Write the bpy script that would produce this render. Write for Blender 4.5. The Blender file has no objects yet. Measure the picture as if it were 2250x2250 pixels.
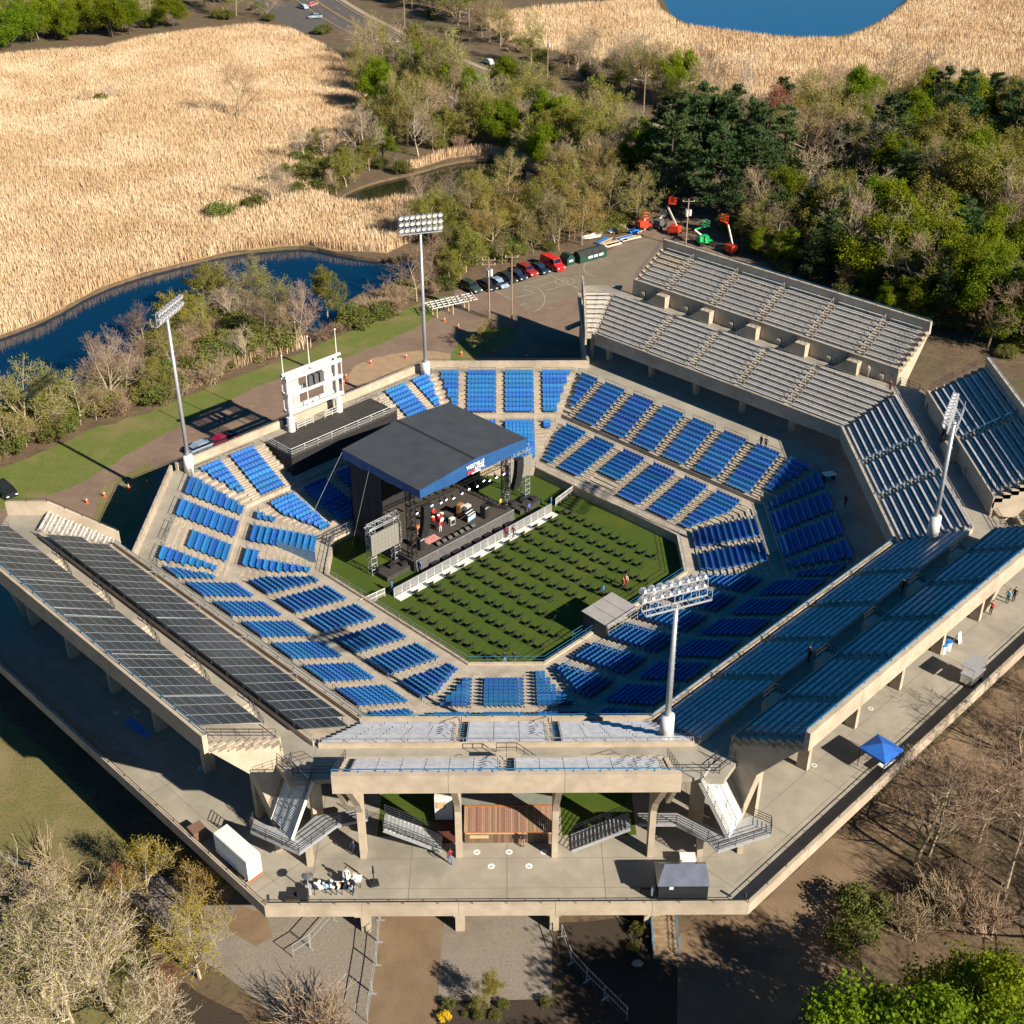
import bpy, math, random
import numpy as np
from mathutils import Vector, Matrix
from mathutils.geometry import tessellate_polygon

scene = bpy.context.scene
# ------------------------------------------------------------------ camera
CAM = Vector((0.0, -130.0, 86.6)); FPX = 2882.55
PITCH, YAW, ROLL = math.radians(31.4665), math.radians(0.3293), math.radians(0.0538)
cd = bpy.data.cameras.new('Camera'); cam = bpy.data.objects.new('Camera', cd)
scene.collection.objects.link(cam); scene.camera = cam
cd.sensor_width = 36.0; cd.lens = 36.0 * FPX / 2250.0
cd.clip_start = 1.0; cd.clip_end = 4000.0
cam.location = CAM
_fw = Vector((math.sin(YAW)*math.cos(PITCH), math.cos(YAW)*math.cos(PITCH), -math.sin(PITCH)))
_rt = Vector((math.cos(YAW), -math.sin(YAW), 0.0)); _dn = _fw.cross(_rt)
_r2 = math.cos(ROLL)*_rt + math.sin(ROLL)*_dn; _d2 = -math.sin(ROLL)*_rt + math.cos(ROLL)*_dn
cam.rotation_euler = Matrix((_r2, -_d2, -_fw)).transposed().to_euler()
scene.render.resolution_x = 1024; scene.render.resolution_y = 1024

# ------------------------------------------------------------------ light
SUN_AZ, SUN_EL = math.radians(-41.0), math.radians(31.0)      # direction TO the sun
sd = Vector((math.cos(SUN_AZ)*math.cos(SUN_EL), math.sin(SUN_AZ)*math.cos(SUN_EL), math.sin(SUN_EL)))
w = bpy.data.worlds.new('World'); scene.world = w; w.use_nodes = True
nt = w.node_tree; bg = nt.nodes['Background']
sky = nt.nodes.new('ShaderNodeTexSky'); sky.sky_type = 'NISHITA'; sky.sun_disc = False
sky.sun_elevation = SUN_EL; sky.sun_rotation = math.atan2(sd.x, sd.y); sky.air_density = 1.0; sky.dust_density = 0.3; sky.ozone_density = 2.0
hsv = nt.nodes.new('ShaderNodeHueSaturation'); hsv.inputs['Saturation'].default_value = 1.6
nt.links.new(sky.outputs[0], hsv.inputs['Color']); nt.links.new(hsv.outputs[0], bg.inputs[0]); bg.inputs[1].default_value = 0.040
ld = bpy.data.lights.new('Sun', 'SUN'); ld.energy = 5.0; ld.angle = math.radians(0.5); ld.color = (1.0, 0.89, 0.74)
lo = bpy.data.objects.new('Sun', ld); scene.collection.objects.link(lo)
lo.rotation_euler = sd.to_track_quat('Z', 'Y').to_euler(); lo.location = (150, -130, 160)
scene.view_settings.view_transform = 'Standard'; scene.view_settings.look = 'None'
scene.view_settings.exposure = 0.92; scene.view_settings.gamma = 1.0; scene.view_settings.use_curve_mapping = False

# ------------------------------------------------------------------ helpers
COL = scene.collection
ZC = 6.6                      # concourse level above the ground
S2 = math.sqrt(0.5)
rnd = random.Random(7)

def P(x, y, z=0.0):
    """photograph pixel (2250 px wide) -> point of the place at height z"""
    d = _fw + _r2*((x-1125)/FPX) + _d2*((y-1125)/FPX)
    return CAM + d*((z-CAM.z)/d.z)
def PX(p):
    q = Vector(p)-CAM; k = q.dot(_fw)
    return 1125+FPX*q.dot(_r2)/k, 1125+FPX*q.dot(_d2)/k

ORD = ['zeroth','first','second','third','fourth','fifth','sixth','seventh','eighth','ninth','tenth','eleventh','twelfth','thirteenth','fourteenth','fifteenth','sixteenth','seventeenth','eighteenth','nineteenth','twentieth']
def ordw(n):
    if n <= 20: return ORD[n]
    t = {20:'twenty',30:'thirty',40:'forty',50:'fifty',60:'sixty',70:'seventy',80:'eighty',90:'ninety'}
    d, u = n//10*10, n % 10
    if n >= 100: return 'hundred and '+ordw(n-100) if n > 100 else 'hundredth'
    return t[d]+'-'+ORD[u] if u else t[d][:-1]+'ieth'

def tag(o, label=None, cat=None, group=None, kind=None):
    if label: o['label'] = label
    if cat: o['category'] = cat
    if group: o['group'] = group
    if kind: o['kind'] = kind
    return o
def thing(name, label, cat, loc=(0,0,0), rz=0.0, group=None):
    o = bpy.data.objects.new(name, None); COL.objects.link(o)
    o.empty_display_size = 0.3
    o.location = loc; o.rotation_euler = (0,0,rz)
    return tag(o, label, cat, group)
def pinv(o):
    return (Matrix.Translation(o.location) @ Matrix.Rotation(o.rotation_euler.z, 4, 'Z')).inverted()
def link(name, me, parent=None, loc=None, rot=None, world=False, scale=None):
    o = bpy.data.objects.new(name, me); COL.objects.link(o)
    if loc is not None: o.location = loc
    if rot is not None: o.rotation_euler = rot
    if scale is not None: o.scale = scale
    if parent is not None:
        o.parent = parent
        if world: o.matrix_parent_inverse = pinv_chain(parent)
    return o
def pinv_chain(p):
    m = Matrix.Identity(4)
    while p is not None:
        l = Matrix.Translation(p.location) @ p.rotation_euler.to_matrix().to_4x4() @ Matrix.Diagonal((*p.scale, 1))
        m = p.matrix_parent_inverse @ l @ m if p.parent else l @ m
        p = p.parent
    return m.inverted()
def copy_tree(o, parent=None):
    c = o.copy(); COL.objects.link(c); c.parent = parent
    for ch in o.children: copy_tree(ch, c)
    return c

class MB:
    def __init__(s): s.v = []; s.f = []; s.m = []
    def add(s, vs, fs, m=0):
        b = len(s.v); s.v.extend([tuple(p) for p in vs])
        for f in fs: s.f.append([b+i for i in f]); s.m.append(m)
        return s
    def obox(s, o, a, b, c, m=0):
        o, a, b, c = Vector(o), Vector(a), Vector(b), Vector(c)
        if a.cross(b).dot(c) < 0: a, b = b, a
        return s.add([o, o+a, o+a+b, o+b, o+c, o+a+c, o+a+b+c, o+b+c],
                     [(3,2,1,0),(4,5,6,7),(0,1,5,4),(1,2,6,5),(2,3,7,6),(3,0,4,7)], m)
    def box(s, c, d, rz=0.0, m=0):
        ca, sa = math.cos(rz), math.sin(rz)
        a = Vector((ca*d[0], sa*d[0], 0)); b = Vector((-sa*d[1], ca*d[1], 0)); u = Vector((0,0,d[2]))
        return s.obox(Vector(c)-a/2-b/2-u/2, a, b, u, m)
    def beam(s, p, q, w, h, m=0, up=(0,0,1)):
        p, q = Vector(p), Vector(q); d = q-p
        x = d.cross(Vector(up))
        if x.length < 1e-6: x = Vector((1,0,0))
        x.normalize(); y = x.cross(d).normalized()
        return s.obox(p-x*w/2-y*h/2, x*w, d, y*h, m)
    def tube(s, p, q, r0, r1=None, n=6, m=0, cap=True):
        p, q = Vector(p), Vector(q); r1 = r0 if r1 is None else r1
        d = (q-p); x = d.orthogonal().normalized(); y = d.cross(x).normalized()
        vs = []
        for c, r in ((p, r0), (q, r1)):
            for k in range(n):
                a = 2*math.pi*k/n; vs.append(c + x*math.cos(a)*r + y*math.sin(a)*r)
        fs = [(k, (k+1) % n, n+(k+1) % n, n+k) for k in range(n)]
        if cap: fs += [tuple(range(n-1, -1, -1)), tuple(range(n, 2*n))]
        return s.add(vs, fs, m)
    def path(s, pts, r, n=5, m=0):
        for a, b in zip(pts, pts[1:]): s.tube(a, b, r, r, n, m)
        return s
    def prism(s, poly, z0, z1, m=0):
        """horizontal polygon extruded z0..z1"""
        n = len(poly)
        ar = sum(poly[i][0]*poly[(i+1) % n][1]-poly[(i+1) % n][0]*poly[i][1] for i in range(n))
        if ar < 0: poly = poly[::-1]
        vs = [(p[0], p[1], z0) for p in poly]+[(p[0], p[1], z1) for p in poly]
        return s.add(vs, [tuple(range(n-1, -1, -1)), tuple(range(n, 2*n))]+[(i, (i+1) % n, n+(i+1) % n, n+i) for i in range(n)], m)
    def extr(s, pts, d, m=0):
        """planar 3D polygon extruded by vector d"""
        pts = [Vector(p) for p in pts]; d = Vector(d); n = len(pts)
        nn = Vector((0,0,0))
        for i in range(n): nn += pts[i].cross(pts[(i+1) % n])
        if nn.dot(d) < 0: pts = pts[::-1]
        return s.add(pts+[p+d for p in pts], [tuple(range(n-1, -1, -1)), tuple(range(n, 2*n))]+[(i, (i+1) % n, n+(i+1) % n, n+i) for i in range(n)], m)
    def sheet(s, poly, z, holes=(), m=0):
        loops = [[Vector((p[0], p[1], 0)) for p in l] for l in [poly]+list(holes)]
        vs = [(p.x, p.y, z) for l in loops for p in l]
        fs = []
        for t in tessellate_polygon(loops):
            a, b, c = [Vector(vs[i]) for i in t]
            fs.append(t if (b-a).cross(c-a).z > 0 else t[::-1])
        return s.add(vs, fs, m)
    def sphere(s, c, r, n=8, k=5, m=0, sc=(1,1,1)):
        c = Vector(c); vs = [c+Vector((0,0,-r*sc[2]))]
        for j in range(1, k):
            ph = -math.pi/2+math.pi*j/k
            for i in range(n):
                a = 2*math.pi*i/n; vs.append(c+Vector((r*sc[0]*math.cos(ph)*math.cos(a), r*sc[1]*math.cos(ph)*math.sin(a), r*sc[2]*math.sin(ph))))
        vs.append(c+Vector((0,0,r*sc[2]))); fs = [(0, 1+(i+1) % n, 1+i) for i in range(n)]
        for j in range(k-2):
            for i in range(n):
                a = 1+j*n+i; b = 1+j*n+(i+1) % n; fs.append((a, b, b+n, a+n))
        l = len(vs)-1; o = 1+(k-2)*n
        fs += [(o+i, o+(i+1) % n, l) for i in range(n)]
        return s.add(vs, fs, m)
    def mesh(s, name, mats, smooth=False):
        me = bpy.data.meshes.new(name); me.from_pydata(s.v, [], s.f)
        for m in (mats if isinstance(mats, (list, tuple)) else [mats]): me.materials.append(m)
        if any(s.m): me.polygons.foreach_set('material_index', s.m)
        if smooth: me.polygons.foreach_set('use_smooth', [True]*len(me.polygons))
        me.update(); return me
    def build(s, name, mats, parent=None, loc=None, rot=None, world=False, smooth=False):
        return link(name, s.mesh(name, mats, smooth), parent, loc, rot, world)

# ------------------------------------------------------------------ materials
def mat(name, col, rough=0.7, col2=None, scale=1.0, detail=4.0, mixp=(0.35, 0.65), bump=0.0, bscale=None, metal=0.0,
        spec=0.4, stain=None, sscale=0.08, rvar=0.0, stretch=None, emit=None, estr=0.0, tri=None, coat=0.0):
    m = bpy.data.materials.new(name); m.use_nodes = True; nt = m.node_tree; b = nt.nodes['Principled BSDF']
    b.inputs['Base Color'].default_value = (*col, 1); b.inputs['Roughness'].default_value = rough
    b.inputs['Metallic'].default_value = metal; b.inputs['Specular IOR Level'].default_value = spec
    if coat: b.inputs['Coat Weight'].default_value = coat
    g = nt.nodes.new('ShaderNodeNewGeometry')
    vec = g.outputs['Position']
    if stretch:
        mp = nt.nodes.new('ShaderNodeMapping'); mp.inputs['Scale'].default_value = stretch; nt.links.new(vec, mp.inputs[0]); vec = mp.outputs[0]
    cur = None
    def noise(sc, det, lo, hi):
        n = nt.nodes.new('ShaderNodeTexNoise'); n.inputs['Scale'].default_value = sc; n.inputs['Detail'].default_value = det; n.inputs['Roughness'].default_value = 0.6
        nt.links.new(vec, n.inputs['Vector'])
        r = nt.nodes.new('ShaderNodeMapRange'); r.inputs[1].default_value = lo; r.inputs[2].default_value = hi
        nt.links.new(n.outputs['Fac'], r.inputs[0]); return r.outputs[0], n
    def mix(fac, a, bcol):
        x = nt.nodes.new('ShaderNodeMix'); x.data_type = 'RGBA'
        if isinstance(fac, float): x.inputs[0].default_value = fac
        else: nt.links.new(fac, x.inputs[0])
        for s_, v in ((6, a), (7, bcol)):
            if isinstance(v, tuple): x.inputs[s_].default_value = (*v, 1)
            else: nt.links.new(v, x.inputs[s_])
        return x.outputs[2]
    if col2 is not None:
        fac, _ = noise(scale, detail, *mixp); cur = mix(fac, col, col2)
    if tri is not None:
        fac, _ = noise(tri[1], 3.0, tri[2], tri[3]); cur = mix(fac, cur if cur is not None else col, tri[0])
    if stain is not None:
        fac, _ = noise(sscale, 5.0, 0.5, 0.75); cur = mix(fac, cur if cur is not None else col, stain)
    if rvar:
        oi = nt.nodes.new('ShaderNodeObjectInfo'); hs = nt.nodes.new('ShaderNodeHueSaturation')
        r1 = nt.nodes.new('ShaderNodeMapRange'); r1.inputs[3].default_value = 1-rvar; r1.inputs[4].default_value = 1+rvar
        r2 = nt.nodes.new('ShaderNodeMapRange'); r2.inputs[3].default_value = 0.5-rvar*0.09; r2.inputs[4].default_value = 0.5+rvar*0.09
        mm = nt.nodes.new('ShaderNodeMath'); mm.operation = 'MULTIPLY'; mm.inputs[1].default_value = 7.31
        fr = nt.nodes.new('ShaderNodeMath'); fr.operation = 'FRACT'
        nt.links.new(oi.outputs['Random'], r1.inputs[0]); nt.links.new(oi.outputs['Random'], mm.inputs[0]); nt.links.new(mm.outputs[0], fr.inputs[0]); nt.links.new(fr.outputs[0], r2.inputs[0])
        nt.links.new(r1.outputs[0], hs.inputs['Value']); nt.links.new(r2.outputs[0], hs.inputs['Hue'])
        if cur is None: hs.inputs['Color'].default_value = (*col, 1)
        else: nt.links.new(cur, hs.inputs['Color'])
        cur = hs.outputs[0]
    if cur is not None: nt.links.new(cur, b.inputs['Base Color'])
    if bump:
        _, n = noise(bscale or scale*2, 6.0, 0, 1)
        bp = nt.nodes.new('ShaderNodeBump'); bp.inputs['Strength'].default_value = 1.0; bp.inputs['Distance'].default_value = bump
        nt.links.new(n.outputs['Fac'], bp.inputs['Height']); nt.links.new(bp.outputs[0], b.inputs['Normal'])
    if emit: b.inputs['Emission Color'].default_value = (*emit, 1); b.inputs['Emission Strength'].default_value = estr
    return m

M = {}
M['concrete'] = mat('concrete', (.47,.395,.30), .85, (.38,.315,.235), 0.9, 6, bump=.012, bscale=6, stain=(.29,.24,.18), sscale=.22)
M['deck'] = mat('deck_concrete', (.345,.315,.255), .85, (.275,.25,.20), 0.55, 7, bump=.01, bscale=5, stain=(.20,.185,.15), sscale=.16)
M['tread'] = mat('terrace_concrete', (.43,.375,.295), .85, (.33,.285,.225), 0.8, 6, bump=.01, bscale=7, stain=(.24,.21,.165), sscale=.3)
M['joint'] = mat('joint_filler', (.16,.145,.12), .9)
M['seat'] = mat('seat_plastic', (.026,.155,.44), .42, (.020,.125,.37), 3, rvar=.16)
M['alu'] = mat('aluminium_plank', (.76,.77,.78), .34, (.58,.59,.60), 2, metal=.45, rvar=.08)
M['bare_plank'] = mat('tan_board', (.55,.47,.36), .7, (.46,.38,.29), 3)
M['rail_blue'] = mat('blue_rail', (.03,.16,.30), .45)
M['rail_dark'] = mat('dark_rail', (.03,.035,.045), .5)
M['galv'] = mat('galvanised_steel', (.56,.58,.60), .42, (.45,.47,.50), 4, metal=.5)
M['white_steel'] = mat('white_painted_steel', (.72,.72,.70), .5, (.60,.60,.57), 2, stain=(.5,.48,.43), sscale=.6)
M['black'] = mat('black_fabric', (.012,.012,.013), .8, (.02,.02,.022), 3)
M['blacktop'] = mat('black_membrane', (.035,.032,.028), .75, (.05,.046,.04), 1.5, bump=.01, stain=(.06,.055,.048), sscale=.5)
M['blackmetal'] = mat('black_truss_metal', (.015,.015,.017), .5)
M['turf'] = mat('lawn_turf', (.046,.082,.002), .9, (.060,.098,.003), 2.2, 8, bump=.03, bscale=22, stain=(.075,.092,.006), sscale=.16, tri=((.033,.062,.002), 14, .42, .62))
M['panel'] = mat('solar_glass', (.016,.020,.032), .25, (.022,.027,.040), 6, spec=.45, rvar=.35)
M['panel_frame'] = mat('panel_frame', (.36,.37,.38), .45, metal=.4)
M['wood'] = mat('brown_board', (.20,.115,.075), .8, (.30,.19,.13), 5, stretch=(1,8,8), rvar=.35)
M['wood_dark'] = mat('weathered_wood', (.13,.085,.05), .8, (.20,.13,.08), 6, stretch=(6,6,.6), rvar=.3)
M['wood_pale'] = mat('pale_wood', (.55,.40,.24), .7, (.45,.32,.19), 5)
M['white'] = mat('white_paint', (.80,.80,.78), .45, (.72,.72,.69), 2)
M['red'] = mat('red_paint', (.55,.02,.02), .4)
M['orange'] = mat('orange_plastic', (.80,.11,.02), .6)
M['glass'] = mat('dark_glass', (.012,.016,.022), .08, spec=.6)
M['rubber'] = mat('tyre_rubber', (.015,.015,.015), .85)
M['chrome'] = mat('bright_metal', (.7,.7,.72), .25, metal=.9)
M['skin'] = mat('skin', (.52,.30,.20), .6)
M['hair'] = mat('dark_hair', (.03,.02,.015), .7)
# ================================================================== ground, water, roads
def W(pts, z=0.0): return [P(x, y, z).xy[:] for x, y in pts]
def smooth(pts, n=2):
    for _ in range(n):
        o = []
        for i in range(len(pts)):
            a, b = pts[i], pts[(i+1) % len(pts)]
            o += [(a[0]*.75+b[0]*.25, a[1]*.75+b[1]*.25), (a[0]*.25+b[0]*.75, a[1]*.25+b[1]*.75)]
        pts = o
    return pts
def jag(pts, amp, step=3.0, seed=1):
    r = random.Random(seed); o = []
    for i in range(len(pts)):
        a, b = Vector(pts[i]), Vector(pts[(i+1) % len(pts)]); L = (b-a).length; k = max(1, int(L/step))
        for j in range(k):
            q = a.lerp(b, j/k); o.append((q.x+r.uniform(-amp, amp), q.y+r.uniform(-amp, amp)))
    return o
M['earth'] = mat('woodland_earth', (.105,.072,.042), .95, (.155,.108,.062), .35, 8, bump=.06, bscale=2.5, stain=(.085,.085,.030), sscale=.06, tri=((.07,.048,.028), 1.4, .5, .68))
M['reedbed'] = mat('reed_bed_ground', (.40,.285,.155), .95, (.32,.22,.115), .8, 8, bump=.08, bscale=3)
M['grass'] = mat('verge_grass', (.115,.150,.022), .95, (.16,.165,.04), .5, 8, bump=.05, bscale=9, stain=(.24,.17,.085), sscale=.12, tri=((.075,.115,.018), 5, .45, .62))
M['drygrass'] = mat('dry_grass', (.20,.165,.07), .95, (.145,.135,.045), .3, 8, bump=.06, bscale=7, stain=(.27,.20,.11), sscale=.1, tri=((.11,.105,.035), 4, .48, .66))
M['brownpave'] = mat('brown_asphalt', (.215,.150,.105), .92, (.175,.122,.085), .35, 8, bump=.01, bscale=8, stain=(.13,.093,.068), sscale=.09, tri=((.25,.18,.125), 1.1, .55, .75))
M['court'] = mat('court_asphalt', (.205,.168,.118), .92, (.175,.142,.10), .4, 8, bump=.01, bscale=8, stain=(.14,.115,.085), sscale=.12)
M['road'] = mat('road_asphalt', (.085,.076,.068), .9, (.11,.098,.086), .5, 6, stain=(.07,.063,.057), sscale=.1)
M['walk'] = mat('sidewalk_concrete', (.38,.31,.22), .9, (.30,.25,.18), .8)
M['gravel'] = mat('grey_gravel', (.27,.235,.195), .95, (.19,.165,.135), 5, 10, bump=.05, bscale=10, stain=(.16,.135,.105), sscale=.15)
M['dirtpath'] = mat('dirt_path', (.21,.145,.088), .95, (.165,.112,.066), .5, 8, bump=.03, bscale=6, stain=(.25,.18,.11), sscale=.12)
M['mulch'] = mat('dark_mulch', (.035,.026,.018), .95, (.06,.042,.028), 7, 8, bump=.05, bscale=12)
M['line'] = mat('faded_line_paint', (.46,.42,.35), .8, (.30,.26,.20), 1.5)
M['yellow'] = mat('yellow_line_paint', (.62,.34,.05), .8, (.45,.25,.05), 2)
def water_mat(name, col, rough=.06, bump=.02):
    m = mat(name, col, rough, spec=.5); b = m.node_tree.nodes['Principled BSDF']; nt = m.node_tree
    n = nt.nodes.new('ShaderNodeTexNoise'); n.inputs['Scale'].default_value = 1.3; n.inputs['Detail'].default_value = 5
    g = nt.nodes.new('ShaderNodeNewGeometry'); nt.links.new(g.outputs['Position'], n.inputs['Vector'])
    bp = nt.nodes.new('ShaderNodeBump'); bp.inputs['Distance'].default_value = bump; nt.links.new(n.outputs['Fac'], bp.inputs['Height']); nt.links.new(bp.outputs[0], b.inputs['Normal'])
    return m
M['water'] = water_mat('river_water', (.003,.020,.046))
M['water_pond'] = water_mat('pond_water', (.012,.085,.20), .12, .03)  # sky reflection at a low angle is put into the brighter blue
M['water_creek'] = water_mat('creek_water', (.018,.020,.010), .05, .01)  # olive-brown base colour stands for the trees reflected in the water

river = smooth(W([(-160,790),(0,738),(100,700),(210,637),(311,602),(419,575),(505,555),(600,545),(675,540),(760,560),(850,572),(950,548),(1020,512),(1055,478),(1110,452),(1190,440),(1235,452),
    (1230,478),(1180,482),(1112,508),(1092,545),(1040,562),(960,592),(860,628),(765,652),(722,715),(690,738),(645,705),(600,655),(530,645),(470,662),(420,692),(360,727),(300,762),(240,792),(190,832),(165,866),(60,884),(0,905),(-160,980)]), 1)
creek = smooth(W([(735,436),(800,405),(870,388),(917,378),(990,355),(1070,347),(1120,354),(1158,368),(1155,396),(1140,412),(1050,420),(960,424),(900,430),(850,438),(790,450)]), 2)
pond = smooth(W([(1440,-70),(1462,20),(1500,50),(1560,61),(1640,71),(1750,81),(1850,80),(1905,60),(1960,30),(2010,-20),(2050,-70),(1800,-110)]), 2)
pool = smooth(W([(2028,236),(2060,226),(2130,224),(2205,219),(2225,238),(2190,262),(2090,274),(2045,262)]), 2)
g = MB().sheet([(-900,-260),(900,-260),(900,1500),(-900,1500)], 0.0, [jag(q, .25, 3, 5) if False else q for q in (river, creek, pond, pool)])
tag(g.build('ground', M['earth']), kind='structure')
for nm, poly, m in (('river', river, 'water'), ('creek', creek, 'water_creek'), ('pond', pond, 'water_pond'), ('pool', pool, 'water_pond')):
    c = sum((Vector(p) for p in poly), Vector((0,0)))/len(poly)
    b = MB(); n = len(poly)
    big = [tuple(Vector(p)+(Vector(p)-c).normalized()*.6) for p in poly]
    tag(MB().sheet(big, -0.55).build(nm+'_water', M[m]), kind='structure')
    k = MB()
    for i in range(n):
        a_, b_ = poly[i], poly[(i+1) % n]
        k.add([(*a_, .0), (*b_, .0), (*b_, -.9), (*a_, -.9)], [(0,1,2,3)])
    tag(k.build(nm+'_bank', M['earth']), kind='structure')

def flat(name, poly, z, m, jagged=0.0, sm=0, seed=1):
    if sm: poly = smooth(poly, sm)
    if jagged: poly = jag(poly, jagged, 2.0, seed)
    return tag(MB().sheet(poly, z).build(name, M[m] if isinstance(m, str) else m), kind='structure')

REED1 = W([(-120,145),(0,128),(120,118),(230,112),(300,92),(420,75),(560,60),(640,70),(720,110),(790,165),(812,230),(790,290),(750,335),(722,400),(722,445),(800,456),(900,440),(960,470),(930,520),(850,555),(745,552),(675,538),(600,543),(505,553),(419,573),(311,600),(210,636),(100,699),(0,738),(-120,776)])
REED2 = W([(1050,40),(1200,20),(1330,10),(1425,-20),(1455,30),(1500,62),(1640,80),(1750,92),(1860,90),(1920,66),(1985,20),(2040,-60),(2400,-80),(2400,150),(2250,175),(2120,190),(2000,190),(1900,200),(1760,210),(1640,215),(1500,200),(1380,150),(1250,120),(1120,95)])
REED3 = W([(890,372),(960,345),(1040,330),(1120,335),(1175,352),(1190,385),(1165,372),(1120,346),(1070,339),(990,347),(917,370)])
flat('reed_marsh_ground', REED1, .012, 'reedbed', .5)
flat('far_marsh_ground', REED2, .012, 'reedbed', .8)
flat('creek_bank_ground', REED3, .012, 'reedbed', .2)
GRASS1 = W([(-60,1048),(60,1008),(155,962),(250,928),(350,898),(466,848),(560,812),(650,780),(760,732),(850,698),(930,662),(985,650),(1010,680),(1005,705),(950,735),(850,765),(760,800),(640,835),(560,862),(470,905),(390,950),(300,998),(200,1060),(110,1095),(0,1130),(-60,1142)])
flat('river_verge', GRASS1, .010, 'grass', .5)
PATH1 = W([(-80,1150),(0,1120),(110,1086),(200,1050),(300,986),(390,940),(470,895),(560,851),(640,823),(760,786),(850,750),(925,715),(960,690),(985,668),(1000,640),(1050,626),(1190,592),(1330,556),(1380,522),(1450,482),(1560,470),(1700,560),(1700,760),(1300,900),(935,920),(440,1100),(320,1260),(0,1340),(-80,1340)])
flat('service_road', PATH1, .016, 'brownpave', .25)
flat('dirt_apron', smooth(W([(760,838),(775,806),(810,790),(860,778),(930,768),(1000,778),(985,800),(930,806),(860,815),(790,852)]), 2), .022, mat('bare_tan_dirt', (.36,.25,.15), .95, (.29,.20,.12), .8, 8, bump=.02, bscale=8), .15)
flat('lawn_island', smooth(W([(985,800),(1000,755),(1060,720),(1125,718),(1140,735),(1120,760),(1060,775),(1040,800)]), 2), .024, 'grass', .15)
flat('lawn_patch', smooth(W([(190,1180),(225,1060),(290,1035),(340,1010),(330,1090),(290,1190),(230,1240)]), 1), .022, 'drygrass', .3)
COURT = W([(1085,640),(1115,622),(1215,596),(1330,560),(1400,528),(1450,520),(1460,620),(1295,640),(1158,682)])
flat('court_surface', COURT, .022, 'court')
# court lines
cl = MB()
def lineb(pts, wd=.12, z=.03, mb=cl):
    for a, b in zip(pts, pts[1:]):
        a, b = Vector((*a, z)), Vector((*b, z)); d = (b-a).normalized(); n_ = Vector((-d.y, d.x, 0))*wd/2
        mb.add([a-n_, b-n_, b+n_, a+n_], [(0,1,2,3)])
def pxl(pts): return [P(980+x*380/1092, 480+y*380/1092).xy[:] for x, y in pts]
lineb(pxl([(440,500),(580,468)])); lineb(pxl([(490,445),(560,475)])); lineb(pxl([(465,550),(500,538)])); lineb(pxl([(640,350),(840,445)])); lineb(pxl([(580,428),(690,398)]));lineb(pxl([(525,402),(650,370)])); lineb(pxl([(635,455),(740,425)])); lineb(pxl([(300,455),(420,515)]))
def circ(cx, cy, ax, ay, a0=0, a1=360, n=28):
    return pxl([(cx+ax*math.cos(math.radians(a0+(a1-a0)*k/n)), cy+ay*math.sin(math.radians(a0+(a1-a0)*k/n))) for k in range(n+1)])
lineb(circ(750,398,60,22)); lineb(circ(750,398,22,9)); lineb(circ(520,510,104,82,-110,75)); lineb(circ(950,310,80,55,95,300)); lineb(pxl([(840,270),(985,235)]))
cl_o = cl.build('court_line_paint', M['line']); tag(cl_o, kind='structure')
# front ground
flat('front_lawn', W([(-80,1500),(0,1560),(140,1690),(270,1830),(300,1900),(262,1960),(180,1990),(60,1960),(0,1900),(-80,1880)]), .012, 'drygrass', .3)
flat('left_lawn', W([(-80,1890),(0,1905),(60,1965),(180,1995),(260,2100),(330,2280),(-80,2300)]), .008, 'drygrass', .4)
flat('gravel_yard', W([(256,1952),(318,1910),(420,1950),(560,1940),(845,1940),(838,2290),(680,2290),(480,2135),(392,2072),(330,2012)]), .012, 'gravel', .15)
flat('dirt_walk', W([(841,1930),(979,1930),(955,2290),(805,2290)]), .018, 'dirtpath', .06)
flat('gravel_court', W([(979,1930),(1216,1930),(1212,2198),(962,2198)]), .014, 'gravel', .05)
flat('mulch_bed', W([(962,2199),(1232,2197),(1245,2300),(952,2300)]), .016, 'mulch', .1)
flat('side_bed', W([(1225,2030),(1420,2010),(1490,2060),(1490,2300),(1260,2300)]), .010, 'mulch', .15)
flat('tree_bed', smooth(W([(395,2150),(440,2185),(560,2245),(560,2300),(400,2300),(380,2230)]), 1), .018, 'mulch', .1)
flat('perimeter_road', W([(1485,2320),(1490,2050),(1650,2000),(1900,1775),(2250,1460),(2420,1500),(2010,1850),(1880,1960),(1830,2130),(1740,2240),(1690,2330)]), .014, 'dirtpath', .2)
flat('brick_walk', W([(525,1990),(585,2010),(600,2060),(560,2080),(500,2040)]), .024, 'dirtpath', .05)
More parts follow.
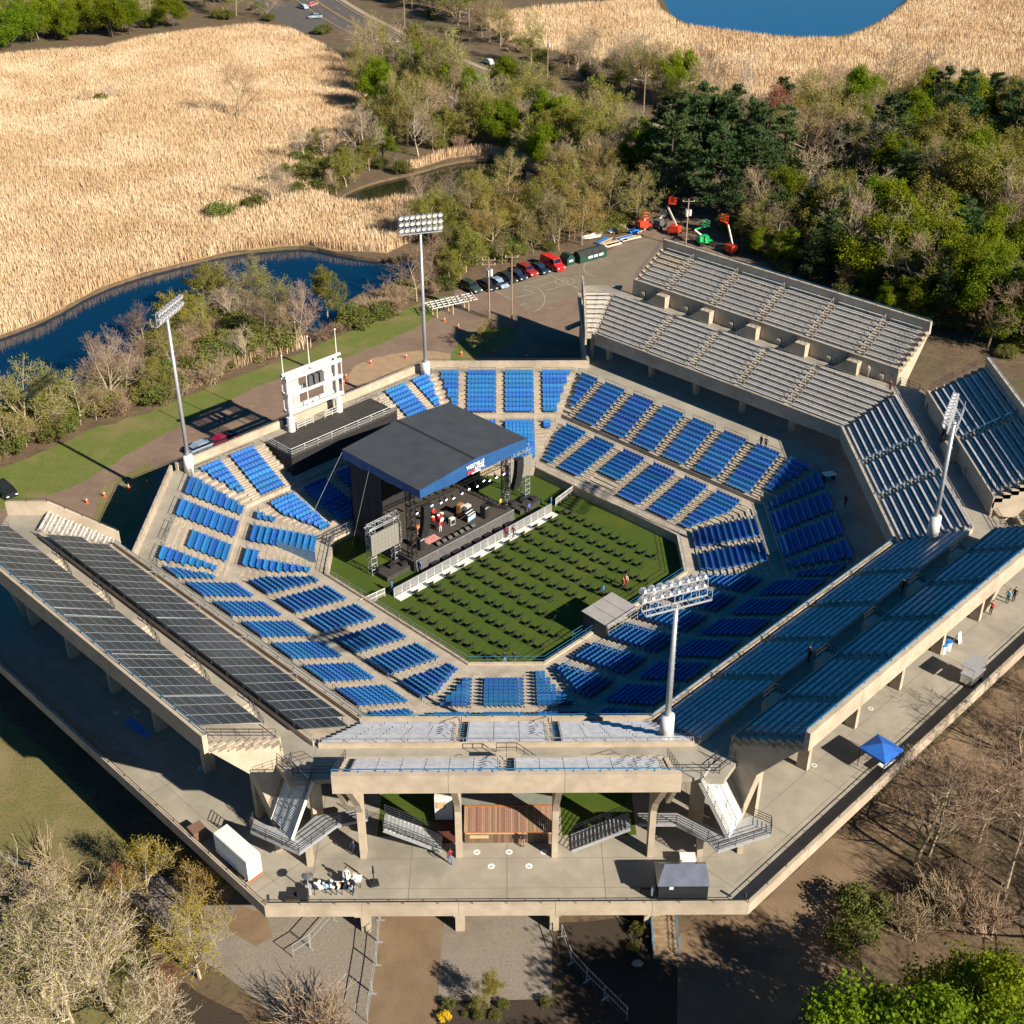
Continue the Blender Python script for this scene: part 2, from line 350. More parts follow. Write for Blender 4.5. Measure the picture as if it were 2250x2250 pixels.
# the main road, kerbs and lines
RC = [P(x, y).xy for x, y in ((600,-70),(720,18),(840,84),(950,135),(1080,190),(1216,232),(1330,268),(1440,312),(1628,372),(1791,430),(1980,500),(2250,600),(2500,700))]
def cat_rom(pts, k=8):
    o = []
    for i in range(len(pts)-1):
        p0, p1, p2, p3 = pts[max(i-1,0)], pts[i], pts[i+1], pts[min(i+2, len(pts)-1)]
        for j in range(k):
            t = j/k; o.append(.5*((2*p1)+(p2-p0)*t+(2*p0-5*p1+4*p2-p3)*t*t+(3*p1-p0-3*p2+p3)*t**3))
    return o+[pts[-1]]
RCS = cat_rom(RC)
def strip(name, off0, off1, z, m, z0=None, dash=None):
    b = MB(); acc = 0
    nr = []
    for i, p in enumerate(RCS):
        d = (RCS[min(i+1, len(RCS)-1)]-RCS[max(i-1, 0)]).normalized(); nr.append(Vector((-d.y, d.x)))
    for i in range(len(RCS)-1):
        if dash and i % 2: continue
        a, c = RCS[i], RCS[i+1]
        if dash: c = a.lerp(c, .6)
        q = [a+nr[i]*off0, c+nr[i+1]*off0, c+nr[i+1]*off1, a+nr[i]*off1]
        if z0 is None: b.add([(v.x, v.y, z) for v in q], [(0,1,2,3) if (off1-off0) > 0 else (3,2,1,0)])
        else: b.prism([v[:] for v in q], z0, z)
    tag(b.build(name, M[m]), kind='structure')
RW = 6.2
strip('main_road', -RW, RW, .02, 'road')
strip('road_kerb', RW, RW+.35, .14, 'walk', 0.0); strip('road_kerb', -RW-.35, -RW, .14, 'walk', 0.0)
strip('sidewalk', RW+1.5, RW+3.4, .05, 'walk')
strip('centre_line', .06, .22, .028, 'yellow'); strip('centre_line', -.22, -.06, .028, 'yellow')
strip('lane_line', RW*.5-.07, RW*.5+.07, .028, 'line', dash=1); strip('lane_line', -RW*.5-.07, -RW*.5+.07, .028, 'line', dash=1)
# ================================================================== the stadium bowl
SIDES = {'S': (0,-1), 'SE': (S2,-S2), 'E': (1,0), 'NE': (S2,S2), 'N': (0,1), 'NW': (-S2,S2), 'W': (-1,0), 'SW': (-S2,-S2)}
class Side:
    def __init__(s, k):
        s.k = k; n = SIDES[k]; s.n = Vector((n[0], n[1], 0)); s.t = Vector((-n[1], n[0], 0)); s.diag = len(k) == 2
        s.rz = math.atan2(s.t.y, s.t.x)       # local x = along the side, local y = inward
    def p(s, a, t, z): return s.n*a + s.t*t + Vector((0,0,z))
SD = {k: Side(k) for k in SIDES}
WHERE = {'N': 'far end of the bowl', 'NE': 'far right side of the bowl', 'E': 'right end of the bowl', 'SE': 'near right side of the bowl',
         'S': 'near end of the bowl', 'SW': 'near left side of the bowl', 'W': 'left end of the bowl', 'NW': 'scoreboard side of the bowl'}
A0, B0, A1, B1 = 34.2, 38.3, 17.5, 20.8
def bof(a): return B1+(a-A1)*(B0-B1)/(A0-A1)
def octo(a, b):
    c = a/S2-b
    return [(c,b),(-c,b),(-b,c),(-b,-c),(-c,-b),(c,-b),(b,-c),(b,c)]
def dist(a, sd_): return a if sd_.diag else bof(a)
def half(a, diag):
    b = bof(a)
    return b/S2-a if diag else a/S2-b
def ring(mb, a_out, a_in, z, h, m=0):
    o, i = octo(a_out, bof(a_out)), octo(a_in, bof(a_in))
    for k in range(8):
        mb.prism([o[k], o[(k+1) % 8], i[(k+1) % 8], i[k]], z-h, z, m)
bowl = thing('seating_bowl', 'octagonal concrete terraces of the sunken bowl around the green field', 'bowl', (0,0,0))
ROWS = []           # (tier, index, a_out, a_in, z)
for i in range(9): ROWS.append(('u', i, 34.2-.695*i, 34.2-.695*(i+1), ZC-.3-.355*i))
AIS = ('x', 0, 27.945, 26.4, ZC-3.7)
for i in range(10): ROWS.append(('l', i, 26.4-.72*i, 26.4-.72*(i+1), ZC-3.85-.17*i))
def ring2(a_out, a_in, z, zb):
    mb = MB(); o, i = octo(a_out, bof(a_out)), octo(a_in, bof(a_in)); n = 8
    vs = [(*p, z) for p in o]+[(*p, z) for p in i]+[(*p, zb) for p in o]+[(*p, zb) for p in i]
    fs = []
    for k in range(8):
        j = (k+1) % 8
        fs += [(k, j, 8+j, 8+k), (8+k, 8+j, 24+j, 24+k), (k, 16+k, 16+j, j), (16+k, 24+k, 24+j, 16+j)]
    return mb.add(vs, fs)
for tr, i, ao, ai, z in ROWS+[AIS]:
    ring2(ao+.02, ai, z, z-.75).build('terrace_step' if tr != 'x' else 'cross_aisle', M['tread'], bowl)
ring2(19.22, 17.5, ZC-5.5, 0.0).build('front_walk', M['tread'], bowl)
ring2(17.75, 17.42, ZC-5.3, 0.004).build('field_wall', M['concrete'], bowl)
# aisle stairs: half steps down each aisle, one mesh per aisle
AISLES = {'d': [-15.3,-10.2,-5.1,0,5.1,10.2,15.3], 'a': [-7.0,-2.3,2.4,7.1]}
AISLES['a'] = [-5.3, 0.0, 5.3]
AISK = {'N': [-4.6, .65, 5.9], 'W': [-4.4, .8, 6.0], 'S': [-2.9, 2.4], 'E': [-5.3, 0.0, 5.3]}
AW = 1.15
for k, sd_ in SD.items():
    for t in AISK.get(k, AISLES['d']):
        for tier in 'ul':
            mb = MB()
            for tr, i, ao, ai, z in ROWS:
                if tr != tier or half(ai, sd_.diag) < abs(t)+.4: continue
                dz = .355 if tr == 'u' else .17
                if k == 'NW' and -9 < t < 9.2 and tr == 'u': continue
                mb.obox(sd_.p(dist(ao, sd_)-.02, t-AW/2, z-.03), sd_.t*AW, -sd_.n*.33, Vector((0,0,dz*.5+.03)))
            if mb.v: mb.build('aisle_stair', M['concrete'], bowl)
flat('field_lawn', octo(A1-.1, B1-.1), .05, 'turf')

# rails round the rim and the cross aisle
def rail(mb, pts, h=1.0, n=2, r=.028, post=1.9, mp=0):
    for a, b in zip(pts, pts[1:]):
        a, b = Vector(a), Vector(b); L = (b-a).length; k = max(1, round(L/post))
        for j in range(1, n+1): mb.tube(a+Vector((0,0,h*j/n)), b+Vector((0,0,h*j/n)), r, r, 4, mp)
        for j in range(k+1):
            q = a.lerp(b, j/k); mb.tube(q, q+Vector((0,0,h)), r, r, 4, mp)
for k, sd_ in SD.items():
    ts = [-99]+AISK.get(k, AISLES['d'])+[99]
    L = half(34.2, sd_.diag); L2 = half(26.4, sd_.diag)
    for a, b in zip(ts, ts[1:]):
        x0, x1 = max(a+.7, -L+.3), min(b-.7, L-.3)
        if x1-x0 > 1 and not (k == 'NW' and x0 > -9.5 and x1 < 9.7): mb = MB(); rail(mb, [sd_.p(dist(34.28, sd_), x0, ZC), sd_.p(dist(34.28, sd_), x1, ZC)], .85, 2, .026, 2.4); mb.build('rim_rail', M['rail_dark'], bowl)
        x0, x1 = max(a+.7, -L2+.3), min(b-.7, L2-.3)
        if x1-x0 > 1 and not (k == 'NW' and x0 > -9.5 and x1 < 9.7): mb = MB(); rail(mb, [sd_.p(dist(26.42, sd_), x0, ZC-3.7), sd_.p(dist(26.42, sd_), x1, ZC-3.7)], .8, 2, .022, 2.4); mb.build('aisle_rail', M['rail_dark'], bowl)
    mb = MB(); L3 = half(17.6, sd_.diag)
    rail(mb, [sd_.p(dist(17.6, sd_), -L3, ZC-5.3), sd_.p(dist(17.6, sd_), L3, ZC-5.3)], .85, 2, .022, 2.2); mb.build('field_rail', M['rail_blue' if k in ('S','SE','E') else 'galv'], bowl)

# seats: one mesh per seat count, shared by every row of that length
SEATW = .50
seat_cache = {}
def seat_mesh(n):
    if n in seat_cache: return seat_cache[n]
    mb = MB()
    for i in range(n):
        x = (i-(n-1)/2)*SEATW; w_ = SEATW*.46
        # pan (rounded front), back (tapered, leaning), pedestal ; local +y = towards the field
        mb.add([(x-w_*.9,-.16,.40),(x+w_*.9,-.16,.40),(x+w_,.10,.43),(x+w_*.72,.25,.435),(x-w_*.72,.25,.435),(x-w_,.10,.43),
                (x-w_*.9,-.16,.345),(x+w_*.9,-.16,.345),(x+w_,.10,.37),(x+w_*.72,.25,.385),(x-w_*.72,.25,.385),(x-w_,.10,.37)],
               [(0,1,2,3,4,5),(11,10,9,8,7,6),(0,6,7,1),(1,7,8,2),(2,8,9,3),(3,9,10,4),(4,10,11,5),(5,11,6,0)])
        mb.add([(x-w_,-.15,.40),(x+w_,-.15,.40),(x+w_*.98,-.25,.72),(x+w_*.7,-.275,.84),(x-w_*.7,-.275,.84),(x-w_*.98,-.25,.72),
                (x-w_,-.20,.39),(x+w_,-.20,.39),(x+w_*.98,-.30,.72),(x+w_*.7,-.325,.84),(x-w_*.7,-.325,.84),(x-w_*.98,-.30,.72)],
               [(0,5,4,3,2,1),(6,7,8,9,10,11),(0,1,7,6),(1,2,8,7),(2,3,9,8),(3,4,10,9),(4,5,11,10),(5,0,6,11)])
        mb.box((x,-.12,.19),(.06,.12,.38), m=1)
    me = mb.mesh('seat_row', [M['seat'], M['rail_dark']]); seat_cache[n] = me; return me
def scr(p): return PX(p)[0]
TIERW = {'u': 'upper', 'l': 'lower'}
for k, sd_ in SD.items():
    ts = [-99]+AISK.get(k, AISLES['d'])+[99]
    for tier in 'ul':
        secs = []
        for a, b in zip(ts, ts[1:]):
            rows = []
            for tr, i, ao, ai, z in ROWS:
                if tr != tier: continue
                L = half(ai, sd_.diag)-.38
                x0, x1 = max(a+AW/2+.05, -L), min(b-AW/2-.05, L)
                n = int((x1-x0)/SEATW+.02)
                if n < 2: continue
                if k == 'NW' and tier == 'u' and x1 > -8.8 and x0 < 9.4: continue
                if k == 'W' and tier == 'u' and a == .8 and i < 3: continue            # gap at the top
                if k == 'W' and tier == 'l' and a == .8 and i > 1: x0 += 1.7; n = int((x1-x0)/SEATW+.02)            # opening with the blue screen wall
                if n < 2: continue
                if k == 'NE' and tier == 'l' and -1 < a < 1 and i > 6: continue
                if k == 'S' and tier == 'l' and i > 7 and a == -2.9: continue
                # seats hug the nearer aisle on clipped corner blocks
                if a < -90: xc = x1-n*SEATW/2
                elif b > 90: xc = x0+n*SEATW/2
                else: xc = (x0+x1)/2
                rows.append((xc, dist((ao+ai)/2-.02, sd_), z, n))
            if len(rows) > 1: secs.append(rows)
        secs.sort(key=lambda rs: scr(sd_.p(rs[0][1], rs[0][0], rs[0][2])))
        for j, rows in enumerate(secs):
            xc = sum(r_[0] for r_ in rows)/len(rows); base = sd_.p(rows[-1][1], xc, rows[-1][2])
            lab = '%s-tier block of blue seats, %s from left on the %s' % (TIERW[tier], ordw(j+1), WHERE[k])
            if k == 'NW' and tier == 'u': lab = 'upper blue seat block on scoreboard side, %s' % ('left of the black platform' if j < 2 and xc > 0 else 'right of the black platform')+(', nearest it' if abs(xc) < 13 else ', corner')
            th = thing('seat_block', lab, 'seats', base, 0, 'blue seat blocks of the bowl')
            for x, a_, z, n in rows:
                q = sd_.p(a_, x, z)-base
                link('seat_row', seat_mesh(n), th, q, (0,0,sd_.rz))

# ================================================================== concourse deck
RIM = octo(A0, B0)
OUT = [(-11.3,40.2),(-41.1,10.4),(-41.1,-11.7),(-66.1,-11.7),(-18.8,-59.0),(18.8,-59.0),(59.0,-18.8),(59.0,18.8),(11.7,66.1),(11.7,40.2)]
conc = thing('concourse_deck', 'raised tan concrete concourse ringing the seating bowl on columns', 'concourse', (0,-50,0))
mb = MB(); mb.sheet(OUT, ZC, [RIM])
mb2 = MB(); mb2.sheet(OUT, ZC-.34, [RIM]); mb.add(mb2.v, [f[::-1] for f in mb2.f])
for i in range(8):
    a, b = RIM[i], RIM[(i+1) % 8]; mb.add([(*a, ZC), (*b, ZC), (*b, ZC-.34), (*a, ZC-.34)], [(0,1,2,3)])
mb.build('deck_slab', M['deck'], conc, world=True)
def edge(i): a, b = Vector(OUT[i]), Vector(OUT[(i+1) % len(OUT)]); return a, b
# parapets (butted at corners) with a rail on top
def inset_poly(pts, d):
    o = []; n = len(pts)
    for i in range(n):
        p0, p1, p2 = Vector(pts[i-1]), Vector(pts[i]), Vector(pts[(i+1) % n])
        d1, d2_ = (p1-p0).normalized(), (p2-p1).normalized(); n1, n2 = Vector((-d1.y, d1.x)), Vector((-d2_.y, d2_.x))
        m_ = (n1+n2).normalized(); o.append(tuple(p1+m_*(d/max(.3, m_.dot(n1)))))
    return o
INS = inset_poly(OUT, .28); OUTP = inset_poly(OUT, -.08)
PAR = {0: (-.5, 1.05), 1: (-.5, 1.05), 2: (-.5,1.05), 3: (-.36, .8), 4: (-.36, .8), 5: (-.36, .8), 6: (-.36,.8), 7: (-.36,.8), 8: (-.5,1.05), 9: (-.5,1.05)}
for i, (z0, z1) in PAR.items():
    j = (i+1) % len(OUT); a, b, c, d_ = Vector(OUTP[i]), Vector(OUTP[j]), Vector(INS[j]), Vector(INS[i])
    L = (b-a).length; n = max(1, round(L/7.8)); 
    for q in range(n):       # precast panels with open joints
        u0, u1 = q/n, (q+1)/n; g_ = .012/L*1.2
        if i == 1 and False: pass
        qa, qb = a.lerp(b, u0+g_ if q else 0), a.lerp(b, u1-g_ if q < n-1 else 1); qc, qd = d_.lerp(c, u1-g_ if q < n-1 else 1), d_.lerp(c, u0+g_ if q else 0)
        if i in (0,) and q in (2, 4):      # drain notch in the scoreboard wall: panel stops short
            sh = .75/L*n/n; qb = a.lerp(b, u1-.75/L); qc = d_.lerp(c, u1-.75/L)
        MB().prism([qa[:], qb[:], qc[:], qd[:]], ZC+z0, ZC+z1).build('parapet_panel', M['concrete'], conc, world=True)
    r_ = MB(); mid0, mid1 = (a+d_)/2, (b+c)/2
    rail(r_, [(*mid0, ZC+z1), (*mid1, ZC+z1)], .32, 1, .03, 2.6); r_.build('parapet_rail', M['rail_dark'], conc, world=True)
    # wall and columns below
    if i in (0, 1, 2, 8, 9):
        w0, w1 = Vector(INS[i]), Vector(INS[j]); nn = (w1-w0).normalized(); nn = Vector((-nn.y, nn.x))
        MB().prism([w0[:], w1[:], (w1+nn*.25)[:], (w0+nn*.25)[:]], 0, ZC-.5).build('lower_wall', M['concrete'], conc, world=True)
    else:
        d0 = (b-a).normalized(); nn = Vector((-d0.y, d0.x)); k = int(L/7.8); ph = (L-k*7.8)/2+3.9
        for q in range(k):
            p_ = a+d0*(ph+7.8*q)+nn*4.3; rz = math.atan2(d0.y, d0.x)
            m_ = MB(); m_.box((p_.x, p_.y, (ZC-.9)/2), (.75,.85,ZC-.9), rz); m_.build('deck_column', M['concrete'], conc, world=True)
            c_ = MB(); e0 = a+d0*(ph+7.8*q)+nn*.35; c_.beam((*e0, ZC-.62), (*(e0+nn*9), ZC-.62), .6, .54); c_.build('deck_beam', M['concrete'], conc, world=True)
# saw-cut joints in the deck
mb = MB()
def joint(a, b, wd=.05): lineb([a, b], wd, ZC+.006, mb)
for i in (3, 4, 5, 6):
    a, b = edge(i); d0 = (b-a).normalized(); nn = Vector((-d0.y, d0.x)); L = (b-a).length; k = int(L/7.8); ph = (L-k*7.8)/2
    for q in range(k+1): joint((a+d0*(ph+7.8*q)+nn*.4)[:], (a+d0*(ph+7.8*q)+nn*16)[:])
    for off in (2.4, 5.6, 9.0): joint((a+nn*off+d0*1.5)[:], (b+nn*off-d0*1.5)[:], .035)
for i in (0, 1, 9):
    a, b = edge(i); d0 = (b-a).normalized(); nn = Vector((-d0.y, d0.x)); L = (b-a).length
    for q in range(1, int(L/6)): joint((a+d0*6*q+nn*.3)[:], (a+d0*6*q+nn*1.6)[:], .03)
mb.build('deck_joint', M['joint'], conc, world=True)
for c in ((-18.9,-59.0),(18.9,-59.0)):
    m_ = MB(); m_.tube((c[0]*.985,c[1]*.99,ZC+.8),(c[0]*.985,c[1]*.99,ZC+1.3),.12,.12,8); m_.build('corner_post', M['rail_dark'], conc, world=True)

# ================================================================== upper grandstands
OFF = 3.1
def sa(sd_, a, x=0.0): return a + (0 if sd_.diag else OFF + x)
def lim(a, sd_): return .414*a+4.38 if sd_.diag else .414*a-OFF      # half length at nominal distance a (corner bisector)
def tread(sd_, a0, a1, t0a, t1a, t0b, t1b, z, zb, x=0.0):
    q = [sd_.p(sa(sd_, a0, x), t0a, 0), sd_.p(sa(sd_, a0, x), t1a, 0), sd_.p(sa(sd_, a1, x), t1b, 0), sd_.p(sa(sd_, a1, x), t0b, 0)]
    return MB().prism([v.xy[:] for v in q], zb, z)
def bench(sd_, a, t0, t1, z, parent, mt='alu', name='bench', x=0.0, foot=True):
    """seat plank, foot plank and brackets of one bench"""
    if t1-t0 < .5: return
    mb = MB(); A = sa(sd_, a, x)
    mb.obox(sd_.p(A+.40, t0, z+.41), sd_.t*(t1-t0), sd_.n*.27, Vector((0,0,.05)))
    if foot: mb.obox(sd_.p(A+.09, t0, z+.05), sd_.t*(t1-t0), sd_.n*.22, Vector((0,0,.035)))
    k = max(2, round((t1-t0)/1.9))
    for j in range(k+1):
        t = t0+.06+(t1-t0-.17)*j/k
        mb.obox(sd_.p(A+.50, t, z), sd_.t*.05, sd_.n*.05, Vector((0,0,.42)), 1); mb.obox(sd_.p(A+.42, t, z+.455), sd_.t*.05, sd_.n*.23, Vector((0,0,.012)), 1)
    mb.build(name, [M[mt], M['rail_dark']], parent, world=True)
def frame(sd_, t, parent, th=.5, x=0.0, wide=False):
    """sloping raker frame: column, knee and cantilever"""
    pts = [(48.3,0),(49.35,0),(49.4,5.2),(50.2,6.7),(54.5,12.32),(54.3,12.7),(48.2,9.05),(47.6,8.2),(48.25,5.6)]
    MB().extr([sd_.p(sa(sd_, a, x), t-th/2, ZC+z) for a, z in pts], sd_.t*th).build('raker_frame', M['concrete'], parent, world=True)
def stand(key, label, up_half, low_aisles, up_aisles, extra=None, up_x=0.0, w0=None, w1=None, up_t0=None, up_t1=None, benches=True, hide_mid=False):
    sd_ = SD[key]; base = sd_.p(sa(sd_, 49), 0, ZC)
    th = thing('grandstand', label, 'grandstand', base)
    up_t0 = -up_half if up_t0 is None else up_t0; up_t1 = up_half if up_t1 is None else up_t1
    # lower tier
    for i in range(9):
        a = 38.5+.74*i; z = ZC+4.3+.4*i; l0, l1 = lim(a, sd_)-.01, lim(a+.76, sd_)-.01
        tread(sd_, a, a+.76, -l0, l0, -l1, l1, z, z-.5).build('lower_step', M['tread'], th, world=True)
        edges = [-l0-9]+low_aisles+[l0+9]
        for p_, q_ in zip(edges, edges[1:]):
            t0, t1 = max(p_+.6, -l0+.12), min(q_-.6, l0-.12)
            if benches: bench(sd_, a, t0, t1, z, th, foot=key in ('NE','E'))
    for t in low_aisles:
        mb = MB()
        for i in range(9):
            a = 38.5+.74*i; z = ZC+4.3+.4*i
            if abs(t) > lim(a, sd_)-.5: continue
            if i < 8: mb.obox(sd_.p(sa(sd_, a)+.40, t-.5, z+.004), sd_.t*1.0, sd_.n*.33, Vector((0,0,.2)))
        if mb.v: mb.build('aisle_stair', M['concrete'], th, world=True)
        mb = MB(); pts = [sd_.p(sa(sd_, 38.7+.74*i), t, ZC+4.3+.4*i) for i in (0, 3)]+[sd_.p(sa(sd_, 38.7+.74*i), t, ZC+4.3+.4*i) for i in (4, 8)]
        if abs(t) < lim(38.5, sd_)-.5:
            for u in (pts[:2], pts[2:]): rail(mb, u, .85, 1, .03, 1.2)
            mb.build('aisle_rail', M['rail_blue' if key in ('S','SE','E') else 'galv'], th, world=True)
    # front fascia
    l0, l1 = lim(38.2, sd_)-.01, lim(38.5, sd_)-.01
    tread(sd_, 38.18, 38.5, -l0, l0, -l1, l1, ZC+4.78, ZC+2.95).build('front_fascia', M['concrete'], th, world=True)
    mb = MB(); rail(mb, [sd_.p(sa(sd_, 38.34), -l0, ZC+4.78), sd_.p(sa(sd_, 38.34), l0, ZC+4.78)], .3, 1, .035, 2.4); mb.build('front_rail', M['rail_blue'], th, world=True)
    # walkway, its kerb and the wall of the upper tier
    wx = up_x
    l0, l1 = lim(45.16, sd_)-.01, lim(48.0, sd_)-.01
    t0w = -min(l1, up_half+3.0) ; t1w = -t0w
    q = [sd_.p(sa(sd_, 45.16), -l0, 0), sd_.p(sa(sd_, 45.16), l0, 0), sd_.p(sa(sd_, 48.0, wx), t1w, 0), sd_.p(sa(sd_, 48.0, wx), t0w, 0)]
    MB().prism([v.xy[:] for v in q], ZC+7.0, ZC+7.42).build('walkway', M['deck'], th, world=True)
    tread(sd_, 45.15, 45.3, -l0+.2, l0-.2, -l0+.2, l0-.2, ZC+7.95, ZC+7.43).build('walkway_kerb', M['concrete'], th, world=True)
    mb = MB(); rail(mb, [sd_.p(sa(sd_, 45.22), -l0+.3, ZC+7.95), sd_.p(sa(sd_, 45.22), l0-.3, ZC+7.95)], .45, 1, .025, 2.4); mb.build('walkway_rail', M['galv'], th, world=True)
    tread(sd_, 47.9, 48.11, up_t0, up_t1, up_t0, up_t1, ZC+9.75, ZC+6.4, wx).build('tier_wall', M['concrete'], th, world=True)
    # upper tier
    for i in range(8):
        a = 48.1+.78*i; z = ZC+9.6+.43*i
        tread(sd_, a, a+.80, up_t0, up_t1, up_t0, up_t1, z, z-.5, wx).build('upper_step', M['tread'], th, world=True)
        edges = [-99]+up_aisles+[99]
        for j, (p_, q_) in enumerate(zip(edges, edges[1:])):
            t0, t1 = max(p_+.6, up_t0+.9), min(q_-.6, up_t1-.9)
            if not benches: continue
            mt = 'alu'
            if key == 'NE' and j == len(edges)-2 and 3 < i < 7: mt = 'bare_plank'
            bench(sd_, a, t0, t1, z, th, mt, x=wx, foot=key in ('NE','E'))
    for t in up_aisles:
        mb = MB()
        for i in range(7): mb.obox(sd_.p(sa(sd_, 48.1+.78*i, wx)+.42, t-.5, ZC+9.6+.43*i+.004), sd_.t*1.0, sd_.n*.33, Vector((0,0,.21)))
        mb.build('aisle_stair', M['concrete'], th, world=True)
        mb = MB(); rail(mb, [sd_.p(sa(sd_, 48.4, wx), t, ZC+9.6), sd_.p(sa(sd_, 53.8, wx), t, ZC+12.7)], .85, 1, .03, 1.2); mb.build('aisle_rail', M['rail_blue' if key in ('S','SE','E') else 'galv'], th, world=True)
        # landing block and side steps up from the walkway
        mb = MB(); mb.obox(sd_.p(sa(sd_, 46.75, wx), t-.85, ZC+7.43), sd_.t*1.7, sd_.n*1.16, Vector((0,0,1.75)))
        for j in range(6): mb.obox(sd_.p(sa(sd_, 46.8, wx), t+.86+.3*j, ZC+7.43), sd_.t*.3, sd_.n*1.1, Vector((0,0,1.5-.25*j)))
        mb.build('landing_block', M['concrete'], th, world=True)
        mb = MB(); A = sa(sd_, 46.77, wx)
        rail(mb, [sd_.p(A, t-.8, ZC+9.18), sd_.p(A, t+.8, ZC+9.18), sd_.p(A, t+2.6, ZC+7.6)], .9, 2, .03, .9); mb.build('landing_rail', M['rail_dark'], th, world=True)
    # rear fascia (precast panels) and rail
    n = max(2, round((up_t1-up_t0)/7.8))
    for j in range(n):
        u0, u1 = up_t0+(up_t1-up_t0)*j/n, up_t0+(up_t1-up_t0)*(j+1)/n
        tread(sd_, 54.3, 54.75, u0+(.012 if j else 0), u1-(.012 if j < n-1 else 0), u0+(.012 if j else 0), u1-(.012 if j < n-1 else 0), ZC+14.05, ZC+12.3, wx).build('rear_fascia', M['concrete'], th, world=True)
    mb = MB(); rail(mb, [sd_.p(sa(sd_, 54.4, wx), up_t0, ZC+14.05), sd_.p(sa(sd_, 54.4, wx), up_t1, ZC+14.05)], .3, 1, .045, 2.0); mb.build('rear_rail', M['rail_blue'], th, world=True)
    # end walls, frames, front columns
    for t, sg in ((up_t0, -1), (up_t1, 1)):
        pts = [(54.3,12.3),(54.3,13.4)]
        for i in range(7, -1, -1):
            a = 48.1+.78*i; z = 9.6+.43*i; pts += [(min(a+.78,54.29), z+.12), (a, z+.12)]
        pts += [(47.85,8.6),(48.9,7.4),(50.6,7.2)]
        MB().extr([sd_.p(sa(sd_, a, wx), t, ZC+z) for a, z in pts], sd_.t*(-.35*sg)).build('end_wall', M['concrete'], th, world=True)
        c = [(47.5,0),(49.0,0),(50.6,7.2),(48.9,7.42),(47.85,8.6)]
        if sd_.diag: MB().extr([sd_.p(sa(sd_, a, wx), t-.36*sg*0, ZC+z) for a, z in c], sd_.t*(-1.1*sg)).build('end_pier', M['concrete'], th, world=True)
        mb = MB(); rail(mb, [sd_.p(sa(sd_, 48.2, wx), t-.15*sg, ZC+9.75), sd_.p(sa(sd_, 54.2, wx), t-.15*sg, ZC+13.5)], .95, 3, .025, 1.5); mb.build('end_rail', M['rail_dark'], th, world=True)
    k = int(up_half*2/7.8)
    for j in range(-(k//2)-1, k//2+2):
        t = 7.8*j if len(up_aisles) % 2 == 0 else 7.8*j+3.9
        if up_t0+(1.5 if sd_.diag else .6) < t < up_t1-(1.5 if sd_.diag else .6): frame(sd_, t, th, x=wx)
    kl = int(lim(40, sd_)/7.8)
    for j in range(-kl-1, kl+2):
        t = 7.8*j+3.9
        if abs(t) < lim(40, sd_)-.4:
            MB().obox(sd_.p(sa(sd_, 40.4), t-.3, ZC), sd_.t*.6, sd_.n*.7, Vector((0,0,4.6))).build('front_column', M['concrete'], th, world=True)
            MB().extr([sd_.p(sa(sd_, a), t-.22, ZC+z) for a, z in ((38.6,3.0),(38.6,3.75),(45.2,7.2),(48.2,7.0),(48.2,6.4),(45.4,6.2))], sd_.t*.44).build('raker_beam', M['concrete'], th, world=True)
    return th
st = {}
st['NE'] = stand('NE', 'large sunlit grandstand of silver benches at the far right', 21.6, [-11.7,-3.9,3.9,11.7], [-15.6,-7.8,0,7.8,15.6])
st['E'] = stand('E', 'shaded grandstand of blue-grey benches at the right edge behind a light pole', 12.6, [-3.9,3.9], [0.0])
st['SE'] = stand('SE', 'shaded grandstand of silver benches along the near right side', 22.3, [-11.7,-3.9,3.9,11.7], [-15.6,-7.8,0,7.8,15.6])
st['S'] = stand('S', 'short grandstand of bright silver benches at the near end over the entrance', 12.75, [-3.9,3.9], [0.0], up_x=.95)
st['SW'] = stand('SW', 'grandstand at the left covered by two dark solar arrays', 22.3, [-11.7,-3.9,3.9,11.7], [-15.6,-7.8,0,7.8,15.6], benches=False)
